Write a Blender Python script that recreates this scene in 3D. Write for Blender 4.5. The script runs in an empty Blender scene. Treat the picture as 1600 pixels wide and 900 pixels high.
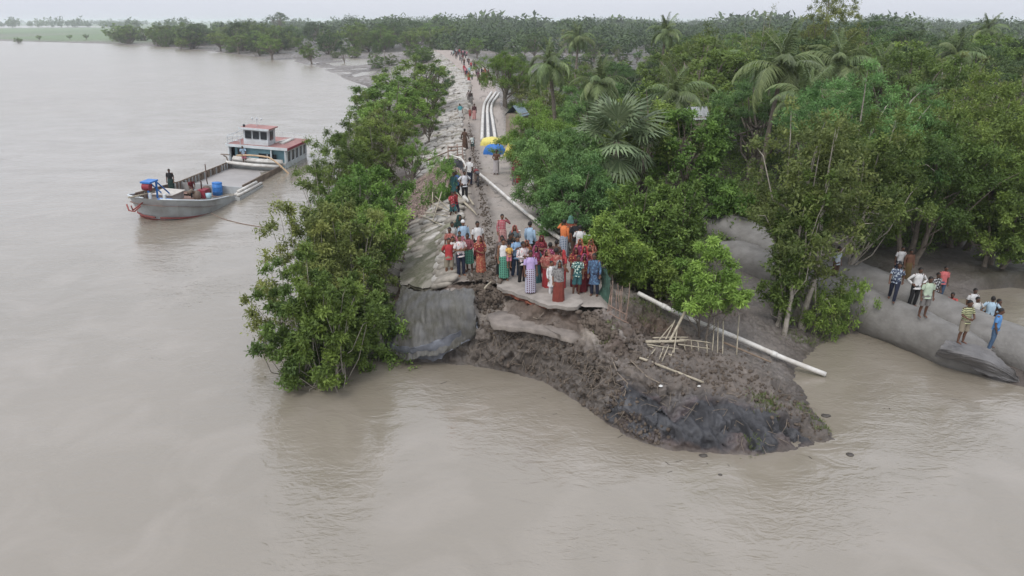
import bpy, bmesh, math, random
import numpy as np
from mathutils import Vector, Matrix, geometry
from mathutils.bvhtree import BVHTree

R = math.radians
sc = bpy.context.scene
col = sc.collection

# ------------------------------------------------------------------ camera
FPX, PITCH, CAMZ = 1081.0, R(21.1), 11.8
CT, ST = math.cos(PITCH), math.sin(PITCH)
cam = bpy.data.cameras.new('camera')
cam.sensor_width = 36.0
cam.lens = 36.0 * FPX / 1600
cam.clip_start = 0.1
cam.clip_end = 30000
camo = bpy.data.objects.new('camera', cam)
camo.location = (0, 0, CAMZ)
camo.rotation_euler = (R(90) - PITCH, 0, 0)
col.objects.link(camo)
sc.camera = camo

# ------------------------------------------------------------------ world: thin Nishita daylight under an overcast deck
w = bpy.data.worlds.new('World')
sc.world = w
w.use_nodes = True
nt = w.node_tree
nt.nodes.clear()
out = nt.nodes.new('ShaderNodeOutputWorld')
sky = nt.nodes.new('ShaderNodeTexSky')
sky.sky_type = 'NISHITA'
sky.sun_disc = False
sky.sun_elevation = R(55)
sky.sun_rotation = R(-150)
sky.air_density = 1.5
sky.dust_density = 4.0
bg1 = nt.nodes.new('ShaderNodeBackground')
bg1.inputs['Strength'].default_value = 0.05
hs = nt.nodes.new('ShaderNodeHueSaturation')
hs.inputs['Saturation'].default_value = 0.35
nt.links.new(sky.outputs[0], hs.inputs['Color'])
nt.links.new(hs.outputs[0], bg1.inputs['Color'])
tc = nt.nodes.new('ShaderNodeTexCoord')
mp = nt.nodes.new('ShaderNodeMapping')
mp.inputs['Scale'].default_value = (1.0, 1.0, 5.0)
nt.links.new(tc.outputs['Generated'], mp.inputs[0])
nz = nt.nodes.new('ShaderNodeTexNoise')
nz.inputs['Scale'].default_value = 1.6
nz.inputs['Detail'].default_value = 5
nt.links.new(mp.outputs[0], nz.inputs['Vector'])
cr = nt.nodes.new('ShaderNodeValToRGB')
cr.color_ramp.elements[0].position = 0.3
cr.color_ramp.elements[0].color = (0.70, 0.735, 0.83, 1)
cr.color_ramp.elements[1].position = 0.75
cr.color_ramp.elements[1].color = (0.80, 0.83, 0.91, 1)
nt.links.new(nz.outputs[0], cr.inputs[0])
bg2 = nt.nodes.new('ShaderNodeBackground')
bg2.inputs['Strength'].default_value = 0.92
nt.links.new(cr.outputs[0], bg2.inputs['Color'])
# an overcast deck is brighter overhead than at the horizon
sxyz = nt.nodes.new('ShaderNodeSeparateXYZ')
nt.links.new(tc.outputs['Generated'], sxyz.inputs[0])
mrz = nt.nodes.new('ShaderNodeMapRange')
mrz.inputs[3].default_value = 0.86
mrz.inputs[4].default_value = 1.45
nt.links.new(sxyz.outputs[2], mrz.inputs[0])
nt.links.new(mrz.outputs[0], bg2.inputs['Strength'])
add = nt.nodes.new('ShaderNodeAddShader')
nt.links.new(bg1.outputs[0], add.inputs[0])
nt.links.new(bg2.outputs[0], add.inputs[1])
nt.links.new(add.outputs[0], out.inputs['Surface'])

sun = bpy.data.lights.new('sun', 'SUN')
sun.energy = 1.4
sun.angle = R(18)
sun.color = (1.0, 0.97, 0.93)
suno = bpy.data.objects.new('sun', sun)
suno.rotation_euler = (R(35), 0, R(-30))
suno.location = (0, 0, 60)
col.objects.link(suno)

vs = sc.view_settings
vs.view_transform = 'Standard'
vs.look = 'None'
vs.exposure = 0.04
vs.gamma = 1.0
sc.cycles.max_bounces = 6
sc.cycles.transparent_max_bounces = 6
sc.cycles.volume_bounces = 2

# ------------------------------------------------------------------ pixel / ground helpers
def ray(u, v):
    a, b = (u - 800) / FPX, (450 - v) / FPX
    return np.array([a, CT + b * ST, -ST + b * CT])
def P(u, v, z=0.0):
    d = ray(u, v)
    t = (z - CAMZ) / d[2]
    return np.array([d[0] * t, d[1] * t, z])
def PY(u, v, Y):
    d = ray(u, v)
    t = Y / d[1]
    return np.array([d[0] * t, Y, CAMZ + d[2] * t])

def _h(i, j, k):
    n = (i * 73856093) ^ (j * 19349663) ^ (k * 83492791)
    n = n & 0x7fffffff
    n = (n * ((n * n * 15731 + 789221) & 0x7fffffff) + 1376312589) & 0x7fffffff
    return n / 0x7fffffff
def vnoise(p):
    p = np.asarray(p, float)
    i = np.floor(p).astype(np.int64)
    f = p - i
    f = f * f * (3 - 2 * f)
    r = 0
    for dx in (0, 1):
        for dy in (0, 1):
            for dz in (0, 1):
                wgt = (f[:, 0] if dx else 1 - f[:, 0]) * (f[:, 1] if dy else 1 - f[:, 1]) * (f[:, 2] if dz else 1 - f[:, 2])
                r = r + wgt * _h(i[:, 0] + dx, i[:, 1] + dy, i[:, 2] + dz)
    return r * 2 - 1
def cells(p, seed=0):
    p = np.asarray(p, float) + seed; b = np.floor(p).astype(np.int64); d1 = np.full(len(p), 9.0); d2 = d1.copy()
    for i in (-1, 0, 1):
        for j in (-1, 0, 1):
            for l in (-1, 0, 1):
                q = b + np.array([i, j, l]); o = np.stack([_h(q[:, 0], q[:, 1], q[:, 2] + 7 * k_) for k_ in (1, 2, 3)], 1)
                d = np.linalg.norm(q + o - p, axis=1); n1 = d < d1
                d2 = np.where(n1, d1, np.minimum(d2, d)); d1 = np.where(n1, d, d1)
    return d2 - d1
def fbm(p, octv=4, rough=0.5):
    p = np.asarray(p, float)
    a, s, t = 1.0, 0, 0
    for o in range(octv):
        s = s + a * vnoise(p * 2.03 ** o + 17.1 * o)
        t += a
        a *= rough
    return s / t

# ------------------------------------------------------------------ object helpers
def tag(o, label=None, cat=None, group=None, kind=None):
    if label: o['label'] = label
    if cat: o['category'] = cat
    if group: o['group'] = group
    if kind: o['kind'] = kind
    return o
def empty(name, loc, rz=0, label=None, cat=None, group=None, s=1.0):
    o = bpy.data.objects.new(name, None)
    col.objects.link(o)
    o.location = loc
    o.rotation_euler = (0, 0, rz)
    o.scale = (s, s, s)
    o.empty_display_size = 0.2
    return tag(o, label, cat, group)
def link(name, me, mat=None, parent=None, loc=None, rot=None, scale=None, slot=False):
    o = bpy.data.objects.new(name, me)
    col.objects.link(o)
    if parent: o.parent = parent
    if loc is not None: o.location = loc
    if rot is not None: o.rotation_euler = rot
    if scale is not None: o.scale = scale if hasattr(scale, '__len__') else (scale,) * 3
    if mat is not None:
        if not me.materials: me.materials.append(mat)
        elif me.materials[0] is not mat:
            o.material_slots[0].link = 'OBJECT'
            o.material_slots[0].material = mat
    return o
def copy_tree(o, parent=None):
    c = o.copy(); col.objects.link(c)
    if parent: c.parent = parent
    for ch in o.children:
        copy_tree(ch, c)
    return c

class MB:
    """collects shapes for one mesh"""
    def __init__(s): s.v, s.f, s.n = [], [], 0
    def add(s, V, F):
        s.v.append(np.asarray(V, float).reshape(-1, 3))
        s.f += [tuple(i + s.n for i in q) for q in F]
        s.n += len(s.v[-1])
        return s
    def box(s, c, d, rz=0, rot=None, taper=1.0):
        c = np.array(c, float); x, y, z = np.array(d, float) / 2
        V = np.array([[-x, -y, -z], [x, -y, -z], [x, y, -z], [-x, y, -z], [-x * taper, -y * taper, z], [x * taper, -y * taper, z], [x * taper, y * taper, z], [-x * taper, y * taper, z]])
        if rot is not None: V = V @ np.array(rot.to_matrix()).T if hasattr(rot, 'to_matrix') else V @ np.array(rot).T
        elif rz:
            k, q = math.cos(rz), math.sin(rz)
            V = V @ np.array([[k, q, 0], [-q, k, 0], [0, 0, 1]])
        return s.add(V + c, [(0, 3, 2, 1), (4, 5, 6, 7), (0, 1, 5, 4), (1, 2, 6, 5), (2, 3, 7, 6), (3, 0, 4, 7)])
    def tube(s, pts, rad, n=8, cap=True, xax=None, sq=2.0):
        pts = np.asarray(pts, float); m = len(pts)
        rad = np.asarray(rad, float)
        if rad.ndim == 0: rad = np.full((m, 2), float(rad))
        elif rad.ndim == 1: rad = np.stack([rad, rad], 1)
        V = []
        prev = np.array(xax, float) if xax is not None else None
        for i in range(m):
            t = pts[min(i + 1, m - 1)] - pts[max(i - 1, 0)]
            t = t / (np.linalg.norm(t) + 1e-9)
            if prev is None:
                prev = np.cross(t, [0, 0, 1.0]) if abs(t[2]) < .9 else np.cross(t, [0, 1.0, 0])
            ref = np.array(xax, float) if xax is not None else prev
            a = ref - t * ref.dot(t)
            if np.linalg.norm(a) < 1e-4: a = np.cross(t, [0.3, 1, 0.2])
            a /= np.linalg.norm(a)
            b = np.cross(t, a)
            prev = a
            th = np.arange(n) * 2 * math.pi / n
            ca, sa = np.cos(th), np.sin(th)
            if sq != 2.0:
                ca = np.sign(ca) * np.abs(ca) ** (2 / sq); sa = np.sign(sa) * np.abs(sa) ** (2 / sq)
            V.append(pts[i] + np.outer(ca * rad[i, 0], a) + np.outer(sa * rad[i, 1], b))
        V = np.concatenate(V)
        F = [(i * n + j, i * n + (j + 1) % n, (i + 1) * n + (j + 1) % n, (i + 1) * n + j) for i in range(m - 1) for j in range(n)]
        if cap:
            F.append(tuple(range(n - 1, -1, -1)))
            F.append(tuple((m - 1) * n + j for j in range(n)))
        return s.add(V, F)
    def ball(s, c, r, nu=12, nv=8, rot=None, v0=0.0, v1=1.0, e=1.0):
        r = np.array(r, float) * np.ones(3)
        V, F = [], []
        for i in range(nv + 1):
            ph = math.pi * (v0 + (v1 - v0) * i / nv)
            for j in range(nu):
                th = 2 * math.pi * j / nu
                q = np.array([math.sin(ph) * math.cos(th), math.sin(ph) * math.sin(th), math.cos(ph)])
                if e != 1.0: q = np.sign(q) * np.abs(q) ** e
                V.append(q * r)
        V = np.array(V)
        if rot is not None: V = V @ np.array(rot).T
        F = [(i * nu + j, (i + 1) * nu + j, (i + 1) * nu + (j + 1) % nu, i * nu + (j + 1) % nu) for i in range(nv) for j in range(nu)]
        return s.add(V + np.array(c, float), F)
    def mesh(s, name, smooth=False):
        me = bpy.data.meshes.new(name)
        me.from_pydata(np.concatenate(s.v).tolist(), [], s.f)
        if smooth: me.polygons.foreach_set('use_smooth', [True] * len(me.polygons))
        me.update()
        return me
    def build(s, name, mat, parent=None, smooth=False, **k):
        return link(name, s.mesh(name, smooth), mat, parent, **k)

def quads_mesh(name, V, F, tint=None, colr=None, smooth=False):
    V = np.asarray(V, np.float32); F = np.asarray(F, np.int32)
    me = bpy.data.meshes.new(name)
    k = F.shape[1]
    me.vertices.add(len(V)); me.vertices.foreach_set('co', V.ravel())
    me.loops.add(F.size); me.loops.foreach_set('vertex_index', F.ravel())
    me.polygons.add(len(F))
    me.polygons.foreach_set('loop_start', np.arange(0, F.size, k, dtype=np.int32))
    me.polygons.foreach_set('loop_total', np.full(len(F), k, dtype=np.int32))
    if smooth: me.polygons.foreach_set('use_smooth', np.ones(len(F), bool))
    if tint is not None:
        a = me.attributes.new('tint', 'FLOAT', 'POINT'); a.data.foreach_set('value', np.asarray(tint, np.float32))
    if colr is not None:
        a = me.attributes.new('Col', 'FLOAT_COLOR', 'POINT')
        c = np.ones((len(V), 4), np.float32); c[:, :3] = colr
        a.data.foreach_set('color', c.ravel())
    me.update(calc_edges=True)
    me.validate()
    return me

# ------------------------------------------------------------------ materials
class NB:
    def __init__(s, name):
        s.m = bpy.data.materials.new(name); s.m.use_nodes = True
        s.t = s.m.node_tree; s.b = s.t.nodes['Principled BSDF']; s.o = s.t.nodes['Material Output']
    def n(s, typ, **k):
        q = s.t.nodes.new('ShaderNode' + typ)
        for a, b in k.items():
            if a.startswith('_'): setattr(q, a[1:], b)
            else: q.inputs[a.replace('__', ' ')].default_value = b
        return q
    def l(s, a, b): s.t.links.new(a, b)
    def mix(s, fac, a, b, mode='MIX'):
        q = s.t.nodes.new('ShaderNodeMix'); q.data_type = 'RGBA'; q.blend_type = mode
        for i, x in ((0, fac), (6, a), (7, b)):
            if hasattr(x, 'is_linked'): s.l(x, q.inputs[i])
            elif i: q.inputs[i].default_value = (*x, 1)
            else: q.inputs[i].default_value = x
        return q.outputs[2]
    def ramp(s, x, a, b):
        q = s.n('MapRange'); q.inputs[1].default_value = a; q.inputs[2].default_value = b
        s.l(x, q.inputs[0]); return q.outputs[0]

def pm(name, c, rough=.8, var=.25, scale=4.0, bump=.3, c2=None, metal=0.0, detail=6, coord='Object', bscale=None, spec=.3, bd=.02):
    k = NB(name)
    t = k.n('TexCoord')
    n1 = k.n('TexNoise', Scale=scale, Detail=detail, Roughness=.6); k.l(t.outputs[coord], n1.inputs['Vector'])
    f = k.ramp(n1.outputs[0], .3, .7)
    lo = c2 if c2 else tuple(x * (1 - var) for x in c)
    hi = c if c2 else tuple(min(1, x * (1 + var)) for x in c)
    k.l(k.mix(f, lo, hi), k.b.inputs['Base Color'])
    k.b.inputs['Roughness'].default_value = rough
    k.b.inputs['Metallic'].default_value = metal
    k.b.inputs['Specular IOR Level'].default_value = spec
    if bump:
        n2 = k.n('TexNoise', Scale=bscale or scale * 4, Detail=4); k.l(t.outputs[coord], n2.inputs['Vector'])
        bp = k.n('Bump', Strength=bump, Distance=bd); k.l(n2.outputs[0], bp.inputs['Height']); k.l(bp.outputs[0], k.b.inputs['Normal'])
    return k.m

def leaf_mat(name, dark, light, trans=.35, rough=.55, hue=.014):
    k = NB(name)
    a = k.n('Attribute', _attribute_name='tint')
    oi = k.n('ObjectInfo')
    c = k.mix(a.outputs['Fac'], dark, light)
    h = k.n('HueSaturation')
    mr = k.n('MapRange'); mr.inputs[3].default_value = .5 - hue; mr.inputs[4].default_value = .5 + hue
    k.l(oi.outputs['Random'], mr.inputs[0]); k.l(mr.outputs[0], h.inputs['Hue'])
    m2 = k.n('MapRange'); m2.inputs[3].default_value = .72; m2.inputs[4].default_value = 1.25
    wn = k.n('TexWhiteNoise', _noise_dimensions='1D'); k.l(oi.outputs['Random'], wn.inputs['W'])
    k.l(wn.outputs[0], m2.inputs[0]); k.l(m2.outputs[0], h.inputs['Value'])
    k.l(c, h.inputs['Color'])
    k.l(h.outputs[0], k.b.inputs['Base Color'])
    k.b.inputs['Roughness'].default_value = rough
    k.b.inputs['Specular IOR Level'].default_value = .3
    tr = k.n('BsdfTranslucent'); k.l(h.outputs[0], tr.inputs[0])
    mx = k.n('MixShader'); mx.inputs[0].default_value = trans
    k.l(k.b.outputs[0], mx.inputs[1]); k.l(tr.outputs[0], mx.inputs[2]); k.l(mx.outputs[0], k.o.inputs[0])
    return k.m

M = {}
M['bark'] = pm('bark', (.16, .135, .11), .9, .35, 6, .6)
M['bark_pale'] = pm('pale bark', (.30, .27, .23), .9, .3, 6, .5)
M['bamboo'] = pm('dry bamboo', (.33, .29, .22), .7, .3, 5, .2)
M['bamboo_dark'] = pm('weathered bamboo', (.19, .13, .10), .8, .3, 5, .2)
M['wood'] = pm('rough wood', (.2, .15, .11), .85, .3, 5, .4)
M['straw'] = pm('dry palm thatch', (.36, .275, .23), .9, .3, 5, .4, c2=(.09, .06, .05))
M['bag'] = pm('grey sand bag cloth', (.235, .212, .18), .85, .3, 5, .5, bscale=60)
M['bag_pale'] = pm('pale sand bag cloth', (.36, .34, .31), .85, .25, 5, .5, bscale=60)
M['bag_moss'] = pm('mossy sand bag cloth', (.2, .195, .14), .9, .35, 5, .5, bscale=60)
M['white_pipe'] = pm('muddy white plastic pipe', (.64, .63, .60), .5, .1, 2.2, .05, c2=(.40, .37, .33))
M['steel'] = pm('rusty steel', (.14, .10, .085), .7, .4, 5, .3)
M['geo'] = pm('geotextile', (.222, .213, .20), .55, .1, 1.1, .8, c2=(.115, .108, .098), bscale=11)
M['stone'] = pm('boulder stone', (.2, .18, .16), .9, .25, 4, .8)
M['brick'] = pm('red brick', (.25, .085, .052), .9, .35, 8, .4)
M['slab'] = pm('pale road concrete', (.27, .243, .217), .9, .28, 2.2, .6, bscale=40)
M['block'] = pm('stained concrete block', (.2, .18, .15), .9, .3, 3, .5)
M['root'] = pm('pale roots', (.20, .165, .13), .9, .3, 9, .2)
# ------------------------------------------------------------------ terrain: one sheet, triangulated from surveyed points, refined and roughened
RZ = 2.6
MUD, SOIL, CLAY, FLOOR, ROADC, FIELD, WET, TOPS, PALE = ((.155, .138, .125), (.088, .060, .044), (.060, .061, .068), (.05, .045, .032), (.22, .195, .175), (.10, .16, .055), (.085, .072, .062), (.125, .105, .09), (.24, .21, .18))
LE = [(700, 452), (704, 430), (710, 400), (714, 370), (718, 340), (722, 310), (722, 280), (718, 240), (718, 210), (722, 180), (728, 150), (728, 130), (714, 112), (700, 98), (688, 88), (672, 78)]
RE = [(958, 508), (955, 480), (944, 440), (925, 410), (900, 375), (872, 340), (844, 305), (820, 270), (804, 240), (794, 210), (788, 180), (782, 155), (774, 130), (764, 112), (747, 98), (727, 88), (705, 78)]
pts, cdt_e = [], []
def tp(p, c, amp=.05):
    pts.append((*p[:3], *c, amp)); return len(pts) - 1
def tl(px, z, c, amp=.05, brk=True):
    ids = []
    for i, q in enumerate(px):
        zz = q[2] if len(q) > 2 else z
        ids.append(tp(P(q[0], q[1], zz), c, amp))
    if brk: cdt_e.extend(zip(ids[:-1], ids[1:]))
    return ids
def dens(px, step):
    o = [px[0]]
    for a, b in zip(px[:-1], px[1:]):
        pa, pb = P(a[0], a[1], a[2] if len(a) > 2 else 1), P(b[0], b[1], b[2] if len(b) > 2 else 1)
        k = max(1, int(np.linalg.norm(pb - pa) / step))
        for i in range(1, k + 1):
            t = i / k
            o.append(tuple(np.array(a) * (1 - t) + np.array(b) * t))
    return o
tl(LE, RZ - .08, ROADC, .02)
tl(RE, RZ - .08, ROADC, .02)
# road end and crest of broken edge
tl([(700, 452, 2.5), (735, 448, 2.45), (760, 452, 2.4), (783, 455, 2.5), (822, 463, 2.5), (850, 477, 2.5), (905, 481, 2.5), (915, 492, 2.5), (935, 503, 2.5), (958, 508, 2.5)], 0, SOIL, .05)
tp(P(870, 440, 2.5), ROADC, .02); tp(P(760, 400, 2.5), ROADC, .04); tp(P(820, 400, 2.5), ROADC, .02)
# ledge under the slab
tl([(745, 492, 1.7), (765, 485, 1.8), (785, 481, 1.85), (850, 492, 1.85), (903, 502, 1.9), (925, 522, 2.1), (950, 532, 2.05)], 0, PALE, .05)
tl([(748, 512, 1.5), (765, 507, 1.65), (800, 512, 1.7), (850, 518, 1.7), (888, 532, 1.7), (912, 540, 1.75), (930, 548, 1.85)], 0, TOPS, .06)
# cliff foot
front = [(598, 560), (640, 566), (690, 566), (740, 572), (800, 582), (850, 597), (900, 626), (940, 656), (980, 681), (1040, 702), (1100, 708), (1180, 711), (1240, 703), (1306, 687), (1292, 665), (1264, 640), (1258, 615), (1242, 595), (1242, 575), (1266, 552), (1292, 530), (1330, 522)]
tl(dens(front, .35), 0, WET, .07)
for u, v, z, c in [(1010, 664, .55, CLAY), (1060, 672, .5, CLAY), (1120, 682, .4, CLAY), (1190, 690, .3, CLAY), (1250, 690, .15, CLAY)]:
    tp(P(u, v, z), c, .12)
tl([(930, 548, 1.9), (960, 567, 1.78), (1000, 592, 1.55), (1030, 602, 1.45), (1100, 604, 1.25), (1150, 608, 1.1), (1200, 628, .85), (1250, 653, .5), (1290, 676, .16)], 0, TOPS, .08)
for u, v, z, c in [(985, 612, 1.2, CLAY), (1030, 630, 1.1, CLAY), (1100, 632, .95, CLAY), (1150, 640, .8, CLAY), (1200, 655, .6, CLAY), (1245, 672, .35, CLAY)]:
    tp(P(u, v, z), c, .14)
for u, v, z, c, a in [(960, 530, 2.15, SOIL, .1), (1000, 552, 1.75, TOPS, .08), (1050, 568, 1.45, TOPS, .08), (1100, 574, 1.2, TOPS, .08), (1150, 578, .95, TOPS, .07), (1200, 595, .65, TOPS, .06), (1240, 622, .35, WET, .05),
                      (985, 505, 1.9, SOIL, .1), (1005, 530, 1.6, TOPS, .1), (1050, 515, 1.2, SOIL, .08), (1100, 530, .9, MUD, .05), (1150, 545, .6, MUD, .03), (1205, 560, .4, MUD, .02), (1225, 590, .2, MUD, .02),
                      (1180, 500, .55, MUD, .03), (1180, 455, .7, MUD, .03), (1240, 505, .4, MUD, .02), (1290, 510, .2, WET, .02), (1250, 470, .5, MUD, .02), (1120, 470, .8, SOIL, .05),
                      (1400, 470, .3, MUD, .02), (1450, 440, .35, MUD, .02), (1500, 445, .3, MUD, .02), (1420, 400, .5, MUD, .02), (1500, 400, .5, MUD, .02), (1350, 400, .6, FLOOR, .03),
                      (1540, 430, .6, FLOOR, .04), (1600, 425, .6, FLOOR, .04), (1800, 420, .6, FLOOR, .04), (1560, 470, -.5, WET, .0), (1610, 475, -.5, WET, .0), (1560, 500, -.5, WET, .0), (1650, 500, -.5, WET, 0), (1900, 540, -.5, WET, 0), (1530, 490, -.3, WET, 0)]:
    tp(P(u, v, z), c, a)
# shore under the geotubes and on to the right
tl([(1345, 520), (1400, 537), (1470, 560), (1540, 590), (1600, 605), (1700, 640), (1900, 700)], 0, WET, .02)
tl([(1345, 500, .3), (1400, 512, .3), (1470, 535, .3), (1540, 560, .2), (1600, 580, .2), (1700, 610, .1), (1900, 660, .1)], 0, WET, .02)
# left embankment foot
toe = [(598, 560), (583, 524), (570, 482), (556, 440), (545, 400), (538, 360), (534, 320), (530, 280), (535, 245), (545, 210), (560, 180), (573, 158), (582, 145), (572, 134), (540, 124), (528, 117), (500, 106), (468, 98), (410, 90), (330, 80), (240, 72), (170, 68.5), (80, 66), (0, 64), (-200, 63), (-500, 62)]
tl(dens(toe[:14], .8), 0, WET, .06)
tl(toe[13:], 0, MUD, .08)
for u, v, z in [(640, 520, 1.0), (650, 480, 1.35), (640, 440, 1.4), (632, 400, 1.4), (628, 360, 1.4), (628, 320, 1.35), (625, 280, 1.35), (630, 240, 1.3), (640, 200, 1.3), (650, 170, 1.3), (656, 150, 1.3)]:
    tp(P(u, v, z), SOIL, .06)
for u, v, z, c in [(560, 118, .12, WET), (600, 108, .05, WET), (640, 100, .5, MUD), (600, 92, .1, WET), (540, 100, .06, WET), (500, 92, .08, WET), (560, 86, .5, MUD), (450, 88, .3, MUD), (400, 82, .5, FLOOR), (330, 76, .5, FLOOR), (240, 69, .5, MUD), (600, 130, .5, MUD),
                   (150, 65.5, .5, MUD), (0, 61.5, .5, MUD), (-400, 60, .5, MUD), (100, 62, .8, FIELD), (0, 60, .8, FIELD), (-500, 58, .8, FIELD), (200, 62, .9, FIELD), (500, 78, .8, FLOOR), (620, 78, 1, FLOOR)]:
    tp(P(u, v, z), c, .42 if c != FIELD and u > 440 and z < .2 else .1 if c != FIELD else .02)
# ground right of the road
rt = [(1015, 480, 1.5), (985, 430, 1.5), (960, 395, 1.3), (930, 358, 1.2), (900, 323, 1.2), (872, 288, 1.2), (848, 256, 1.2), (832, 226, 1.2), (820, 198, 1.2), (808, 168, 1.2), (798, 144, 1.2), (788, 121, 1.2), (768, 104, 1.2), (748, 92, 1.2), (722, 82, 1.2)]
tl(rt, 0, FLOOR, .1, False)
for u, v in [(1100, 350), (1200, 300), (1400, 330), (1700, 330), (1000, 250), (1300, 220), (1700, 220), (900, 150), (1200, 130), (1700, 130), (1100, 90), (1700, 90), (900, 70), (500, 65), (750, 65), (1300, 60), (1900, 60)]:
    tp(P(u, v, 1.0), FLOOR, .12)
for X, Y, z, c in [(-60, 8, -2.5, WET), (60, 8, -2.5, WET), (0, 6, -2.5, WET), (-60, 40, -3, WET), (-30, 30, -3, WET), (-30, 80, -3, WET), (-90, 150, -3, WET), (-60, 100, -3, WET), (-200, 250, -3, WET), (-500, 300, -3, WET), (-2500, 300, -3, WET), (-2500, -300, -3, WET), (2500, -300, -3, WET), (2500, 20, -1, WET), (60, 20, -.5, WET),
                   (2500, 120, 1, FLOOR), (-9000, 9000, 1, FIELD), (9000, 9000, 1, FIELD), (0, 9000, 1, FIELD), (-9000, 500, .8, FIELD), (9000, 500, 1, FLOOR), (9000, -400, -3, WET), (-9000, -400, -3, WET),
                   (-200, 2000, 1, FIELD), (600, 2000, 1, FIELD), (0, 800, 1, FLOOR), (-700, 900, 1, FIELD), (-400, 800, .9, FIELD), (300, 700, 1, FLOOR), (250, 380, 1, FLOOR)]:
    tp((X, Y, z), c, .1 if c == FLOOR else .02)
# river bed a little off the shore
def offset(px, d, z, c, sgn):
    q = [P(a[0], a[1], 0)[:2] for a in px]
    for i in range(1, len(q) - 1):
        t = q[i + 1] - q[i - 1]; t /= np.linalg.norm(t)
        n = np.array([t[1], -t[0]]) * sgn
        dd = d if q[i][1] < 60 else d * 6
        a = q[i] + n * dd
        tp((a[0], a[1], z), c, .02)
offset(front[:19], .9, -.9, WET, 1)
offset(toe[:14], 1.5, -1.2, WET, -1)
offset(toe[14:], 2.0, -.8, WET, -1)
offset([(1345, 520), (1400, 537), (1470, 560), (1540, 590), (1600, 605), (1700, 640)], .8, -.8, WET, 1)

res = geometry.delaunay_2d_cdt([Vector((p[0], p[1])) for p in pts], cdt_e, [], 0, 1e-4)
PA = np.array(pts)
TV = []
for i, v in enumerate(res[0]):
    og = res[3][i]
    if og: TV.append(PA[og[0]])
    else:
        d = np.hypot(PA[:, 0] - v.x, PA[:, 1] - v.y); j = np.argsort(d)[:2]
        wg = 1 / (d[j] + 1e-6); q = (PA[j] * wg[:, None]).sum(0) / wg.sum()
        q[0], q[1] = v.x, v.y; TV.append(q)
TV = np.array(TV); TF = np.array([f for f in res[2] if len(f) == 3])
CAMP = np.array([0, 0, CAMZ])
def refine(V, F, thr, maxit=16):
    for it in range(maxit):
        E = np.sort(np.concatenate([F[:, [0, 1]], F[:, [1, 2]], F[:, [2, 0]]]), 1)
        key = E[:, 0].astype(np.int64) * (len(V) + 1) + E[:, 1]
        uk, inv = np.unique(key, return_inverse=True)
        a, b = uk // (len(V) + 1), uk % (len(V) + 1)
        L = np.linalg.norm(V[a, :3] - V[b, :3], axis=1)
        mid = (V[a] + V[b]) / 2
        mk = L > thr(mid)
        if not mk.any(): break
        idx = np.full(len(uk), -1); idx[mk] = len(V) + np.arange(mk.sum())
        V = np.concatenate([V, mid[mk]])
        n = len(F)
        m = idx[inv].reshape(3, n).T          # midpoint id of edges 01,12,20
        c = (m >= 0).sum(1)
        outF = [F[c == 0]]
        f3, m3 = F[c == 3], m[c == 3]
        outF += [np.stack([f3[:, 0], m3[:, 0], m3[:, 2]], 1), np.stack([m3[:, 0], f3[:, 1], m3[:, 1]], 1), np.stack([m3[:, 2], m3[:, 1], f3[:, 2]], 1), m3]
        for r in range(3):
            e0, e1, e2 = r, (r + 1) % 3, (r + 2) % 3
            s = (c == 1) & (m[:, e0] >= 0)
            f, mm = F[s], m[s]
            outF += [np.stack([f[:, e0], mm[:, e0], f[:, e2]], 1), np.stack([mm[:, e0], f[:, e1], f[:, e2]], 1)]
            s = (c == 2) & (m[:, e2] < 0)
            f, mm = F[s], m[s]
            outF += [np.stack([f[:, e0], mm[:, e0], mm[:, e1]], 1), np.stack([mm[:, e0], f[:, e1], mm[:, e1]], 1), np.stack([f[:, e0], mm[:, e1], f[:, e2]], 1)]
        F = np.concatenate(outF)
    return V, F
def thr(m):
    d = np.linalg.norm(m[:, :3] - CAMP, axis=1)
    k = np.full(len(m), .0037)
    inv = np.abs(m[:, 0]) > m[:, 1] * .62 + 14
    k[m[:, 1] > 28] = .011
    k[m[:, 1] > 45] = .02
    k[(m[:, 0] > 12)] = .012
    k[m[:, 1] > 120] = .03
    k[(m[:, 2] < -.25)] = .06
    k[inv] = .25
    return np.maximum(.075, k * d)
TV, TF = refine(TV, TF, thr)
# consistent upward faces
e1 = TV[TF[:, 1], :3] - TV[TF[:, 0], :3]; e2 = TV[TF[:, 2], :3] - TV[TF[:, 0], :3]
nz_ = e1[:, 0] * e2[:, 1] - e1[:, 1] * e2[:, 0]
TF[nz_ < 0] = TF[nz_ < 0][:, ::-1]
fn = np.cross(TV[TF[:, 1], :3] - TV[TF[:, 0], :3], TV[TF[:, 2], :3] - TV[TF[:, 0], :3])
vn = np.zeros((len(TV), 3))
for k_ in range(3): np.add.at(vn, TF[:, k_], fn)
vn /= np.linalg.norm(vn, axis=1)[:, None] + 1e-9
p3 = TV[:, :3].copy(); amp = TV[:, 6]
clay = np.clip((.080 - TV[:, 3] + .022 * fbm(p3 * 1.6 + 31, 4)) / .008, 0, 1) * (p3[:, 1] < 22) * (p3[:, 0] > 1)
n_big = fbm(p3 * 1.3, 4)
n_sml = fbm(p3 * 4.5, 3)
ridge = 1 - np.abs(fbm(np.stack([p3[:, 0] * 1.5 + p3[:, 1] * .6, p3[:, 1] * .6 - p3[:, 0] * .3, p3[:, 2] * .7], 1) * 1.3, 4)) * 2.4
ridge2 = 1 - np.abs(fbm(np.stack([p3[:, 0] + p3[:, 1] * .8, p3[:, 1] * .5, p3[:, 2] * .5], 1) * 3.6, 3)) * 2.2
nearm = (p3[:, 1] < 26) & (p3[:, 0] > -3)
n_flat = fbm(p3 * np.array([.09, .03, .1]) + 3, 4)
disp = np.where(amp > .25, amp * n_flat * 1.6, amp * (n_big * 1.1 + n_sml * .8))
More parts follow.
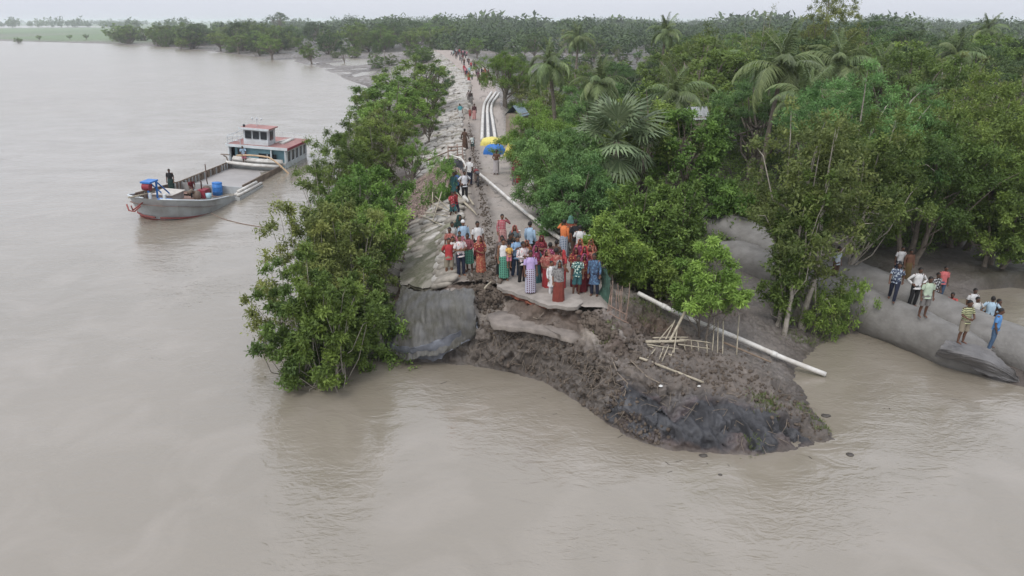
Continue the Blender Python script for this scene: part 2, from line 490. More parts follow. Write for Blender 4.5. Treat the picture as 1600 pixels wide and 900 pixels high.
disp = np.where(nearm, disp * 2.6 + amp * .5 * (1 - np.abs(fbm(p3 * 2.2 + 9, 3)) * 3), disp)
disp += np.where(nearm & (TV[:, 3] < .2), .05 * (1 - np.abs(fbm(p3 * 5.5 + 3, 3)) * 3.5) + .05 * n_sml, 0)
disp = disp * (1 - clay) + clay * (ridge * .34 + ridge2 * .15 - .26 + n_sml * .05)
fade = np.where(amp > .25, 1, np.clip(np.abs(p3[:, 2]) / .15, .3, 1))
nm = np.where((p3[:, 1] < 25.5) & (p3[:, 0] > -2.2) & (p3[:, 2] > -.3))[0]
pw = p3[nm] + .25 * np.stack([vnoise(p3[nm] * 2), vnoise(p3[nm] * 2 + 9), vnoise(p3[nm] * 2 + 19)], 1)
blk_ = .26 * (np.clip(cells(pw * np.array([.9, 1.2, 1.1])) * 2.6, 0, 1) - .75) + .10 * np.clip((.93 - vn[nm, 2]) / .25, .15, 1) * (np.clip(cells(pw * 3.3, 5) * 2.4, 0, 1) - .7)
isr = np.clip((amp[nm] - .035) / .04, 0, 1) * np.clip((p3[nm, 2] + .05) / .35, .15, 1)
disp[nm] += blk_ * isr * np.where(vn[nm, 2] < .82, 1, .55) * (1 - .6 * clay[nm])
TV[:, :3] += vn * (disp * fade)[:, None]
# colour: the material each surveyed point was given, mottled by its own patches
cc = TV[:, 3:6].copy(); dk_m = (p3[:, 1] < 22) & (p3[:, 0] > 1.2)
cc[dk_m] = np.maximum(cc[dk_m], np.array([.088, .068, .054])); cc = cc * (1 - clay[:, None]) + np.array([.050, .051, .057]) * clay[:, None]
mott = 1 + .35 * fbm(p3 * .9 + 5, 4)[:, None] + .2 * fbm(p3 * 3.1 + 3, 3)[:, None]
me = quads_mesh('ground', TV[:, :3], TF, colr=np.clip(cc * mott, 0, 1), smooth=True)
k = NB('ground mud and soil')
at = k.n('Attribute', _attribute_name='Col')
gm = k.n('NewGeometry')
n1 = k.n('TexNoise', Scale=9.0, Detail=8, Roughness=.7); k.l(gm.outputs['Position'], n1.inputs['Vector'])
n2 = k.n('TexNoise', Scale=1.1, Detail=5); k.l(gm.outputs['Position'], n2.inputs['Vector'])
vo = k.n('TexVoronoi', Scale=5.0); k.l(gm.outputs['Position'], vo.inputs['Vector'])
c1 = k.mix(k.ramp(n1.outputs[0], .35, .75), (.72, .72, .72), (1.22, 1.2, 1.17))
c2 = k.mix(1.0, at.outputs['Color'], c1, 'MULTIPLY')
k.l(c2, k.b.inputs['Base Color'])
rg = k.n('MapRange'); rg.inputs[3].default_value = .30; rg.inputs[4].default_value = .95
k.l(k.ramp(n2.outputs[0], .35, .65), rg.inputs[0]); k.l(rg.outputs[0], k.b.inputs['Roughness'])
k.b.inputs['Specular IOR Level'].default_value = .45
b1 = k.n('Bump', Strength=.7, Distance=.05); k.l(n1.outputs[0], b1.inputs['Height'])
b2 = k.n('Bump', Strength=.35, Distance=.05); k.l(vo.outputs[0], b2.inputs['Height']); k.l(b1.outputs[0], b2.inputs['Normal'])
k.l(b2.outputs[0], k.b.inputs['Normal'])
ground_o = tag(link('ground', me, k.m), 'muddy river bank and low wooded land', None, None, 'structure')
BV = BVHTree.FromPolygons(TV[:, :3].tolist(), TF.tolist())
def gz(x, y, d=1.0):
    h = BV.ray_cast(Vector((x, y, 60)), Vector((0, 0, -1)))
    return h[0].z if h[0] else d
def pix(u, v, d=None):
    r = ray(u, v); h = BV.ray_cast(Vector(CAMP), Vector(r).normalized())
    return np.array(h[0]) if h[0] else P(u, v, 1.0 if d is None else d)
def gn(x, y):
    h = BV.ray_cast(Vector((x, y, 60)), Vector((0, 0, -1)))
    return h[1] if h[0] else Vector((0, 0, 1))

# ------------------------------------------------------------------ water
def graded(a, b, n0, lim):
    o = [0.0]; s = n0
    while o[-1] < lim: o.append(o[-1] + s); s *= 1.25
    return o
k = NB('muddy river water')
gm = k.n('NewGeometry')
nA = k.n('TexNoise', Scale=.05, Detail=3); k.l(gm.outputs['Position'], nA.inputs['Vector'])
cw = k.mix(k.ramp(nA.outputs[0], .3, .7), (.190, .166, .130), (.228, .200, .160))
nB2 = k.n('TexNoise', Scale=.35, Detail=4, Distortion=1.0); k.l(gm.outputs['Position'], nB2.inputs['Vector'])
cw = k.mix(k.ramp(nB2.outputs[0], .45, .75), cw, (.248, .219, .180))
k.l(cw, k.b.inputs['Base Color'])
k.b.inputs['IOR'].default_value = 1.85
sx = k.n('Mapping'); sx.inputs['Scale'].default_value = (1.0, 1.9, 1.0); sx.inputs['Rotation'].default_value = (0, 0, .25)
k.l(gm.outputs['Position'], sx.inputs[0])
w1 = k.n('TexNoise', Scale=2.6, Detail=4, Distortion=1.6); k.l(sx.outputs[0], w1.inputs['Vector'])
w2 = k.n('TexNoise', Scale=.7, Detail=3, Distortion=.8); k.l(sx.outputs[0], w2.inputs['Vector'])
w3 = k.n('TexNoise', Scale=9.0, Detail=2); k.l(sx.outputs[0], w3.inputs['Vector'])
cdn = k.n('VectorMath', _operation='DISTANCE'); cdn.inputs[1].default_value = (0, 0, CAMZ); k.l(gm.outputs['Position'], cdn.inputs[0])
rgw = k.n('MapRange'); rgw.inputs[1].default_value = 22; rgw.inputs[2].default_value = 130; rgw.inputs[3].default_value = .05; rgw.inputs[4].default_value = .24; k.l(cdn.outputs['Value'], rgw.inputs[0]); k.l(rgw.outputs[0], k.b.inputs['Roughness'])
pat = k.n('TexNoise', Scale=.16, Detail=3, Distortion=.6); k.l(sx.outputs[0], pat.inputs['Vector'])
pm2 = k.n('MapRange'); pm2.inputs[1].default_value = .38; pm2.inputs[2].default_value = .66; pm2.inputs[3].default_value = .05; pm2.inputs[4].default_value = .30; k.l(pat.outputs[0], pm2.inputs[0])
q1 = k.n('Bump', Strength=.22, Distance=.1); k.l(w1.outputs[0], q1.inputs['Height']); k.l(pm2.outputs[0], q1.inputs['Strength'])
q2 = k.n('Bump', Strength=.16, Distance=.25); k.l(w2.outputs[0], q2.inputs['Height']); k.l(q1.outputs[0], q2.inputs['Normal'])
q3 = k.n('Bump', Strength=.06, Distance=.03); k.l(w3.outputs[0], q3.inputs['Height']); k.l(q2.outputs[0], q3.inputs['Normal'])
k.l(q3.outputs[0], k.b.inputs['Normal'])
m_ = MB(); m_.add([(-9000, -300, 0), (9000, -300, 0), (9000, 8900, 0), (-9000, 8900, 0)], [(0, 1, 2, 3)])
tag(m_.build('river_water', k.m), 'silty grey brown river water', None, None, 'structure')

# ------------------------------------------------------------------ road
LEw = np.array([P(a, b, RZ) for a, b in LE]); REw = np.array([P(a, b, RZ) for a, b in RE])
def xl(Y): return np.interp(Y, LEw[:, 1], LEw[:, 0])
def xr(Y): return np.interp(Y, REw[:, 1], REw[:, 0])
def pline(px, z=RZ): return np.array([P(a, b, z)[:2] for a, b in px])
def dist_line(X, Y, L):
    d = np.full(X.shape, 1e9)
    for a, b in zip(L[:-1], L[1:]):
        t = np.clip(((X - a[0]) * (b[0] - a[0]) + (Y - a[1]) * (b[1] - a[1])) / ((b - a) ** 2).sum(), 0, 1)
        d = np.minimum(d, np.hypot(X - a[0] - t * (b[0] - a[0]), Y - a[1] - t * (b[1] - a[1])))
    return d
clodL = pline([(735, 195), (740, 240), (748, 280), (757, 320), (762, 350), (768, 390), (775, 430), (765, 448)])
rutL = pline([(722, 215), (733, 270), (742, 320), (752, 370), (757, 410)])
darkR = pline([(795, 232), (812, 290), (840, 330), (868, 365), (895, 400), (915, 430)])
broken = np.array([P(*q)[:2] for q in [(690, 447, 2.5), (712, 446, 2.5), (735, 444, 2.5), (765, 450, 2.45), (783, 453, 2.5), (822, 461, 2.5), (850, 475, 2.5), (905, 479, 2.5), (915, 490, 2.5), (935, 501, 2.5), (962, 506, 2.5)]])
ys = []; y_ = 22.0; s_ = .1
while y_ < 250:
    ys.append(y_); y_ += s_
    if y_ > 40: s_ = min(2.5, s_ * 1.03)
ys = np.array(ys); nt_ = 64; ts = np.linspace(0, 1, nt_)
XL, XR = xl(ys), xr(ys)
X = XL[:, None] * (1 - ts) + XR[:, None] * ts; Y = np.repeat(ys[:, None], nt_, 1)
# clip front rows to the broken edge
yb = np.interp(X, broken[:, 0], broken[:, 1]) + .09 * vnoise(np.stack([X.ravel() * 3, X.ravel() * 0, X.ravel() * 0], 1)).reshape(X.shape)
Yc = np.maximum(Y, yb)
pp = np.stack([X.ravel(), Yc.ravel(), np.zeros(X.size)], 1)
dC, dR_, dD = dist_line(X, Yc, clodL), dist_line(X, Yc, rutL), dist_line(X, Yc, darkR)
cl = np.clip(1 - dC / .55, 0, 1) + np.clip(1 - np.hypot(X - P(757, 442, RZ)[0], Yc - P(757, 442, RZ)[1]) / 1.2, 0, 1)
cl = np.clip(cl * 1.6, 0, 1)
nA_, nB_ = fbm(pp * 1.1, 5).reshape(X.shape), fbm(pp * 6, 4, .65).reshape(X.shape)
rt_ = np.exp(-(dR_ / .10) ** 2)
Z = RZ + .03 * nA_ + .012 * nB_ + cl * (.10 * np.abs(nB_) * 2 + .03) - rt_ * .07
edge = np.minimum(ts, 1 - ts)[None, :] * (XR - XL)[:, None]
Z -= np.clip(.3 - edge, 0, .3) * .4
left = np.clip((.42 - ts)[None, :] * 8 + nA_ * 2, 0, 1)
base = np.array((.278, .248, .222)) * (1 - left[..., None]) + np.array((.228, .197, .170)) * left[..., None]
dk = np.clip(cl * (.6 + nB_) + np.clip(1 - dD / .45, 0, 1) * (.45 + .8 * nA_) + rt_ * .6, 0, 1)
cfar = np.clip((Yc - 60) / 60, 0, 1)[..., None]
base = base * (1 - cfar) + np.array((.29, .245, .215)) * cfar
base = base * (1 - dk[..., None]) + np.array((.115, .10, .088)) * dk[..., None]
crk = np.abs(fbm(pp * .55 + 40, 3).reshape(X.shape)) < .018
base[crk & (ts[None, :] > .4)] *= .55
base *= (1 + .22 * nA_ + .12 * nB_)[..., None]
n0 = len(ys)
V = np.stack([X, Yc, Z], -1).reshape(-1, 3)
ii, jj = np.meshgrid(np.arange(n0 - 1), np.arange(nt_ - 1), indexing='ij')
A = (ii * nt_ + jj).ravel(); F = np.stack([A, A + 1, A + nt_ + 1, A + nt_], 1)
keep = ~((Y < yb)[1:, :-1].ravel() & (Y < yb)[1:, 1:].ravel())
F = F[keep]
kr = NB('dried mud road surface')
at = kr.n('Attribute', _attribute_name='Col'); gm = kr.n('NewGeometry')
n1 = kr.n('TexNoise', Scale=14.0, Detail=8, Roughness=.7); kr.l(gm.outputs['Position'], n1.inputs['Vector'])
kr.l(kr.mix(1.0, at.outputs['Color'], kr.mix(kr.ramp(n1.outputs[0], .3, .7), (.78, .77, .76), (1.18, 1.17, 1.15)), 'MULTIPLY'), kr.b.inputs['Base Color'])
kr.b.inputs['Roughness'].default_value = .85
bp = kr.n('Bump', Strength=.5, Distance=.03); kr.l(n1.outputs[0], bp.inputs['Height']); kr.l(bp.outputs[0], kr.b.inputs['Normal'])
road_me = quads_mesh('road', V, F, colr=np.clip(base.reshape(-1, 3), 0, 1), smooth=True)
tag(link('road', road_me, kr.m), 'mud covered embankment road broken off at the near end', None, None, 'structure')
RBV = BVHTree.FromPolygons(V.tolist(), F.tolist())
def hz(x, y):
    h = RBV.ray_cast(Vector((x, y, 60)), Vector((0, 0, -1)))
    a = gz(x, y)
    return max(a, h[0].z) if h[0] else a

# broken pale slab lip with a brick course under it
lip = [(776, 447), (787, 453), (800, 455), (812, 461), (823, 463), (834, 469), (846, 474), (856, 477), (872, 477), (886, 480), (903, 479), (912, 472), (906, 462), (893, 452), (880, 442), (850, 434), (815, 430), (790, 432), (778, 438)]
rs = random.Random(5)
lw = []
for a, b in zip(lip, lip[1:] + lip[:1]):
    pa, pb = P(*a, RZ + .06), P(*b, RZ + .06)
    for t in (0, .33, .66):
        q = pa * (1 - t) + pb * t; lw.append(q + np.array([rs.uniform(-.03, .03), rs.uniform(-.03, .03), 0]))
n = len(lw); ctr = np.mean(lw, 0)
slabE = empty('road_slab', (ctr[0], ctr[1], RZ), 0, 'pale broken concrete slab lip with exposed red brick edge at the road end', 'slab')
lo = [q + np.array([0, .02, -.13]) for q in lw]
mb = MB(); mb.add(np.array(lw + lo + [ctr + np.array([0, 0, .01])]) - np.array([ctr[0], ctr[1], RZ]),
                  [(i, (i + 1) % n, 2 * n) for i in range(n)] + [((i + 1) % n, i, n + i, n + (i + 1) % n) for i in range(n)])
mb.build('slab_top', M['slab'], slabE)
bm_me = MB().box((0, 0, 0), (.235, .11, .07)).mesh('brick')
run = np.array([P(a, b, RZ) for a, b in lip[1:12]])
seg = np.linalg.norm(np.diff(run, axis=0), axis=1); cs = np.concatenate([[0], np.cumsum(seg)])
kbr = [M['brick'], pm('dark red brick', (.14, .05, .035), .9, .3, 9, .4), pm('mud stained brick', (.16, .105, .075), .9, .3, 9, .4)]
for c_ in range(3):
    s_ = .05 + .12 * (c_ % 2)
    while s_ < cs[-1] * (.52 if c_ else .62):
        x_ = np.interp(s_, cs, run[:, 0]); y2 = np.interp(s_, cs, run[:, 1])
        x3 = np.interp(s_ + .1, cs, run[:, 0]); y3 = np.interp(s_ + .1, cs, run[:, 1])
        if rs.random() > .12 + .1 * c_:
            o = link('brick', bm_me, None, slabE, (x_ - ctr[0], y2 - ctr[1] + .03 + rs.uniform(-.025, .03) + .015 * c_, -.105 - .078 * c_), (rs.uniform(-.06, .06), rs.uniform(-.05, .05), math.atan2(y3 - y2, x3 - x_) + rs.uniform(-.12, .12)))
            if not bm_me.materials: bm_me.materials.append(kbr[0])
            o.material_slots[0].link = 'OBJECT'; o.material_slots[0].material = kbr[rs.choice((0, 0, 1, 2))]
        s_ += .25
# ------------------------------------------------------------------ vegetation
def unit(a): return a / (np.linalg.norm(a, axis=-1, keepdims=True) + 1e-9)
def leaves(rng, base, axis, nrm, L, Wd, bend=.15):
    """one four-cornered leaf per row"""
    axis = unit(axis); side = unit(np.cross(axis, nrm)); nn = np.cross(side, axis)
    L = L[:, None]; Wd = Wd[:, None]
    a = base
    b = base + axis * L * .45 + side * Wd * .5 + nn * L * bend * .3
    c = base + axis * L - nn * L * bend
    d = base + axis * L * .45 - side * Wd * .5 + nn * L * bend * .3
    return np.stack([a, b, c, d], 1).reshape(-1, 3)
def crown_pts(rng, W, H, z0, n, lump=.25, shell=.45, low=-.85):
    d = unit(rng.normal(size=(n * 3, 3))); d = d[d[:, 2] > low][:n]
    r = (shell + (1 - shell) * rng.random(len(d)) ** .6)
    lobe = 1 + lump * fbm(d * 1.7 + rng.random() * 50, 2) * 1.6
    c = d * (r * lobe)[:, None]
    c[:, 0] *= W / 2; c[:, 1] *= W / 2; c[:, 2] = z0 + H / 2 + c[:, 2] * H / 2
    return c, d, r
def sprays(rng, cc, dd, cr, ntw, K, L, asp=.42, up=.35, flat=.6, droop=.0, spread=.9, tcl=None):
    """twigs from each clump centre, leaves along each twig"""
    n = len(cc)
    ci = np.repeat(np.arange(n), ntw)
    td = unit(dd[ci] * .8 + rng.normal(size=(len(ci), 3)) * spread + np.array([0, 0, up]))
    td[:, 2] *= flat
    ln = cr[ci] * rng.uniform(.6, 1.25, len(ci))
    ti = np.repeat(np.arange(len(ci)), K)
    t = rng.uniform(.15, 1.0, len(ti))
    base = cc[ci][ti] + td[ti] * (ln[ti] * t)[:, None] + rng.normal(size=(len(ti), 3)) * (L * .5)
    base[:, 2] -= droop * (ln[ti] * t) ** 2
    ax = unit(td[ti] * .5 + rng.normal(size=(len(ti), 3)) * .6 - np.array([0, 0, droop * .8]))
    nr = unit(rng.normal(size=(len(ti), 3)) * .55 + np.array([0, 0, 1.0]) + dd[ci][ti] * .4)
    Ls = L * rng.uniform(.5, 1.55, len(ti))
    V = leaves(rng, base, ax, nr, Ls, Ls * asp)
    cl = rng.random(n) if tcl is None else tcl
    tint = np.clip(cl[ci][ti] ** 1.3 * .72 + rng.random(len(ti)) * .26 + .1 * t - .05, 0, 1)
    return V, np.repeat(tint, 4)
def foliage(name, parts):
    V = np.concatenate([p[0] for p in parts]); T = np.concatenate([p[1] for p in parts])
    return quads_mesh(name, V, np.arange(len(V)).reshape(-1, 4), tint=T)
def limbs(rng, tips, base_r, z_fork, H, stems=1, lean=.0, name='trunk', pale=True, spread=.5):
    mb = MB()
    rr = random.Random(int(rng.integers(1e9)))
    tips = np.asarray(tips)
    groups = [[] for _ in range(stems)]
    for tpt in tips: groups[int(((math.atan2(tpt[1], tpt[0]) / (2 * math.pi)) % 1) * stems) % stems].append(tpt)
    for si, g in enumerate(groups):
        a0 = 2 * math.pi * (si + .5) / stems
        b0 = np.array([math.cos(a0), math.sin(a0), 0]) * (spread * .35 if stems > 1 else 0)
        top = (np.mean(g, 0) if g else np.array([0, 0, H * .7])); top = top * np.array([.45, .45, .75])
        m = 7; path = []
        for i in range(m):
            t = i / (m - 1)
            q = b0 * (1 - t) + top * t + np.array([rr.uniform(-1, 1), rr.uniform(-1, 1), 0]) * .10 * base_r * 8 * math.sin(t * 3.14)
            q[2] = top[2] * t - .25 * (1 - t); path.append(q)
        r_ = base_r / math.sqrt(stems) * 1.25
        mb.tube(path, [r_ * (1.25 - .75 * i / (m - 1)) * (1.25 if i == 0 else 1) for i in range(m)], 7)
        for tpt in g:
            k0 = rr.randint(2, m - 1); s = path[k0]
            mid = s * .5 + tpt * .5 + np.array([rr.uniform(-.2, .2), rr.uniform(-.2, .2), -.08 * H * rr.random()])
            q1 = s * .75 + mid * .25; 
            mb.tube([s, q1, mid, mid * .35 + tpt * .65 + np.array([0, 0, .04 * H]), tpt], np.array([.42, .36, .26, .17, .06]) * r_, 5, cap=False)
    return mb.mesh(name, True)

LM = {
 'green': leaf_mat('green leaves', (0.071, 0.121, 0.026), (0.220, 0.316, 0.071)),
 'bright': leaf_mat('bright green leaves', (0.090, 0.165, 0.032), (0.259, 0.392, 0.082)),
 'feather': leaf_mat('feathery leaves', (0.077, 0.152, 0.048), (0.220, 0.355, 0.112)),
 'dark': leaf_mat('dark leaves', (0.036, 0.070, 0.026), (0.117, 0.171, 0.054), .25),
 'olive': leaf_mat('olive leaves', (0.083, 0.113, 0.031), (0.233, 0.265, 0.076)),
 'palm': leaf_mat('palm leaves', (0.077, 0.113, 0.041), (0.233, 0.291, 0.119), .3, .42),
 'fan': leaf_mat('fan palm leaves', (0.104, 0.152, 0.076), (0.270, 0.329, 0.177), .3, .42),
 'grass': leaf_mat('grass blades', (0.077, 0.113, 0.029), (0.207, 0.254, 0.071)),
}
def make_crown(kind, seed, W, H, z0, dens_=1.0):
    rng = np.random.default_rng(seed)
    if kind == 'broad':
        n = int(70 * dens_); c, d, r = crown_pts(rng, W, H, z0, n, .35, .5)
        cr_ = rng.uniform(.08, .14, len(c)) * W
        f = sprays(rng, c, d, cr_, 11, 13, .17, .5, .3, .7)
    elif kind == 'mangrove':
        n = int(110 * dens_); c, d, r = crown_pts(rng, W, H, z0, n, .45, .35, -1)
        cr_ = rng.uniform(.06, .12, len(c)) * W
        f = sprays(rng, c, d, cr_, 13, 15, .125, .42, .45, .9, 0, 1.15)
    elif kind == 'feather':
        n = int(80 * dens_); c, d, r = crown_pts(rng, W, H, z0, n, .35, .45)
        cr_ = rng.uniform(.09, .145, len(c)) * W
        f = sprays(rng, c, d, cr_, 12, 22, .13, .30, .35, .55, .12)
    elif kind == 'dark':
        n = int(85 * dens_); c, d, r = crown_pts(rng, W, H, z0, n, .22, .7)
        cr_ = rng.uniform(.075, .12, len(c)) * W
        f = sprays(rng, c, d, cr_, 10, 12, .2, .38, .1, .7, .15)
    elif kind == 'umbrella':
        n = int(80 * dens_); c, d, r = crown_pts(rng, W, H, z0, n, .45, .6, -.1)
        c[:, 2] = z0 + H * .45 + d[:, 2] * H * .5 + rng.normal(size=len(c)) * H * .05
        cr_ = rng.uniform(.08, .14, len(c)) * W
        f = sprays(rng, c, d, cr_, 10, 15, .16, .4, .3, .35)
    elif kind == 'thin':
        n = int(55 * dens_); c, d, r = crown_pts(rng, W, H, z0, n, .5, .25, -1)
        cr_ = rng.uniform(.08, .16, len(c)) * W
        f = sprays(rng, c, d, cr_, 8, 12, .14, .42, .5, .9)
    else:
        n = int(40 * dens_); c, d, r = crown_pts(rng, W, H, z0, n, .4, .3, -1)
        cr_ = rng.uniform(.14, .24, len(c)) * W
        f = sprays(rng, c, d, cr_, 10, 12, .13, .45, .5, .9)
    tips = c[np.argsort(-r)[:int(22 + 10 * (kind == 'mangrove'))]]
    return foliage('crown', [f]), tips, rng

LIB = {}
def lib(kind, mat, n, W, H, z0, trunk_r, stems, bark, dens_=1.0, seed=0):
    LIB[kind] = dict(v=[], mat=LM[mat], W=W, top=z0 + H, bark=M[bark])
    for i in range(n):
        cme, tips, rng = make_crown(kind, seed + i * 7 + 11, W, H, z0, dens_)
        tme = limbs(rng, tips, trunk_r, z0, z0 + H, stems)
        cme.materials.append(LM[mat]); tme.materials.append(M[bark])
        LIB[kind]['v'].append((cme, tme))
lib('broad', 'green', 4, 5.2, 5.4, 2.6, .17, 1, 'bark', seed=100)
lib('mangrove', 'green', 3, 4.6, 5.2, 1.0, .13, 3, 'bark_pale', seed=200)
lib('feather', 'feather', 3, 5.4, 5.2, 2.6, .15, 1, 'bark', seed=300)
lib('dark', 'dark', 4, 5.6, 5.6, 2.2, .2, 1, 'bark', seed=400)
lib('umbrella', 'dark', 3, 9.0, 4.2, 4.6, .25, 1, 'bark', seed=500)
lib('thin', 'olive', 3, 4.0, 6.5, 2.5, .12, 2, 'bark_pale', seed=600)
lib('bush', 'bright', 3, 2.6, 2.2, .1, .05, 4, 'bark', seed=700)

# palms
def frond_mesh(seed, L=3.3, n=34, ll=.75, arch=1.0, young=False):
    rng = np.random.default_rng(seed)
    t = np.linspace(0, 1, 12)
    ang0 = 1.05 if young else .8
    ang = ang0 - (1.0 if young else 1.75) * arch * t ** 1.2
    dx = np.cos(ang); dz = np.sin(ang)
    x = np.concatenate([[0], np.cumsum((dx[1:] + dx[:-1]) / 2)]) * L / 11; z = np.concatenate([[0], np.cumsum((dz[1:] + dz[:-1]) / 2)]) * L / 11
    mid = np.stack([x, rng.normal() * .1 * t ** 2 * L, z], 1)
    mb = MB(); mb.tube(mid, np.linspace(.035, .008, 12), 4)
    rb = mb
    s = np.linspace(.14, 1, n)
    base = np.stack([np.interp(s, t, mid[:, i]) for i in range(3)], 1)
    tg = unit(np.gradient(base, axis=0))
    V = []
    for sg in (-1, 1):
        jitter = rng.uniform(-.12, .12, n)
        side = np.array([0, sg, 0]); up = np.cross(tg, side) * sg
        hang = .35 + .6 * rng.random()
        ax = unit(tg * (.55 + .5 * s)[:, None] + side * 1.0 - np.array([0, 0, 1.0]) * hang * (.6 + .6 * rng.random((n, 1))) + tg * jitter[:, None])
        Ls = ll * np.sin(np.clip(s * 1.05 + .12, 0, 1) * math.pi * .92 + .1) ** .6 * rng.uniform(.85, 1.1, n) + .12
        wd = np.full(n, .075)
        sd = unit(np.cross(ax, [0, 0, 1.0]))
        a = base - sd * wd[:, None] * .5; b = base + sd * wd[:, None] * .5
        m1 = base + ax * (Ls * .55)[:, None]; tip = base + ax * Ls[:, None] - np.array([0, 0, 1.0]) * (Ls * .28)[:, None]
        V.append(np.stack([a, b, m1 + sd * wd[:, None] * .45, m1 - sd * wd[:, None] * .45], 1).reshape(-1, 3))
        V.append(np.stack([m1 - sd * wd[:, None] * .45, m1 + sd * wd[:, None] * .45, tip + sd * .008, tip - sd * .008], 1).reshape(-1, 3))
    V = np.concatenate(V)
    V0 = np.concatenate(rb.v); fq = [f for f in rb.f if len(f) == 4]
    F = np.concatenate([np.array(fq), np.arange(len(V)).reshape(-1, 4) + len(V0)])
    tt = np.concatenate([np.full(len(V0), .9), np.repeat(rng.random(len(V) // 4) * .6 + .1, 4)])
    m_ = quads_mesh('frond', np.concatenate([V0, V]), F, tint=tt); m_.materials.append(LM['palm']); return m_
FR = [frond_mesh(i, 3.3 + .3 * (i % 3), arch=.8 + .15 * i) for i in range(5)]
FY = [frond_mesh(20 + i, 2.9, ll=.6, young=True, arch=.7 + .2 * i) for i in range(2)]
def fan_mesh(seed):
    rng = np.random.default_rng(seed)
    pet = 1.25; mb = MB(); mb.tube([(0, 0, 0), (pet * .5, 0, .1), (pet, 0, .05)], [.03, .022, .016], 4)
    n = 30; V = []; 
    al = np.linspace(-2.25, 2.25, n)
    Lr = 1.25 * (.72 + .28 * np.cos(al * .5)) * rng.uniform(.93, 1.05, n)
    c = np.array([pet, 0, .05])
    for i in range(n):
        a = al[i]; d = np.array([math.cos(a), math.sin(a), -.10 - .18 * abs(math.sin(a))]); sd = np.array([-math.sin(a), math.cos(a), 0])
        z_ = .035 * (-1) ** i
        h = Lr[i] * .62; wd = h * math.tan(4.5 / n / 2) * 1.05
        e = c + d * h; tip = c + d * Lr[i] + np.array([0, 0, -.16 * Lr[i] * rng.uniform(.3, 1.6)])
        V += [c, e - sd * wd + [0, 0, -z_], e + [0, 0, z_], e + sd * wd + [0, 0, -z_]]
        V += [e - sd * wd + [0, 0, -z_], tip, tip + sd * .01, e + sd * wd + [0, 0, -z_]]
    V = np.array(V); V0 = np.concatenate(mb.v); fq = [f for f in mb.f if len(f) == 4]
    F = np.concatenate([np.array(fq), np.arange(len(V)).reshape(-1, 4) + len(V0)])
    tt = np.concatenate([np.full(len(V0), .9), np.repeat(rng.random(len(V) // 4) * .5 + .2, 4)])
    m_ = quads_mesh('fan_leaf', np.concatenate([V0, V]), F, tint=tt); m_.materials.append(LM['fan']); return m_
FAN = [fan_mesh(i) for i in range(3)]
def palm(loc, H, s, kind, label, seed, group=None):
    rr = random.Random(seed)
    root = empty('coconut_palm' if kind == 'coconut' else 'fan_palm', loc, rr.uniform(0, 6.28), label, 'palm tree', group)
    mb = MB(); k_ = 12; lean = rr.uniform(.02, .09) * H
    r0 = .17 if kind == 'coconut' else .22
    path = [(lean * (i / k_) ** 2, 0, H * i / k_ - (.3 if i == 0 else 0)) for i in range(k_ + 1)]
    for i in range(k_):
        pass
    mb.tube(path, [r0 * (1.3 if i == 0 else 1 - .3 * i / k_) * (1 + .06 * (-1) ** i) for i in range(k_ + 1)], 9)
    mb.build('trunk', M['bark'], root, True)
    top = Vector((lean, 0, H))
    n = 20 if kind == 'coconut' else 26
    for i in range(n):
        t = i / n
        az = i * 2.399 + rr.uniform(-.2, .2)
        if kind == 'coconut':
            me = FY[i % 2] if t < .25 else FR[rr.randrange(5)]
            el = R(38 - 95 * t) + rr.uniform(-.12, .12)
        else:
            me = FAN[i % 3]; el = R(82 - 135 * t) + rr.uniform(-.1, .1)
        o = link('frond' if kind == 'coconut' else 'fan_leaf', me, None, root, top + Vector((0, 0, .1)))
        o.rotation_euler = (rr.uniform(-.25, .25), -el, az)
        q = s * rr.uniform(.85, 1.1); o.scale = (q, q, q)
    if kind == 'coconut':
        cm = MB()
        for i in range(6):
            a = rr.uniform(0, 6.28); cm.ball((top.x + .22 * math.cos(a), .22 * math.sin(a), H - .25 - .12 * (i % 2)), (.11, .11, .14), 8, 6)
        nuts = cm.build('coconut_cluster', M['bark'], root, True); nuts['kind'] = 'stuff'
    return root

tree_rr = random.Random(77)
def put(kind, x, y, H, W=None, label=None, group=None, name=None, cat='tree', mat=None, z=None, idx=None, rz=None):
    L = LIB[kind]; z = gz(x, y) - .05 if z is None else z
    cme, tme = L['v'][tree_rr.randrange(len(L['v'])) if idx is None else idx]
    s = H / L['top']; sx = s if W is None else W / L['W']
    root = empty(name or {'mangrove': 'mangrove_tree', 'broad': 'leafy_tree', 'feather': 'feathery_tree', 'dark': 'dark_tree', 'umbrella': 'spreading_tree', 'thin': 'slender_tree', 'bush': 'shrub'}[kind],
                 (x, y, z), tree_rr.uniform(0, 6.28) if rz is None else rz, label, cat, group)
    link('trunk', tme, None, root, scale=(sx, sx, s))
    c = link('crown', cme, mat, root, scale=(sx, sx, s))
    return root
def own(kind, x, y, H, W, z0, label, group=None, name=None, mat='green', seed=1, dens_=1.6, stems=3, tr=.12, bark='bark_pale', cat='tree', z=None):
    """a tree with a crown of its own"""
    z = gz(x, y) - .1 if z is None else z
    cme, tips, rng = make_crown(kind, seed, W, H - z0, z0, dens_)
    tme = limbs(rng, tips, tr, z0, H, stems, spread=1.0)
    root = empty(name or 'tree', (x, y, z), 0, label, cat, group)
    link('trunk', tme, M[bark], root); link('crown', cme, LM[mat], root)
    return root
def at_top(u, vt, Y):
    """ground spot at distance Y under the tip seen at (u, vt), and the height up to that tip"""
    q = PY(u, vt, Y); g = gz(q[0], q[1]); return q[0], q[1], q[2] - g

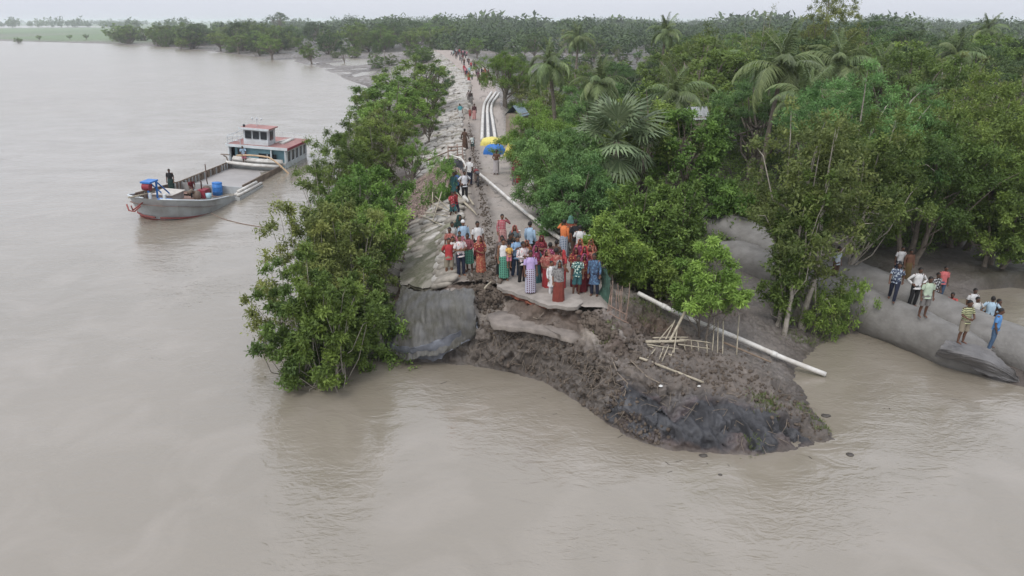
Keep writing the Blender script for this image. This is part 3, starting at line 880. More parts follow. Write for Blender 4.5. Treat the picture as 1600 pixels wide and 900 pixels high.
# left bank, each read off the photo: u, v of top, distance, width
G1 = 'mangrove trees along the left bank'
LT = [
 (447, 425, 22.0, 2.5, .0, 'green', 'low leafy mangrove leaning over the water at the near left tip', 3),
 (500, 405, 21.4, 2.6, -.1, 'bright', 'bushy mangrove at the near tip of the left bank with foliage down to the water', 4),
 (548, 415, 23.6, 2.4, .3, 'green', 'mangrove between the grey boulder and the near tip of the bank', 5),
 (470, 335, 25.2, 3.6, .4, 'olive', 'tall pale stemmed mangrove behind the near tip of the left bank', 6),
 (530, 318, 26.5, 3.6, 1.2, 'olive', 'thin crowned mangrove with bare grey stems beside the concrete blocks', 7),
 (575, 328, 28.6, 2.9, 1.2, 'bright', 'light green mangrove hanging over the mossy concrete slope', 8),
 (572, 268, 32.5, 3.9, 1.0, 'bright', 'bright yellow green rounded tree beside the palm thatch on the left bank', 9),
 (525, 300, 31, 3.6, .5, 'green', 'mangrove at the water edge left of the bright green rounded tree', 10),
]
for i, (u, vt, Y, W, z0, mt, lb, sd) in enumerate(LT):
    x, y, H = at_top(u, vt, Y)
    o = own('mangrove', x, y, H + .2, W, z0, lb, G1, 'mangrove_tree', mt, sd * 31, 1.0, 3 + i % 2, .10)
for i, (u, vt, Y, W, kind, mt, lb) in enumerate([
 (522, 198, 41, 4.2, 'mangrove', 'green', 'dark leafy tree farthest out over the river opposite the barge stern'),
 (500, 232, 39, 3.2, 'thin', 'green', 'slim outlying tree at the water left of the dark leafy tree'),
 (572, 185, 45, 5.0, 'mangrove', 'green', 'spreading grey stemmed tree midway up the left bank'),
 (600, 170, 48, 4.0, 'broad', 'olive', 'dull olive tree between the grey stemmed tree and the sand bags'),
 (640, 215, 44, 1.8, 'broad', 'green', 'small round tree at the top of the bag slope'),
 (600, 118, 66, 7.0, 'broad', 'green', 'wide dark green tree at the foot of the bare white pole'),
 (640, 90, 78, 7.2, 'broad', 'green', 'tallest tree on the left bank crowding the road'),
 (676, 100, 84, 4.6, 'dark', 'dark', 'dark tree leaning over the far bags on the left road edge'),
 (612, 140, 56, 4.8, 'broad', 'bright', 'light green tree in front of the tallest left bank tree'),
 (660, 130, 66, 3.8, 'broad', 'green', 'dense tree hiding the bags below the bend of the road'),
 (580, 150, 60, 4.5, 'mangrove', 'green', 'water edge tree below the mud flats'),
 (668, 165, 60, 2.0, 'broad', 'green', 'small tree poking up beside the road bags')]):
    x, y, H = at_top(u, vt, Y)
    put(kind, x, y, H, W, lb, G1, mat=LM[mt])
for u, vt, Y, W, lb in [(1545, 385, 37, 2.6, 'low bush on the far side of the pond, left one'), (1585, 400, 36, 2.8, 'low bush on the far side of the pond at the right edge'), (1500, 405, 39, 2.2, 'dark low bush between trunks behind the pond'), (1230, 440, 26.5, 1.3, 'low leafy sprout at the foot of the twisting trunk'), (1290, 455, 25.0, 1.5, 'bushy shoots around the base of the twisting trunk'), (1340, 440, 25.5, 1.3, 'leafy shoots right of the twisting trunk')]:
    x, y, H = at_top(u, vt, Y); put('bush', x, y, max(.8, H), W, lb, None)
x, y, H = at_top(690, 248, 38.5)
put('bush', x, y, H, 1.5, 'small shrub growing between the thatch and the bamboo rack', None)

# right side, near trees
def near(u, vt, Y, W, z0, kind, mt, lb, sd, dens_=1.5, stems=3, tr=.13, bark='bark_pale', name=None, cat='tree', grp=None):
    x, y, H = at_top(u, vt, Y)
    return own(kind, x, y, H, W, z0, lb, grp, name, mt, sd, dens_, stems, tr, bark, cat)
near(1302, 135, 25.6, 4.2, .9, 'thin', 'olive', 'tall multi stemmed tree with a twisting pale trunk in front of the geotubes', 901, 3.6, 3, .17, name='tall_tree')
near(1262, 240, 25.0, 1.9, .5, 'thin', 'green', 'slim leaning tree left of the twisting pale trunk', 902, 2.4, 2, .10, name='tall_tree')
near(1350, 200, 29.5, 5.4, 2.8, 'mangrove', 'green', 'broad green tree hanging over the geotube crease', 903, 2.0, 3, .15, name='tall_tree')
near(1360, 118, 34, 6.4, 3.0, 'feather', 'feather', 'pale feathery tree rising above the twisting trunk', 904, 2.0, 2, .2, name='feathery_tree')
near(1470, 180, 33, 6.0, 2.6, 'mangrove', 'green', 'dense green tree over the standing group on the geotube', 905, 2.1, 3, .18, 'bark', name='tall_tree')
near(1565, 112, 35, 7.2, 1.4, 'mangrove', 'green', 'large tree at the right edge over the pond', 906, 2.6, 3, .22, 'bark', name='tall_tree')
near(1440, 235, 38, 4.5, 1.6, 'dark', 'dark', 'dark tree behind the mud pond', 907, 1.5, 2, .16, 'bark', name='dark_tree')
near(1600, 235, 32, 4.0, .5, 'mangrove', 'green', 'shaded tree on the far side of the pond at the right edge', 908, 2.0, 3, .15, 'bark', name='tall_tree')
near(1115, 378, 22.9, 2.1, .9, 'feather', 'bright', 'small feathery sapling beside the end of the white pipe', 909, .75, 2, .05, 'bark', name='sapling')
near(1060, 300, 27.8, 2.4, .6, 'mangrove', 'green', 'rounded leafy tree left of the grey geotube', 910, 1.2, 2, .1, 'bark', name='leafy_tree')
near(1010, 290, 28, 2.6, .5, 'mangrove', 'green', 'leafy tree behind the white pipe gap', 911, 1.2, 2, .1, 'bark', name='leafy_tree')
near(955, 342, 25.1, 1.7, .4, 'feather', 'bright', 'bright green shrub beside the crowd at the road edge', 912, .9, 3, .06, 'bark', name='shrub', cat='shrub')
near(1048, 400, 25.6, 1.3, .3, 'thin', 'green', 'vine covered bush over the white pipe', 913, .8, 3, .05, 'bark', name='shrub', cat='shrub')
near(990, 378, 26.0, 1.7, .3, 'feather', 'bright', 'light green bush just right of the bamboo stakes', 914, .8, 3, .05, 'bark', name='shrub', cat='shrub')
near(880, 205, 34, 4.8, .4, 'feather', 'feather', 'large feathery tree overhanging the road before the fan palm', 915, 2.0, 2, .15, 'bark', name='feathery_tree')
near(905, 255, 30.5, 3.6, .3, 'feather', 'feather', 'low feathery tree behind the orange shirted man', 916, 1.4, 2, .12, 'bark', name='feathery_tree')
near(848, 165, 44, 5.0, .4, 'feather', 'bright', 'light feathery tree overhanging the yellow tarp', 917, 1.5, 2, .14, 'bark', name='feathery_tree')
near(1115, 288, 37, 3.6, .8, 'broad', 'bright', 'yellow green creeper covered tree above the geotubes', 918, 1.3, 2, .1, 'bark', name='leafy_tree')
near(1190, 305, 38, 4.0, .9, 'thin', 'olive', 'sagging shrubby tree between the geotube and the twisting trunk', 919, 1.6, 3, .1, 'bark', name='slender_tree')
near(1085, 175, 38, 4.0, 2.2, 'broad', 'bright', 'light green mango like tree right of the fan palm', 920, 1.4, 1, .15, 'bark', name='leafy_tree')
near(788, 82, 84, 6.4, 2.0, 'feather', 'bright', 'round light green tree alone at the right edge of the road', 921, 1.6, 1, .2, 'bark', name='roadside_tree')
near(1306, 2, 88, 7.6, 3.0, 'broad', 'olive', 'tallest olive crowned tree breaking the skyline', 922, 3.2, 2, .3, 'bark', name='tall_tree')
near(1435, 82, 50, 7.4, 2.0, 'dark', 'green', 'big glossy dark domed tree between the palms', 923, 1.8, 1, .25, 'bark', name='dark_tree')
near(1100, 50, 76, 9.5, 3.0, 'broad', 'olive', 'broad mixed green tree on the skyline right of the dark hollow', 924, 2.0, 1, .3, 'bark', name='leafy_tree')
near(1195, 12, 105, 6.0, 3.0, 'thin', 'olive', 'sparse half bare tree on the skyline', 925, .7, 2, .2, 'bark_pale', name='bare_tree')

# palms (u, v of crown heart, distance, height scale)
PL = [(872, 108, 52, 'coconut', .85, 'upright coconut palm nearest the road'), (940, 135, 46, 'coconut', .8, 'coconut palm half hidden behind the fan palm'),
      (1055, 152, 44, 'coconut', .85, 'young coconut palm with a yellow green heart'), (1210, 112, 45, 'coconut', 1.15, 'largest coconut palm with drooping fronds and a bare trunk'),
      (1322, 105, 47, 'coconut', 1.0, 'upright feather crowned coconut palm behind the pale feathery tree'), (1500, 88, 62, 'coconut', 1.0, 'coconut palm near the right skyline'),
      (1035, 52, 85, 'coconut', .9, 'far coconut palm poking up above the dark hollow'), (1385, 118, 52, 'coconut', .9, 'coconut palm beside the big glossy domed tree'),
      (1545, 50, 90, 'coconut', .9, 'coconut palm just under the right horizon'), (900, 62, 95, 'coconut', .9, 'distant coconut palm behind the road trees'),
      (1265, 160, 40, 'coconut', .8, 'short coconut palm with one arching frond'), (1120, 95, 70, 'coconut', .9, 'coconut palm behind the big drooping palm'),
      (960, 222, 36, 'fan', 1.12, 'large grey green fan palm above the feathery trees'), (1452, 150, 50, 'coconut', .8, 'dull coconut palm above the right hand trees')]
for i, (u, v, Y, kd, s, lb) in enumerate(PL):
    x, y, H = at_top(u, v, Y)
    palm((x, y, gz(x, y)), H, s * (1.0 if kd == 'fan' else .86), kd, lb, 40 + i, 'coconut palms in the wood' if kd != 'fan' else None)

# the wood: individually placed trees on a jittered grid
occupied = [(o.location.x, o.location.y) for o in col.objects if o.type == 'EMPTY' and o.get('category') in ('tree', 'palm tree')]
cnt = 0
WL = {'broad': 'mid green round tree in the wood right of the road', 'feather': 'feathery tree in the wood right of the road', 'dark': 'dark glossy tree in the wood right of the road', 'umbrella': 'dark spreading tree in the wood right of the road', 'thin': 'olive slender tree in the wood right of the road'}
FL = {'broad': 'mid green round tree in the hazy far wood', 'feather': 'feathery tree in the hazy far wood', 'dark': 'dark tree in the hazy far wood', 'umbrella': 'flat topped spreading tree in the hazy far wood', 'thin': 'slender tree in the hazy far wood'}
y = 34.0
wood = []
while y < 235:
    st = 4.4 + y * .028
    x = xr(y) + 2.4 + tree_rr.random() * 2
    while x < .76 * y + 4:
        px, py = x + tree_rr.uniform(-1, 1) * st * .35, y + tree_rr.uniform(-1, 1) * st * .35
        uu = 800 + FPX * px / (py * CT + 10 * ST)
        ok = all((px - a) ** 2 + (py - b) ** 2 > (2.2 if py < 60 else 3) ** 2 for a, b in occupied)
        if py < 42 and (uu > 1180): ok = False
        if py < 36 and (uu > 1000): ok = False
        if 930 < uu < 1080 and 56 < py < 80: ok = False
        if ok and px > xr(py) + 2.2: wood.append((px, py))
        x += st
    y += st * .9
for px, py in wood:
    kd = tree_rr.choices(['broad', 'feather', 'dark', 'umbrella', 'thin'], [.30, .2, .26, .09 if py > 55 else 0, .15])[0]
    g = gz(px, py)
    lim = CAMZ - py * math.tan(R(tree_rr.uniform(.5, 2.6) + (2.2 if px < .22 * py and py < 200 else 0))) - g
    base_ = min(lim, tree_rr.uniform(6.2, 8.8) if py < 60 else tree_rr.uniform(6.8, 10.5))
    if py < 60: base_ = min(base_, 5.0 + (py - 30) * .11 + tree_rr.uniform(-.6, .9))
    edge_ = px - xr(py)
    if edge_ < 5: base_ *= .62 + .05 * edge_
    if py > 100 and tree_rr.random() < .06: base_ *= 1.2
    H = max(3.0, base_)
    kds = kd if not (edge_ < 5 and kd == 'umbrella') else 'broad'
    far = py > 125
    Wd = {'broad': .85, 'feather': .85, 'dark': .9, 'umbrella': 1.15, 'thin': .75}[kds] * H * tree_rr.uniform(.85, 1.15)
    pl_ = (('close behind the roadside trees' if edge_ < 9 else 'in the middle of the wood' if px < .42 * py else 'toward the right edge of the wood') + (', front rows' if py < 58 else ', middle rows' if py < 90 else ', back rows')) if not far else ('along the far road' if px < .15 * py else 'behind the palms' if px < .45 * py else 'at the right')
    put(kds, px, py, H, Wd, (WL[kds].split(' in the wood')[0] + ' ' + pl_) if not far else FL[kds] + ' ' + pl_, 'trees in the far wood' if far else 'trees in the wood right of the road')
    cnt += 1
# trees along the far left shore and beyond the mud flats
LB = {'broad': 'round green tree of the far left shore wood', 'dark': 'dark tree of the far left shore wood', 'umbrella': 'spreading tree of the far left shore wood', 'mangrove': 'low tree on the far left shore'}
shore = []
for i in range(105):
    v = tree_rr.uniform(66, 84) if i < 75 else tree_rr.uniform(60, 70)
    u = tree_rr.uniform(180, 720)
    lim = np.interp(u, [150, 240, 330, 410, 470, 560, 640, 700], [66, 69, 76, 84, 86, 80, 82, 72])
    if v > lim: v = lim - tree_rr.uniform(0, 6)
    shore.append((u, v))
for u, v in shore:
    q = P(u, v, 1.0); kd = tree_rr.choice(['broad', 'dark', 'broad', 'mangrove', 'mangrove'])
    H = tree_rr.uniform(7.5, 11) * (1.05 if q[1] > 300 else .85)
    if kd == 'mangrove': H *= .7
    put(kd, q[0], q[1], H * 1.25, H * tree_rr.uniform(.95, 1.35), LB[kd] + (' near the green field' if u < 330 else ' above the bend of the shore' if u < 470 else ' beyond the mud flats' if u < 610 else ' next to the road head'), 'trees of the far left shore', z=gz(q[0], q[1]) - H * .30)
    cnt += 1
for i in range(22):
    u = tree_rr.uniform(470, 690); v = tree_rr.uniform(88, 112) if u > 540 else tree_rr.uniform(88, 97); q = P(u, v, .5)
    if gz(q[0], q[1]) < .05: continue
    H = tree_rr.uniform(2.0, 4.2); put('mangrove', q[0], q[1], H * 1.2, H * 1.5, 'small low tree scattered over the far mud flats', 'small trees on the far mud flats', z=gz(q[0], q[1]) - H * .25)
for u, v, H, lb in [(283, 76, 5, 'round bush standing alone at the far water edge'), (425, 90, 7.5, 'leafy tree at the bend of the far shore'), (487, 97, 5, 'light tree on the mud point'), (538, 95, 3.5, 'small tree on the mud flat'), (345, 78, 7.5, 'tree at the edge of the shore wood'), (372, 82, 7.5, 'broad tree overhanging the far shore mud'), (588, 93, 3.2, 'smallest tree on the mud flat'), (28, 66, 4, 'bush at the far left of the shore'), (62, 62.5, 3, 'low bush on the green field edge'), (110, 62.5, 3, 'dark hedge tree on the green field'), (135, 62.5, 3.4, 'hedge tree left of the shore wood'), (440, 60, 16, 'tallest flat crowned tree on the left skyline'), (690, 62, 15, 'tall tree cluster on the middle skyline')]:
    q = P(u, v, .6); put('umbrella' if 'flat' in lb else 'broad', q[0], q[1], H, H * (1.1 if H < 12 else .9), lb, None)
    cnt += 1
print('TREES', cnt, len(wood))

# the hazy distance: woods too far away to tell apart
rng = np.random.default_rng(9)
def mass(name, label, n, sampler, leaf, hh, mat, K=70):
    c = sampler(n)
    ok = np.isfinite(c[:, 0]); c = c[ok]; n = len(c)
    Hs = rng.uniform(.6, 1.2, n) ** 1.2 * hh * (1 + .55 * vnoise(np.stack([c[:, 0] / 45, c[:, 1] / 90, c[:, 0] * 0], 1)))
    d = unit(rng.normal(size=(n * K, 3))); ti = np.repeat(np.arange(n), K)
    q = d * (rng.random(n * K) ** .25)[:, None]
    b = np.stack([c[ti, 0] + q[:, 0] * Hs[ti] * .6, c[ti, 1] + q[:, 1] * Hs[ti] * .6, 1 + Hs[ti] * .55 + q[:, 2] * Hs[ti] * .45], 1)
    V = leaves(rng, b, rng.normal(size=b.shape), d + np.array([0, 0, .8]), leaf * rng.uniform(.6, 1.3, len(b)) * (Hs[ti] / hh), leaf * .9 * np.ones(len(b)))
    o = link(name, quads_mesh(name, V, np.arange(len(V)).reshape(-1, 4), tint=np.repeat(np.clip(rng.random(n)[ti] * .6 + rng.random(len(b)) * .4, 0, 1), 4)), LM[mat])
    tag(o, label, None, None, 'stuff')
def s1(n):
    yy = rng.uniform(236, 950, n) ** 1.0; xx = rng.uniform(-.36, .80, n) * yy
    bad = (xx < -.10 * yy) & (yy < 430) | (rng.random(n) < .0)
    bad |= (xx > .60 * yy) & (yy > 400) & (yy < 800)
    xx[bad] = np.nan; return np.stack([xx, yy], 1)
mass('distant_woodland', 'continuous woodland canopy stretching to the horizon behind the road', 1300, s1, 1.15, 9.5, 'dark', 190)
def s2(n):
    b = rng.integers(0, 5, n); yy = np.array([620, 1050, 1500, 2300, 3600])[b] * rng.uniform(.94, 1.06, n)
    xx = rng.uniform(-.95, .95, n) * yy
    gap = vnoise(np.stack([xx / yy * 9 + b * 7, b * 3.3, xx * 0], 1)) < -.15
    bad = gap | ((b == 0) & (xx < -.62 * yy)); xx[bad] = np.nan
    return np.stack([xx, yy], 1)
mass('horizon_tree_line', 'blue grey tree lines far off along the horizon', 2200, s2, 3.4, 11, 'dark', 60)

# undergrowth: what nobody could count
def undergrowth(name, label, mat, n, sampler, L, K=16, h=.7):
    c = sampler(n); c = c[np.isfinite(c[:, 0])]
    z = np.array([gz(a, b) for a, b in c[:, :2]])
    cc = np.stack([c[:, 0], c[:, 1], z + h * .35], 1)
    dd = unit(rng.normal(size=cc.shape) + np.array([0, 0, 1.2]))
    V, T = sprays(rng, cc, dd, rng.uniform(.5, 1.0, len(cc)) * h, 5, K, L, .4, .7, 1)
    tag(link(name, quads_mesh(name, V, np.arange(len(V)).reshape(-1, 4), tint=T), LM[mat]), label, None, None, 'stuff')
def u1(n):
    yy = rng.uniform(0, 1, n) ** 1.5 * 62 + 27; off = rng.uniform(0, 1, n) ** 1.4 * 22 + 1.1
    xx = xr(yy) + off
    uu = 800 + FPX * xx / (yy * CT + 10.6 * ST)
    bad = (uu > 1125) & (yy < 34) | (yy < 24.5); xx[bad] = np.nan
    return np.stack([xx, yy], 1)
undergrowth('undergrowth', 'tangled green undergrowth right of the road', 'green', 2600, u1, .17, 12, .9)
def u2(n):
    yy = rng.uniform(22.6, 75, n); yy[: n // 3] = rng.uniform(21.8, 28, n // 3)
    tx = np.interp(yy, [21.4, 23, 26, 30, 35.4, 42, 50, 64, 80], [-5.0, -5.3, -6.6, -7.9, -9.4, -11.2, -12.6, -14.3, -15.5])
    xx = tx + rng.uniform(-.3, 1.6, n)
    return np.stack([xx, yy], 1)
undergrowth('bank_undergrowth', 'low leaves and suckers at the foot of the left bank trees', 'green', 420, u2, .14, 12, .6)
def tuft(name, label, spots, mat, n, h, spread):
    V = []; T = []
    for (x, y) in spots:
        b = np.stack([x + rng.normal(size=n) * spread, y + rng.normal(size=n) * spread * .7, np.zeros(n)], 1)
        b[:, 2] = [gz(a, c) for a, c in b[:, :2]]
        ax = unit(rng.normal(size=(n, 3)) * .45 + np.array([0, 0, 1.0]))
        V.append(leaves(rng, b, ax, rng.normal(size=(n, 3)), h * rng.uniform(.5, 1.2, n), np.full(n, .018), .3)); T.append(np.repeat(rng.random(n), 4))
    V = np.concatenate(V)
    tag(link(name, quads_mesh(name, V, np.arange(len(V)).reshape(-1, 4), tint=np.concatenate(T)), LM[mat]), label, None, None, 'stuff')
tuft('grass', 'grass tufts sliding down with the collapsed bank', [tuple(pix(u, v)[:2]) for u, v in [(1190, 618), (1200, 630), (1205, 640), (1195, 625), (1255, 640), (1270, 655), (1285, 668), (950, 520), (1010, 480), (1030, 490), (1000, 470), (1235, 520), (1250, 530), (1265, 535), (1280, 530), (975, 470), (900, 350), (880, 335), (860, 315), (925, 370), (945, 400), (960, 440), (1010, 500), (1280, 575), (1175, 700), (640, 350), (650, 345), (655, 360)]], 'grass', 80, .17, .22)
# ------------------------------------------------------------------ bank works: bags, tarps, geotubes, pipes, bamboo
def rot_to(n, yaw):
    q = Vector((0, 0, 1)).rotation_difference(Vector(n)); return (q.to_matrix() @ Matrix.Rotation(yaw, 3, 'Z')).to_euler()
def bag_mesh(seed, L=.80, W=.50, H=.20):
    mb = MB(); mb.ball((0, 0, 0), (L / 2, W / 2, H / 2), 16, 8, e=.62)
    V = mb.v[0]
    d = fbm(V * 4 + seed * 9.7, 3)
    V += V / (np.linalg.norm(V, axis=1)[:, None]) * d[:, None] * .035
    V[:, 2] -= .10 * (V[:, 0] / L) ** 2 + .05 * (V[:, 1] / W) ** 2
    pinch = np.clip((np.abs(V[:, 0]) / (L / 2) - .78) / .2, 0, 1)
    V[:, 2] *= 1 - .65 * pinch
    V[:, 1] *= 1 - .12 * np.clip((V[:, 0] / (L / 2) - .6), 0, 1)
    mb.v[0] = V
    m_ = mb.mesh('sandbag', True); m_.materials.append(M['bag']); return m_
BAGS = [bag_mesh(i) for i in range(5)]
BAGL = {'bag': 'grey brown sand bag stacked on the left side slope of the road', 'bag_pale': 'pale sun bleached sand bag on the left side slope of the road', 'bag_moss': 'greenish stained sand bag on the left side slope of the road'}
br = random.Random(3)
nb = 0
EB = {}
rest = MB()
def place_bag(x, y, z, yaw, n, kind, s=1.0, label=None, group='sand bags stacked on the left side slope', tilt=0):
    o = link('sandbag', BAGS[br.randrange(5)], M[kind], None, (x, y, z), rot_to(n, yaw), (s, s * br.uniform(.9, 1.1), s * br.uniform(.9, 1.2)))
    tag(o, label or BAGL[kind], 'sand bag', group)
    return o
# the stacked column of big bags at the road's left edge, near end
for i in range(11):
    v = 438 - i * 10.5 + 0.12 * i * i
    u = 702 + i * 1.0
    q = P(u, v, RZ)
    for lay in range(2):
        lb = {(0, 1): 'big pale end bag drooping over the broken corner of the bank', (0, 0): 'big bag under the drooping end bag at the broken corner'}.get((i, lay))
        place_bag(q[0] - .12 - .16 * (1 - lay), q[1], RZ - .10 + .17 * lay, br.uniform(-.15, .15) - (.2 if i == 0 else 0), (-.30, 0, 1), br.choice(['bag', 'bag', 'bag_moss', 'bag_pale']), 1.25, lb or 'large sand bag in the tight row along the near left road edge'); nb += 1
def kindat(y): return br.choices(['bag', 'bag_pale', 'bag_moss'], [.6, .25, .15] if y < 48 else [.25, .7, .05])[0]
y = 29.6
while y < 235:
    sp = .50 if y < 75 else 1.1
    ncol = 5 if y < 75 else 3
    for j in range(ncol):
        t = j / 5 * 4.1 + .15
        if y < 31.5 and j > 2: continue
        xx = xl(y) - t * .93 + br.uniform(-.28, .28); yy = y + br.uniform(-.25, .25)
        g = gz(xx, yy); n = gn(xx, yy)
        if nb < 296:
            place_bag(xx, yy, g + .09 + br.uniform(-.03, .10), br.uniform(-.55, .55), n, kindat(y), 1.0 + br.uniform(-.1, .1)); nb += 1
        else:
            s = 1.25 if y > 75 else 1.0
            me_ = BAGS[br.randrange(5)]
            E_ = rot_to(n, br.uniform(-1.2, 1.2)).to_matrix()
            key = kindat(y)
            EB.setdefault(key, []).append((xx, yy, g + .1, s * (2.0 if y > 75 else 1), E_, br.randrange(5)))
    y += sp
for key, L_ in EB.items():
    VV, FF, n_ = [], [], 0
    small = {}
    for (x, yy, z, s, E_, bi) in L_:
        mb = MB(); mb.ball((0, 0, 0), (.4, .25, .11), 8, 5, e=.7)
        V = mb.v[0] + .03 * np.random.default_rng(bi).normal(size=mb.v[0].shape)
        V = (V * s) @ np.array(E_).T + np.array([x, yy, z])
        VV.append(V); FF += [tuple(i + n_ for i in f) for f in mb.f]; n_ += len(V)
    m_ = bpy.data.meshes.new('sandbags'); m_.from_pydata(np.concatenate(VV).tolist(), [], FF)
    m_.polygons.foreach_set('use_smooth', [True] * len(m_.polygons))
    tag(link('far_sandbags', m_, M[key]), 'sand bags heaped along the far left road edge', None, None, 'stuff')

# concrete slope with moss, and blocks at its foot
def sheet(name, grid, mat, th=.02, nu=40, nv=40, wr=None, smooth=True, parent=None, ejit=.07):
    """smooth sheet through rows of (u,v,z) picks"""
    G = np.array([[P(*q) for q in row] for row in grid]); r, c = G.shape[:2]
    a = np.linspace(0, r - 1, nv); b = np.linspace(0, c - 1, nu)
    def interp(G, s, ax):
        i = np.clip(np.floor(s).astype(int), 0, G.shape[ax] - 2); f = s - i
        def g(k): return np.take(G, np.clip(i + k, 0, G.shape[ax] - 1), axis=ax)
        sh = [1, 1, 1]; sh[ax] = -1; f = f.reshape(sh)
        p0, p1, p2, p3 = g(-1), g(0), g(1), g(2)
        return .5 * ((2 * p1) + (-p0 + p2) * f + (2 * p0 - 5 * p1 + 4 * p2 - p3) * f ** 2 + (-p0 + 3 * p1 - 3 * p2 + p3) * f ** 3)
    S = interp(interp(G, a, 0), b, 1)
    du = np.gradient(S, axis=1); dv = np.gradient(S, axis=0); N = unit(np.cross(dv, du))
    if N[..., 2].mean() < 0: N = -N
    if wr is not None: S = S + N * wr(S, np.repeat(a[:, None] / (r - 1), nu, 1), np.repeat(b[None] / (c - 1), nv, 0))[..., None]
    em = np.minimum(np.minimum(np.arange(nv)[:, None], nv - 1 - np.arange(nv)[:, None]) / nv, np.minimum(np.arange(nu)[None], nu - 1 - np.arange(nu)[None]) / nu); ew = np.clip(1 - em / .12, 0, 1)[..., None] * ejit
    S = S + ew * np.stack([vnoise(S.reshape(-1, 3) * 3.1 + 5 * i_) + .6 * vnoise(S.reshape(-1, 3) * 9 + 5 * i_) for i_ in range(3)], 1).reshape(S.shape)
    V = np.concatenate([S.reshape(-1, 3), (S - N * th).reshape(-1, 3)]); n = nu * nv
    ii, jj = np.meshgrid(np.arange(nv - 1), np.arange(nu - 1), indexing='ij'); A = (ii * nu + jj).ravel()
    F = np.stack([A, A + 1, A + nu + 1, A + nu], 1)
    rim = [i for i in range(nu)] + [i * nu + nu - 1 for i in range(1, nv)] + [(nv - 1) * nu + i for i in range(nu - 2, -1, -1)] + [i * nu for i in range(nv - 2, 0, -1)]
    RF = [(rim[i], rim[(i + 1) % len(rim)], rim[(i + 1) % len(rim)] + n, rim[i] + n) for i in range(len(rim))]
    return link(name, quads_mesh(name, V, np.concatenate([F, F[:, ::-1] + n, np.array(RF)]), smooth=smooth), mat, parent)
k = NB('mossy concrete')
t = k.n('NewGeometry'); a1 = k.n('TexNoise', Scale=1.1, Detail=6); k.l(t.outputs['Position'], a1.inputs['Vector'])
a2 = k.n('TexNoise', Scale=7, Detail=7, Roughness=.7); k.l(t.outputs['Position'], a2.inputs['Vector'])
c_ = k.mix(k.ramp(a1.outputs[0], .40, .52), (.24, .22, .185), (.075, .075, .042)); k.l(k.mix(k.ramp(a2.outputs[0], .4, .8), c_, (.17, .155, .125)), k.b.inputs['Base Color'])
k.b.inputs['Roughness'].default_value = .85; bp = k.n('Bump', Strength=.6, Distance=.04); k.l(a2.outputs[0], bp.inputs['Height']); k.l(bp.outputs[0], k.b.inputs['Normal'])
M['moss'] = k.m
o = sheet('concrete_slope', [[(648, 352, 1.75), (676, 348, 2.15), (708, 346, 2.52)], [(638, 385, 1.65), (670, 385, 2.1), (704, 385, 2.50)], [(628, 418, 1.6), (664, 420, 2.05), (698, 420, 2.46)], [(626, 442, 1.55), (660, 450, 1.95), (694, 444, 2.42)]], M['moss'], .14, wr=lambda S, a, b: .035 * fbm(S.reshape(-1, 3) * 2.5, 4).reshape(S.shape[:2]))
tag(o, 'mossy concrete slope slab between the bag row and the left trees', 'concrete slab')
blk = MB().box((0, 0, 0), (.55, .45, .30)); bv = blk.v[0]; blkm = blk.mesh('concrete_block'); blkm.materials.append(M['block'])
for i in range(13):
    t = i / 12; q = P(632 - 40 * t + br.uniform(-2, 2), 372 + 145 * t, 1.35 - .75 * t)
    o = link('concrete_block', blkm, None, None, (q[0], q[1], gz(q[0], q[1]) + .1), (br.uniform(-.15, .15), .25 + br.uniform(-.15, .15), br.uniform(-.4, .4)), br.uniform(.85, 1.3))
    tag(o, 'stained concrete block in the broken row between the mossy slope and the left trees', 'concrete block', 'concrete blocks beside the mossy slope')

# boulder
mb = MB(); mb.ball((0, 0, 0), (.42, .34, .52), 28, 20)
V = mb.v[0]; V *= (1 + .22 * fbm(V * 2.2 + 3, 3) + .06 * fbm(V * 9, 3))[:, None]
q = P(583, 549, .15)
o = mb.build('boulder', M['stone'], None, True, loc=(q[0], q[1], .42), rot=(.1, .2, .4)); tag(o, 'rounded grey boulder lodged by the water beside the left trees', 'boulder')

# lower slab that has dropped onto the ledge
low = [(760, 492), (778, 486), (800, 486), (830, 490), (856, 495), (882, 500), (904, 505), (918, 515), (912, 528), (893, 530), (872, 523), (846, 516), (820, 512), (796, 511), (772, 508)]
lq = []
for a, b in zip(low, low[1:] + low[:1]):
    za, zb = 1.98 - .0008 * (a[0] - 760), 1.98 - .0008 * (b[0] - 760)
    for t in (0, .33, .66): lq.append(P(*a, za) * (1 - t) + P(*b, zb) * t + np.array([br.uniform(-.04, .04), br.uniform(-.03, .03), br.uniform(-.01, .01)]))
n = len(lq); lc = np.mean(lq, 0); rings = []; V = []
for s_ in (1, .66, .33):
    for q in lq:
        p_ = lc + (q - lc) * s_; V.append(p_ + np.array([0, 0, .05 * fbm(p_[None] * 2.6, 3)[0]]))
V = np.array(V + [lc] + [q + np.array([0, .02, -.17]) for q in lq]) - lc
F = [(r * n + i, r * n + (i + 1) % n, (r + 1) * n + (i + 1) % n, (r + 1) * n + i) for r in range(2) for i in range(n)] + [(2 * n + i, 2 * n + (i + 1) % n, 3 * n) for i in range(n)] + [((i + 1) % n, i, 3 * n + 1 + i, 3 * n + 1 + (i + 1) % n) for i in range(n)]
mb = MB(); mb.add(V, F); tag(mb.build('fallen_slab', pm('muddy slab', (.19, .165, .145), .9, .3, 2.4, .7, bscale=20), None, True, loc=lc), 'mud coated slab dropped onto the ledge below the broken road edge', 'slab')
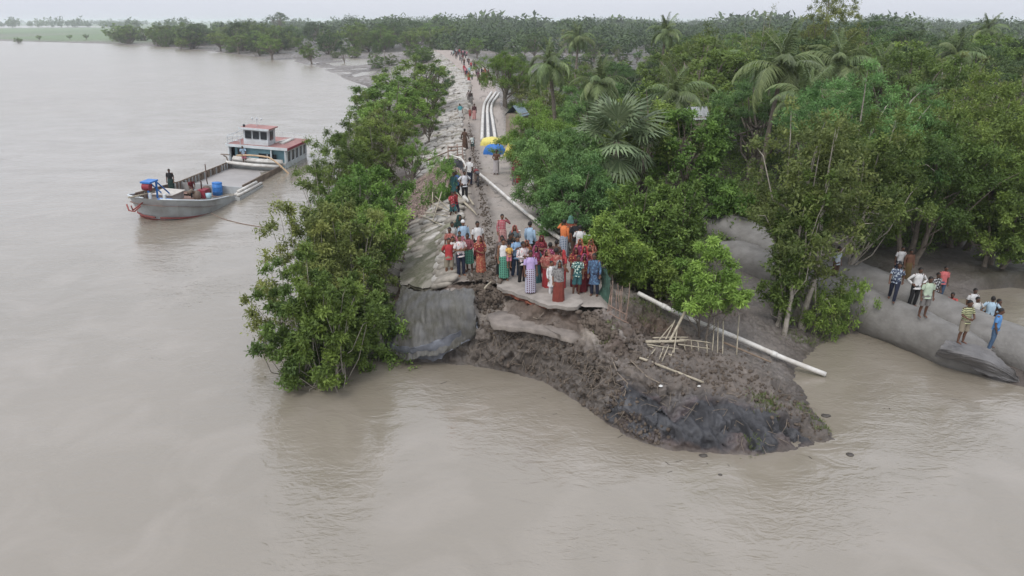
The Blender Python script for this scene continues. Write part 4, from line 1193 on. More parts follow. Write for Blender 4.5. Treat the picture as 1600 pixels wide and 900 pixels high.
# the draped ground sheet
k = NB('geotextile sheet'); t = k.n('NewGeometry')
sp_ = k.n('SeparateXYZ'); k.l(t.outputs['Position'], sp_.inputs[0])
a1 = k.n('TexNoise', Scale=1.6, Detail=5); k.l(t.outputs['Position'], a1.inputs['Vector'])
mpn = k.n('Mapping'); mpn.inputs['Scale'].default_value = (6, 2, 1.2); k.l(t.outputs['Position'], mpn.inputs[0])
a2 = k.n('TexNoise', Scale=2.4, Detail=8, Roughness=.75); k.l(mpn.outputs[0], a2.inputs['Vector'])
c_ = k.mix(k.ramp(a1.outputs[0], .40, .60), (.058, .055, .043), (.082, .081, .080)); c_ = k.mix(k.ramp(a2.outputs[0], .45, .75), c_, (.115, .11, .098)); k.l(c_, k.b.inputs['Base Color'])
k.b.inputs['Roughness'].default_value = .55; bp = k.n('Bump', Strength=.6, Distance=.04); k.l(a2.outputs[0], bp.inputs['Height']); k.l(bp.outputs[0], k.b.inputs['Normal'])
M['sheet'] = k.m
M['sheet_blue'] = pm('blue grey geotextile', (.13, .138, .158), .5, .3, 3, .5, bscale=14)
def folds(S, a, b):
    s = S.reshape(-1, 3)
    f = .05 * np.abs(fbm(np.stack([s[:, 0] * 3.4 + .8 * s[:, 2], s[:, 1] * .8, s[:, 2] * .9], 1), 3)).reshape(a.shape) * (.4 + 1.8 * a)
    return f * 1.5 + .06 * fbm(s * 1.3, 4).reshape(a.shape) + .035 * fbm(np.stack([s[:, 0] * 9, s[:, 1] * 2, s[:, 2] * 1.2], 1), 3).reshape(a.shape) + .03 * np.sin(b * 34 + a * 5) * np.clip(a - .35, 0, 1)
o = sheet('ground_sheet', [
  [(628, 446, 1.75), (660, 455, 2.1), (698, 452, 2.56), (725, 450, 2.58), (740, 452, 2.56)],
  [(616, 480, 1.35), (650, 484, 1.75), (690, 478, 2.15), (722, 476, 2.25), (742, 480, 2.2)],
  [(606, 512, .85), (645, 515, 1.2), (688, 508, 1.5), (725, 505, 1.65), (746, 506, 1.6)],
  [(601, 535, .5), (640, 538, .75), (685, 530, 1.0), (722, 524, 1.2), (747, 520, 1.25)],
  [(606, 545, .33), (634, 561, .28), (672, 556, .5), (706, 548, .65), (744, 525, 1.1)]], M['sheet'], .02, 90, 80, folds)
tag(o, 'muddy grey green geotextile sheet draped down the broken left corner of the bank', 'ground sheet')
o = sheet('ground_sheet', [
  [(603, 536, .56), (640, 544, .78), (678, 532, 1.08), (712, 522, 1.32), (748, 500, 1.7)],
  [(607, 545, .36), (640, 553, .5), (680, 545, .78), (715, 533, 1.0), (748, 516, 1.38)],
  [(624, 558, .12), (648, 561, .16), (672, 566, .14), (708, 547, .7), (746, 524, 1.15)]], M['sheet_blue'], .02, 90, 30, lambda S, a, b: .05 + folds(S, a, b) * .8)
tag(o, 'blue grey lower hem of sheeting hanging just over the water', 'ground sheet')

# geotubes
def geotube(px, rx, rzv, label, seed, z):
    pp_ = np.array([P(a, b, c) for a, b, c in px]); d = np.concatenate([[0], np.cumsum(np.linalg.norm(np.diff(pp_, axis=0), axis=1))])
    n = int(d[-1] / .22); s = np.linspace(0, d[-1], n)
    C = np.stack([np.interp(s, d, pp_[:, i]) for i in range(3)], 1)
    for _ in range(14): C[1:-1] = (C[:-2] + C[2:] + 2 * C[1:-1]) / 4
    m = 40; V = []
    for i in range(n):
        t = unit(C[min(i + 1, n - 1)] - C[max(i - 1, 0)]); sd = unit(np.cross(t, [0, 0, 1.0]))
        th = np.arange(m) * 2 * math.pi / m
        e = min(1, (min(i, n - 1 - i) * .22 + .05) / 1.3) ** .5
        bul = 1 + .07 * vnoise(np.array([[s[i] * .35 + seed, 0, 0]]))[0]
        cx = np.sign(np.cos(th)) * np.abs(np.cos(th)) ** .95 * rx * e * bul; cz = np.sign(np.sin(th)) * np.abs(np.sin(th)) ** .95 * rzv * (.4 + .6 * e) * bul
        V.append(C[i] + np.outer(cx, sd) + np.outer(cz, [0, 0, 1.0]))
    V = np.concatenate(V); V += .07 * fbm(V * 1.1 + seed, 4)[:, None] * np.array([.3, .3, 1]) + .05 * (1 - np.abs(fbm(V * np.array([1.8, 3.2, 3.0]) + 4, 4, .6)) * 3)[:, None] * np.array([.2, .2, 1]) + .012 * fbm(V * np.array([9, 9, 9]), 3)[:, None]
    F = [(i * m + j, i * m + (j + 1) % m, (i + 1) * m + (j + 1) % m, (i + 1) * m + j) for i in range(n - 1) for j in range(m)] + [tuple(range(m)), tuple((n - 1) * m + j for j in range(m - 1, -1, -1))]
    me_ = bpy.data.meshes.new('geotube'); me_.from_pydata(V.tolist(), [], F); me_.polygons.foreach_set('use_smooth', [True] * len(F))
    tag(link('geotube', me_, M['geo']), label, 'geotextile tube', 'grey sand filled geotextile tubes')
    return BVHTree.FromPolygons(V.tolist(), F)
TB1 = geotube([(1110, 398, 1.0), (1150, 404, .95), (1200, 422, .9), (1250, 442, .85), (1300, 464, .75), (1345, 485, .65), (1400, 506, .55), (1462, 533, .5), (1510, 555, .42), (1550, 572, .35)], 0.92, .86, 'nearer grey geotube whose wrinkled end lies in the water', 1, 0)
TB2 = geotube([(1020, 318, 1.5), (1070, 338, 1.4), (1120, 355, 1.3), (1180, 378, 1.15), (1230, 400, 1.05), (1300, 428, .95), (1370, 455, .75), (1430, 484, .55), (1490, 510, .52), (1545, 530, .5), (1600, 552, .45), (1680, 585, .4), (1800, 640, .4)], 1.02, .88, 'farther grey geotube that the right hand group stands on', 5, 0)
def tz(x, y):
    z = hz(x, y)
    for t in (TB1, TB2):
        h = t.ray_cast(Vector((x, y, 60)), Vector((0, 0, -1)))
        if h[0]: z = max(z, h[0].z)
    return z
M['geo_dark'] = pm('loose wet geotextile', (.125, .12, .118), .5, .25, 1.5, .4, bscale=20)
def wr2(S, a, b):
    p_ = np.stack([a.ravel() * 7 + b.ravel() * 2.5, b.ravel() * 2.2, a.ravel() * 0], 1)
    return (.13 * np.abs(fbm(p_, 4, .55))).reshape(a.shape) - .05 + .03 * fbm(p_ * 3, 2).reshape(a.shape)
o = sheet('fabric_end', [[(1480, 530, 1.10), (1515, 535, 1.12), (1550, 548, 1.0), (1580, 575, .62), (1594, 594, .10)], [(1468, 545, .92), (1500, 552, 1.02), (1540, 565, .85), (1570, 582, .5), (1592, 596, .06)], [(1462, 555, .45), (1495, 567, .42), (1530, 579, .3), (1562, 592, .2), (1590, 598, .02)]], M['geo_dark'], .015, 90, 50, wr2)
tag(o, 'loose wrinkled dark fabric end of the nearer geotube trailing in the water', 'fabric')

# pipes
def poly_pipe(name, px, r, mat, label, cat, group=None, n=12, caps=True, sag=0):
    pts_ = [P(*q) for q in px]; o_ = pts_[0].copy()
    mb = MB(); C = []
    for a, b in zip(pts_[:-1], pts_[1:]):
        for t in np.linspace(0, 1, 6)[:-1]: C.append(a * (1 - t) + b * t)
    C.append(pts_[-1]); C = np.array(C)
    for _ in range(2): C[1:-1] = (C[:-2] + C[2:] + 2 * C[1:-1]) / 4
    mb.tube(C - o_, r, n, cap=True)
    o = mb.build(name, mat, None, True, loc=o_); tag(o, label, cat, group); return o, C
for seg_, lb_, tt_ in (([(742, 266, 2.95), (770, 289, 2.93), (800, 315, 2.9), (850, 355, 2.85), (880, 376, 2.82), (903, 393, 2.78)], 'long white discharge pipe slanting across the road to the crowd', (.15, .42, .7)),
                     ([(997, 458, 1.98), (1030, 475, 1.72), (1070, 495, 1.47), (1110, 511, 1.22), (1150, 527, .95), (1225, 560, .5), (1290, 585, .10)], 'white discharge pipe running down the mud into the water', (.2, .5, .78))):
    pl, C = poly_pipe('pipeline', seg_, .088, M['white_pipe'], lb_, 'pipe')
    for tpos in tt_:
        i = int(tpos * len(C)); cm = MB(); d_ = unit(C[i + 1] - C[i]); cm.tube([C[i] - C[0] - d_ * .1, C[i] - C[0] + d_ * .1], .105, 12); cm.build('coupling', M['white_pipe'], pl, True)
poly_pipe('supply_pipe', [(703, 242, 3.6), (722, 248, 3.6), (731, 266, 3.2), (737, 282, 2.75)], .06, M['white_pipe'], 'thin bent white pipe rising beside the bamboo rack', 'pipe')
poly_pipe('hose', [(715, 283, 2.95), (718, 296, 2.85), (724, 306, 2.78), (730, 315, 2.72)], .12, M['white_pipe'], 'short fat white hose end at the feet of the white shirted man', 'hose')
for i, (px, lb) in enumerate([([(753, 218), (754, 190), (755, 172), (757, 161), (768, 144)], 'leftmost of the three white pipes lying along the road'), ([(763, 218), (762, 190), (761, 172), (763, 161), (775, 144)], 'middle of the three white pipes lying along the road'), ([(774, 218), (770, 190), (767, 172), (769, 161), (780, 146)], 'rightmost of the three white pipes lying along the road')]):
    poly_pipe('road_pipe', [(a, b, RZ + .16) for a, b in px], .15, M['white_pipe'], lb, 'pipe', 'three white pipes on the road')
M['darktarp'] = pm('dark sheet', (.07, .07, .075), .7, .3, 2, .3)
o = sheet('pipe_mat', [[(757, 215, RZ + .07), (765, 215, RZ + .07), (778, 215, RZ + .07)], [(757, 175, RZ + .07), (763, 175, RZ + .07), (770, 175, RZ + .07)]], M['darktarp'], .01, 12, 30, ejit=.02); tag(o, 'dark mat under the three white pipes', 'mat')

# tarps
def cloth_m(name, c, rough=.5): return pm(name, c, rough, .12, 3, .3, bscale=8)
def tarp(px, W, D, H, mat, label, seed, name='tarpaulin', yaw=0):
    q = P(*px); g = hz(q[0], q[1]); nu, nv = 40, 16; V = []
    for i in range(nv + 1):
        for j in range(nu):
            th = 2 * math.pi * j / nu; ph = math.pi / 2 * i / nv
            r = math.sin(ph) ** .7 * (1 + .12 * math.sin(th * 5 + seed) * (i / nv) ** 2 + .05 * math.sin(th * 11 + 2 * seed))
            z = math.cos(ph) ** .75 * H
            V.append((W / 2 * r * math.cos(th), D / 2 * r * math.sin(th), z))
    V = np.array(V); V += .06 * fbm(V * 2.4 + seed, 3)[:, None] * np.array([1, 1, 1.0]); V[:, 2] = np.maximum(V[:, 2], .0)
    F = [(i * nu + j, (i + 1) * nu + j, (i + 1) * nu + (j + 1) % nu, i * nu + (j + 1) % nu) for i in range(nv) for j in range(nu)]
    me_ = bpy.data.meshes.new(name); me_.from_pydata(V.tolist(), [], F); me_.polygons.foreach_set('use_smooth', [True] * len(F))
    tag(link(name, me_, mat, None, (q[0], q[1], g - .02), (0, 0, yaw)), label, 'tarpaulin'); return q, g
M['yellow'] = cloth_m('yellow tarpaulin', (.60, .52, .14)); M['blue'] = cloth_m('blue tarpaulin', (.03, .14, .42)); M['white'] = cloth_m('white cloth', (.72, .71, .69), .8); M['black'] = cloth_m('black sheet', (.035, .036, .04))
tarp((769, 226, RZ), 1.9, 1.5, .62, M['yellow'], 'pale yellow tarp heap behind the blue tarp on the road', 2)
tarp((773, 240, RZ), 1.6, 1.2, .72, M['blue'], 'round blue tarpaulin heap at the end of the road pipes', 3)
q = P(799, 252, RZ); gq = hz(q[0], q[1])
mb = MB()
nu, nv = 30, 20; V = []
for i in range(nv + 1):
    t = i / nv
    for j in range(nu):
        th = 2 * math.pi * j / nu; r = (.10 + .42 * t) * (1 + .18 * math.sin(th * 6 + t * 3))
        V.append((r * math.cos(th), r * .6 * math.sin(th), 1.5 - 1.15 * t))
mb.add(V, [(i * nu + j, (i + 1) * nu + j, (i + 1) * nu + (j + 1) % nu, i * nu + (j + 1) % nu) for i in range(nv) for j in range(nu)])
mb.tube([(0, 0, 0), (0, 0, 1.5)], .02, 6)
tag(mb.build('yellow_sheet', M['yellow'], None, True, loc=(q[0], q[1], gq)), 'yellow sheet hung upright beside the woman in red on the right road edge', 'sheet')
q = P(829, 296, RZ)
mb = MB(); mb.tube([(0, 0, .0), (.02, 0, .5), (.0, .02, 1.15)], np.array([[.06, .22], [.09, .2], [.04, .12]]), 14, xax=(0, 1, 0))
tag(mb.build('white_cloth', M['white'], None, True, loc=(q[0], q[1], hz(q[0], q[1]))), 'white cloth hanging from a stake at the right road edge', 'cloth')
o = sheet('black_sheet', [[(699, 250, 3.5), (712, 249, 3.6), (724, 250, 3.45)], [(699, 258, 3.2), (712, 256, 3.35), (724, 259, 3.2)], [(700, 272, 2.75), (712, 270, 2.8), (724, 272, 2.75)]], M['black'], .02, 30, 24, lambda S, a, b: .07 * fbm(S.reshape(-1, 3) * 3, 3).reshape(a.shape)); tag(o, 'black plastic sheet slung beneath the bamboo rack', 'sheet')
# low straw roofed lean-to and blue grey tin roofs among the trees on the right
M['tin'] = pm('blue grey tin', (.16, .21, .24), .5, .25, 3, .15); M['tin_pale'] = pm('pale tin', (.27, .28, .28), .5, .2, 3, .15); M['mudwall'] = pm('mud wall', (.24, .2, .16), .9, .2, 3, .4)
def hut(u, v, Y, W, D, mat, label, yaw=.3):
    q = PY(u, v, Y); g = gz(q[0], q[1]); H = max(1.6, q[2] - g)
    root = empty('hut', (q[0], q[1], g), yaw, label, 'hut')
    MB().box((0, 0, (H - .6) / 2), (W * .9, D * .85, H - .6)).build('wall', M['mudwall'], root)
    for s in (-1, 1):
        mb = MB(); n = 22
        for i in range(n):
            x0, x1 = -W / 2 + W * i / n, -W / 2 + W * (i + 1) / n; zz = .03 * (i % 2)
            mb.add([(x0, s * .03, H + zz), (x1, s * .03, H + .03 - zz), (x1, s * D / 2, H - .8 + .03 - zz), (x0, s * D / 2, H - .8 + zz)], [(0, 1, 2, 3)])
        mb.build('roof', mat, root)
    MB().box((0, -D * .43, .85), (.8, .04, 1.6)).build('door', M['wood'], root)
hut(808, 164, 56, 1.6, 1.5, M['tin'], 'small blue tin roofed hut at the right road edge', 1.1)
hut(1088, 167, 50, 1.6, 1.6, M['tin_pale'], 'hut with a pale tin roof half hidden behind the fan palm', .2)
hut(1062, 292, 32, 1.6, 1.4, M['tin_pale'], 'low pale roofed shed beside the geotube', .5) if False else None

# thatch panels on the bag slope
def thatch(c1, c2, wid, n, label, seed, lift=.35):
    a, b = P(*c1), P(*c2); rr = random.Random(seed); L = np.linalg.norm(b - a); d = (b - a) / L
    up = np.array([0, 0, 1.0]); sd = unit(np.cross(d, up))
    root = empty('thatch_panel', tuple(a), 0, label, 'thatch')
    mb = MB()
    for i in range(n):
        s = rr.uniform(-.05, .9); w_ = rr.uniform(-.5, .5) * wid; l = rr.uniform(.5, 1.2)
        h = lift * (1 - (2 * w_ / wid) ** 2) * .5 + rr.uniform(0, .08)
        p0 = d * L * s + sd * w_ + up * h; dr = unit(d + sd * rr.uniform(-.28, .28) + sd * w_ / wid * .9 + up * rr.uniform(-.12, .12))
        p1 = p0 + dr * l - up * .06 * l; q_ = np.cross(dr, up) * rr.uniform(.018, .036)
        mb.add([p0 - q_, p0 + q_, p1 + q_ * .4, p1 - q_ * .4], [(0, 1, 2, 3)])
    o = mb.build('straw', M['straw'], root); o['kind'] = 'stuff'
    pm_ = MB()
    pm_.tube([d * L * 0, d * L * .5 + up * lift * .45, d * L * 1.0], .035, 6); pm_.build('ridge_pole', M['bamboo_dark'], root, True)
thatch((705, 268, 2.95), (634, 330, 2.0), 1.5, 620, 'long pinkish brown dry palm thatch panel lying across the bag slope', 1)
thatch((668, 300, 2.4), (640, 345, 1.8), 1.3, 380, 'lower end of thatch spread beside the mossy slope', 2)
thatch((700, 258, 3.1), (625, 308, 1.9), .7, 220, 'dark reddish strip of thatch behind the long panel', 3)

# bamboo
def poles(name, label, segs, r, mat, cat='bamboo frame', part='pole', grp=None):
    a = P(*segs[0][0]); root = empty(name, tuple(a), 0, label, cat, grp)
    rr = random.Random(len(segs))
    for s in segs:
        p, q = P(*s[0]) - a, P(*s[1]) - a; rad = s[2] if len(s) > 2 else r
        m = (p + q) / 2 + np.array([rr.uniform(-.04, .04), rr.uniform(-.03, .03), rr.uniform(-.03, .03)])
        mb = MB(); pts_ = []
        for i in range(9):
            t = i / 8; pts_.append(p * (1 - t) ** 2 + m * 2 * t * (1 - t) + q * t * t)
        mb.tube(pts_, [rad * (1.12 if i % 2 else .95) * (1.05 - .2 * i / 8) for i in range(9)], 7)
        mb.build(part, mat, root, True)
    return root
poles('bamboo_rack', 'brown bamboo rack with rails on the left road edge', [((701, 272, 2.6), (700, 228, 4.0)), ((716, 262, 2.6), (714, 225, 4.0)), ((724, 266, 2.6), (722, 228, 3.9)), ((700, 236, 3.7), (716, 234, 3.8)), ((700, 244, 3.4), (722, 241, 3.5)), ((700, 230, 3.9), (722, 229, 3.9)), ((664, 252, 2.4), (702, 236, 3.6)), ((700, 252, 3.1), (715, 250, 3.2))], .045, M['bamboo_dark'])
poles('bamboo_scaffold', 'loose bamboo poles crossing over the sand bags by the thatch', [((687, 282, 2.75), (742, 332, 2.72), .05), ((730, 305, 2.75), (740, 320, 2.7), .05), ((678, 305, 2.55), (722, 345, 2.75)), ((676, 318, 2.5), (700, 330, 2.8)), ((664, 335, 2.2), (665, 352, 2.0)), ((690, 300, 3.0), (676, 345, 2.3)), ((662, 332, 2.2), (700, 338, 2.65)), ((712, 300, 2.8), (745, 336, 2.7)), ((655, 336, 2.1), (690, 352, 2.5)), ((676, 300, 3.0), (677, 325, 2.3))], .03, M['bamboo'])
st = []
rr = random.Random(11)
for i in range(12):
    u = 948 + i * 2.8 + rr.uniform(-1, 1); st.append(((u, 500 + i * .8 + rr.uniform(-6, 6), 2.35 - .02 * i), (u + rr.uniform(-6, 9), 452 + rr.uniform(-14, 8), 3.0 + rr.uniform(-.1, .2)), rr.uniform(.010, .018)))
st += [((950, 476, 2.75), (980, 492, 2.7), .02), ((952, 490, 2.55), (982, 505, 2.5), .02)]
poles('bamboo_fence', 'row of leaning bamboo stakes along the right edge of the broken road', st, .022, M['bamboo_dark'], 'fence', 'stake')
poles('bamboo_lattice', 'collapsed bamboo lattice fallen on the mud under the feathery sapling', [
 ((1009, 534, 1.75), (1072, 532, 1.55), .055), ((1011, 538, 1.7), (1060, 545, 1.5)), ((1070, 488, 2.1), (1045, 535, 1.6), .05), ((1058, 515, 1.8), (1050, 580, 1.25)), ((1045, 540, 1.6), (1032, 570, 1.4)), ((1037, 541, 1.6), (1027, 567, 1.45)), ((1024, 545, 1.6), (1011, 560, 1.5)),
 ((1053, 545, 1.5), (1043, 575, 1.3)), ((1040, 530, 1.7), (1055, 500, 1.95)), ((1030, 531, 1.7), (1052, 505, 1.9)), ((1060, 538, 1.55), (1110, 545, 1.2)), ((1062, 530, 1.6), (1112, 536, 1.3)), ((1020, 528, 1.75), (1075, 527, 1.6)), ((1012, 540, 1.65), (1068, 562, 1.3)),
 ((1070, 532, 1.5), (1071, 548, 1.2)), ((1080, 532, 1.5), (1081, 549, 1.1)), ((1090, 533, 1.4), (1091, 551, 1.05)), ((1104, 533, 1.35), (1105, 552, 1.0)), ((1122, 500, 1.7), (1121, 552, .9)), ((1130, 498, 1.7), (1129, 553, .9)), ((1155, 492, 1.9), (1151, 555, .75)), ((1116, 495, 1.7), (1113, 548, 1.0))], .022, M['bamboo'])
poles('bamboo_pole', 'single long bamboo pole lying on the brown mud below the lattice', [((999, 559, 1.72), (1100, 598, 1.32), .04)], .04, M['bamboo'], 'bamboo pole')
poles('plank', 'dark plank lying in the mud beyond the feathery sapling', [((1130, 535, .9), (1205, 566, .50), .035)], .04, M['wood'], 'plank')
poles('white_pole', 'thin bare white pole standing at the river edge of the left bank', [((602, 104, 1.4), (600, 79, 5.6), .09)], .05, M['white_pipe'], 'pole')
poles('stick', 'pale stick lying in the clods at the broken road end', [((757, 451, 2.72), (768, 440, 2.75), .03)], .03, M['bamboo'], 'stick')
o = sheet('green_net', [[(938, 418, 3.5), (948, 425, 3.5), (955, 438, 3.4)], [(938, 442, 2.9), (947, 450, 2.95), (955, 460, 2.9)], [(937, 470, 2.4), (948, 478, 2.4), (957, 486, 2.4)]], pm('green mesh net', (.05, .10, .075), .7, .3, 8, .3), .012, 24, 24, lambda S, a, b: .06 * fbm(S.reshape(-1, 3) * 4, 3).reshape(a.shape)); tag(o, 'dark green net screen at the right road edge behind the navy dressed man', 'net')

# clods, roots, debris that nobody could count
rng = np.random.default_rng(4)
def clods(name, label, C, S, mat):
    base = MB(); base.ball((0, 0, 0), 1, 6, 4); bv, bf = base.v[0], np.array([f for f in base.f])
    n = len(C); J = rng.normal(size=(n, len(bv), 3)) * .16
    V = (bv[None] + J) * (S[:, None, None] * rng.uniform(.6, 1.3, (n, 1, 3))) + C[:, None]
    F = (bf[None] + (np.arange(n) * len(bv))[:, None, None]).reshape(-1, 4)
    tag(link(name, quads_mesh(name, V.reshape(-1, 3), F), mat), label, None, None, 'stuff')
cp = []
def scat(poly, n, smin, smax, h=.0):
    for _ in range(n):
        i = rng.integers(0, len(poly) - 1); t = rng.random(); a, b = poly[i], poly[i + 1]
        u = a[0] * (1 - t) + b[0] * t + rng.normal() * a[2]; v = a[1] * (1 - t) + b[1] * t + rng.normal() * a[3]
        q = P(u, v, RZ); z = hz(q[0], q[1])
        if z < 2.2: q = pix(u, v); z = q[2]
        cp.append((q[0], q[1], z + .02, rng.uniform(smin, smax) ** 1.0))
scat([(745, 425, 8, 8), (760, 450, 10, 8), (765, 480, 12, 10)], 520, .02, .10)
scat([(733, 200, 2, 8), (742, 250, 3, 10), (755, 320, 4, 10), (766, 390, 5, 12), (775, 440, 6, 8)], 600, .015, .06)
scat([(915, 490, 8, 5), (935, 505, 8, 5), (950, 525, 12, 8)], 260, .03, .12)
scat([(800, 245, 2, 8), (850, 340, 4, 8), (890, 395, 4, 8)], 220, .02, .06)
for poly, n in (([(760, 520), (850, 530), (920, 570), (980, 640)], 500), ([(780, 570), (880, 605), (960, 660), (1040, 700)], 420), ([(960, 545), (1060, 580), (1180, 605), (1280, 670)], 520), ([(1000, 600), (1120, 610)], 20), ([(1000, 510), (1080, 555), (1180, 580)], 260)):
    for _ in range(int(n * .7)):
        i = rng.integers(0, len(poly) - 1); t = rng.random()
        u = poly[i][0] * (1 - t) + poly[i + 1][0] * t + rng.normal() * 12; v = poly[i][1] * (1 - t) + poly[i + 1][1] * t + rng.normal() * 11
        q = pix(u, v)
        if q[2] > .05: cp.append((q[0], q[1], q[2], rng.uniform(.015, .075)))
cp = np.array(cp); M['clod'] = pm('mud clods', (.098, .078, .062), .95, .3, 3, .5)
clods('mud_clods', 'loose mud clods along the broken bank and road', cp[:, :3], cp[:, 3], M['clod'])
mb = MB(); rr = random.Random(8)
for _ in range(330):
    t = rr.random(); zone = rr.random()
    if zone < .6: u, v = rr.uniform(750, 980), 0; v = np.interp(u, [750, 850, 920, 980], [505, 520, 545, 600]) + rr.uniform(-8, 55)
    else: u = rr.uniform(940, 1290); v = np.interp(u, [940, 1040, 1290], [540, 590, 670]) + rr.uniform(-40, 60)
    q = pix(u, v)
    if q[2] < .1: continue
    l = rr.uniform(.15, .7); dx = np.array([rr.uniform(-1, 1), rr.uniform(-.6, .1), rr.uniform(-1.1, .3)]); dx = dx / np.linalg.norm(dx) * l
    n_ = np.array(gn(q[0], q[1])); mid = q + dx * .5 + n_ * rr.uniform(.02, .12) + np.array([rr.uniform(-.1, .1), 0, rr.uniform(-.05, .05)])
    mb.tube([q, mid, q + dx + n_ * .03], [.010, .008, .003], 4, cap=False)
for s in [[(955, 560), (965, 585), (980, 600), (975, 620)], [(950, 575), (960, 600), (985, 612)], [(770, 512), (820, 508), (870, 520), (900, 530)], [(815, 490), (840, 500), (850, 490)], [(985, 565), (1010, 590), (1030, 600)]]:
    mb.tube([pix(*q) + np.array([0, -.05, .06]) for q in s], .018, 5, cap=False)
tag(mb.build('exposed_roots', M['root'], None, True), 'thin roots and fibres hanging out of the broken bank', None, None, 'stuff')
M['wetdark'] = pm('waterlogged debris', (.06, .052, .045), .5, .3, 5, .5)
for u, v, s, lb in [(1098, 712, .13, 'dark clump of debris afloat just off the tip of the slumped bank'), (1328, 711, .12, 'dark lump breaking the water to the right of the slumped bank'), (1125, 742, .06, 'small drifting scrap below the slumped bank'), (1290, 650, .16, 'soggy brush lump at the right shore of the slumped bank')]:
    q = P(u, v, 0); mb = MB(); mb.ball((0, 0, 0), (s, s * .7, s * .3), 14, 8); V = mb.v[0]; V *= (1 + .4 * fbm(V * 9 + u, 3))[:, None]
    tag(mb.build('debris', M['wetdark'], None, True, loc=(q[0], q[1], .01)), lb, 'debris')
for u, v, c, lb in [(812, 362, (.6, .6, .56), 'crumpled white wrapper on the clods in the road centre'), (1092, 605, (.55, .55, .52), 'scrap of white plastic on the slumped bank top'), (1032, 605, (.5, .5, .48), 'small white scrap at the crest of the dark clay'), (800, 508, (.5, .22, .17), 'pinkish brick fragment on the muddy ledge'), (770, 500, (.3, .27, .24), 'torn sack hooked on the left end of the ledge')]:
    q = pix(u, v); 
    if v < 400: q = P(u, v, RZ); q[2] = hz(q[0], q[1])
    mb = MB(); mb.ball((0, 0, 0), (.06, .05, .03), 9, 6); V = mb.v[0]; V *= (1 + .6 * fbm(V * 22 + u, 2))[:, None]
    tag(mb.build('litter', pm('litter', c, .7, .2, 5, .3), None, False, loc=(q[0], q[1], q[2] + .04)), lb, 'litter')

# small drifting twigs and scum near the fresh collapse
mb = MB(); rr = random.Random(14)
for _ in range(14):
    u = rr.uniform(620, 1500); v0 = np.interp(u, [620, 850, 1040, 1240, 1320, 1500], [575, 610, 715, 715, 640, 600]); q = P(u, v0 + abs(rr.gauss(0, 14)) + 5, 0)
    a = rr.uniform(0, 3.14); l = rr.uniform(.02, .13); d_ = np.array([math.cos(a), math.sin(a), 0]) * l
    mb.tube([q - d_ + np.array([0, 0, .004]), q + d_ + np.array([0, 0, .006])], rr.uniform(.006, .018), 4)
tag(mb.build('floating_twigs', M['wetdark'], None), 'tiny twigs and scum drifting off the collapsed bank', None, None, 'stuff')
# ------------------------------------------------------------------ people
SKM = [pm('brown skin', (.17, .085, .05), .55, .12, 6, 0), pm('dark brown skin', (.10, .05, .032), .55, .12, 6, 0), pm('light brown skin', (.24, .13, .08), .55, .12, 6, 0)]
HAIR = pm('black hair', (.012, .010, .009), .6, .3, 20, .3, bscale=60); EYE = pm('dark eyes', (.015, .012, .01), .3, .1, 5, 0)
_cl = {}
def cloth(c, pat='plain', c2=None):
    key = (c, pat, c2); g_ = sum(c) / 3; c = tuple((x * .82 + g_ * .18) * .92 for x in c)
    if key in _cl: return _cl[key]
    k = NB('cloth'); t = k.n('TexCoord'); n1 = k.n('TexNoise', Scale=6, Detail=4); k.l(t.outputs['Object'], n1.inputs['Vector'])
    base = k.mix(k.ramp(n1.outputs[0], .3, .7), tuple(x * .82 for x in c), tuple(min(1, x * 1.12) for x in c))
    if pat != 'plain':
        c2 = c2 or (.6, .58, .55)
        if pat in ('plaid', 'stripes'):
            wv = k.n('TexWave', Scale=5.2 if pat == 'stripes' else 4.5, _bands_direction='Z'); k.l(t.outputs['Object'], wv.inputs['Vector'])
            f = k.ramp(wv.outputs['Fac'], .62 if pat == 'plaid' else .45, .7 if pat == 'plaid' else .55)
            base = k.mix(f, base, c2)
            if pat == 'plaid':
                wx = k.n('TexWave', Scale=4.5, _bands_direction='X'); k.l(t.outputs['Object'], wx.inputs['Vector']); base = k.mix(k.ramp(wx.outputs['Fac'], .62, .7), base, c2)
        elif pat == 'print':
            vo = k.n('TexVoronoi', Scale=13); k.l(t.outputs['Object'], vo.inputs['Vector']); mm = k.n('MapRange'); mm.inputs[1].default_value = .32; mm.inputs[2].default_value = .22; k.l(vo.outputs['Distance'], mm.inputs[0]); base = k.mix(mm.outputs[0], base, c2)
        elif pat == 'floral':
            vo = k.n('TexNoise', Scale=16, Detail=2); k.l(t.outputs['Object'], vo.inputs['Vector']); base = k.mix(k.ramp(vo.outputs[0], .52, .56), base, c2)
    k.l(base, k.b.inputs['Base Color']); k.b.inputs['Roughness'].default_value = .88; k.b.inputs['Specular IOR Level'].default_value = .2
    n2 = k.n('TexNoise', Scale=9, Detail=3); mp_ = k.n('Mapping'); mp_.inputs['Scale'].default_value = (1.6, 1.6, .5); k.l(t.outputs['Object'], mp_.inputs[0]); k.l(mp_.outputs[0], n2.inputs['Vector'])
    bp = k.n('Bump', Strength=.6, Distance=.04); k.l(n2.outputs[0], bp.inputs['Height']); k.l(bp.outputs[0], k.b.inputs['Normal'])
    _cl[key] = k.m; return k.m
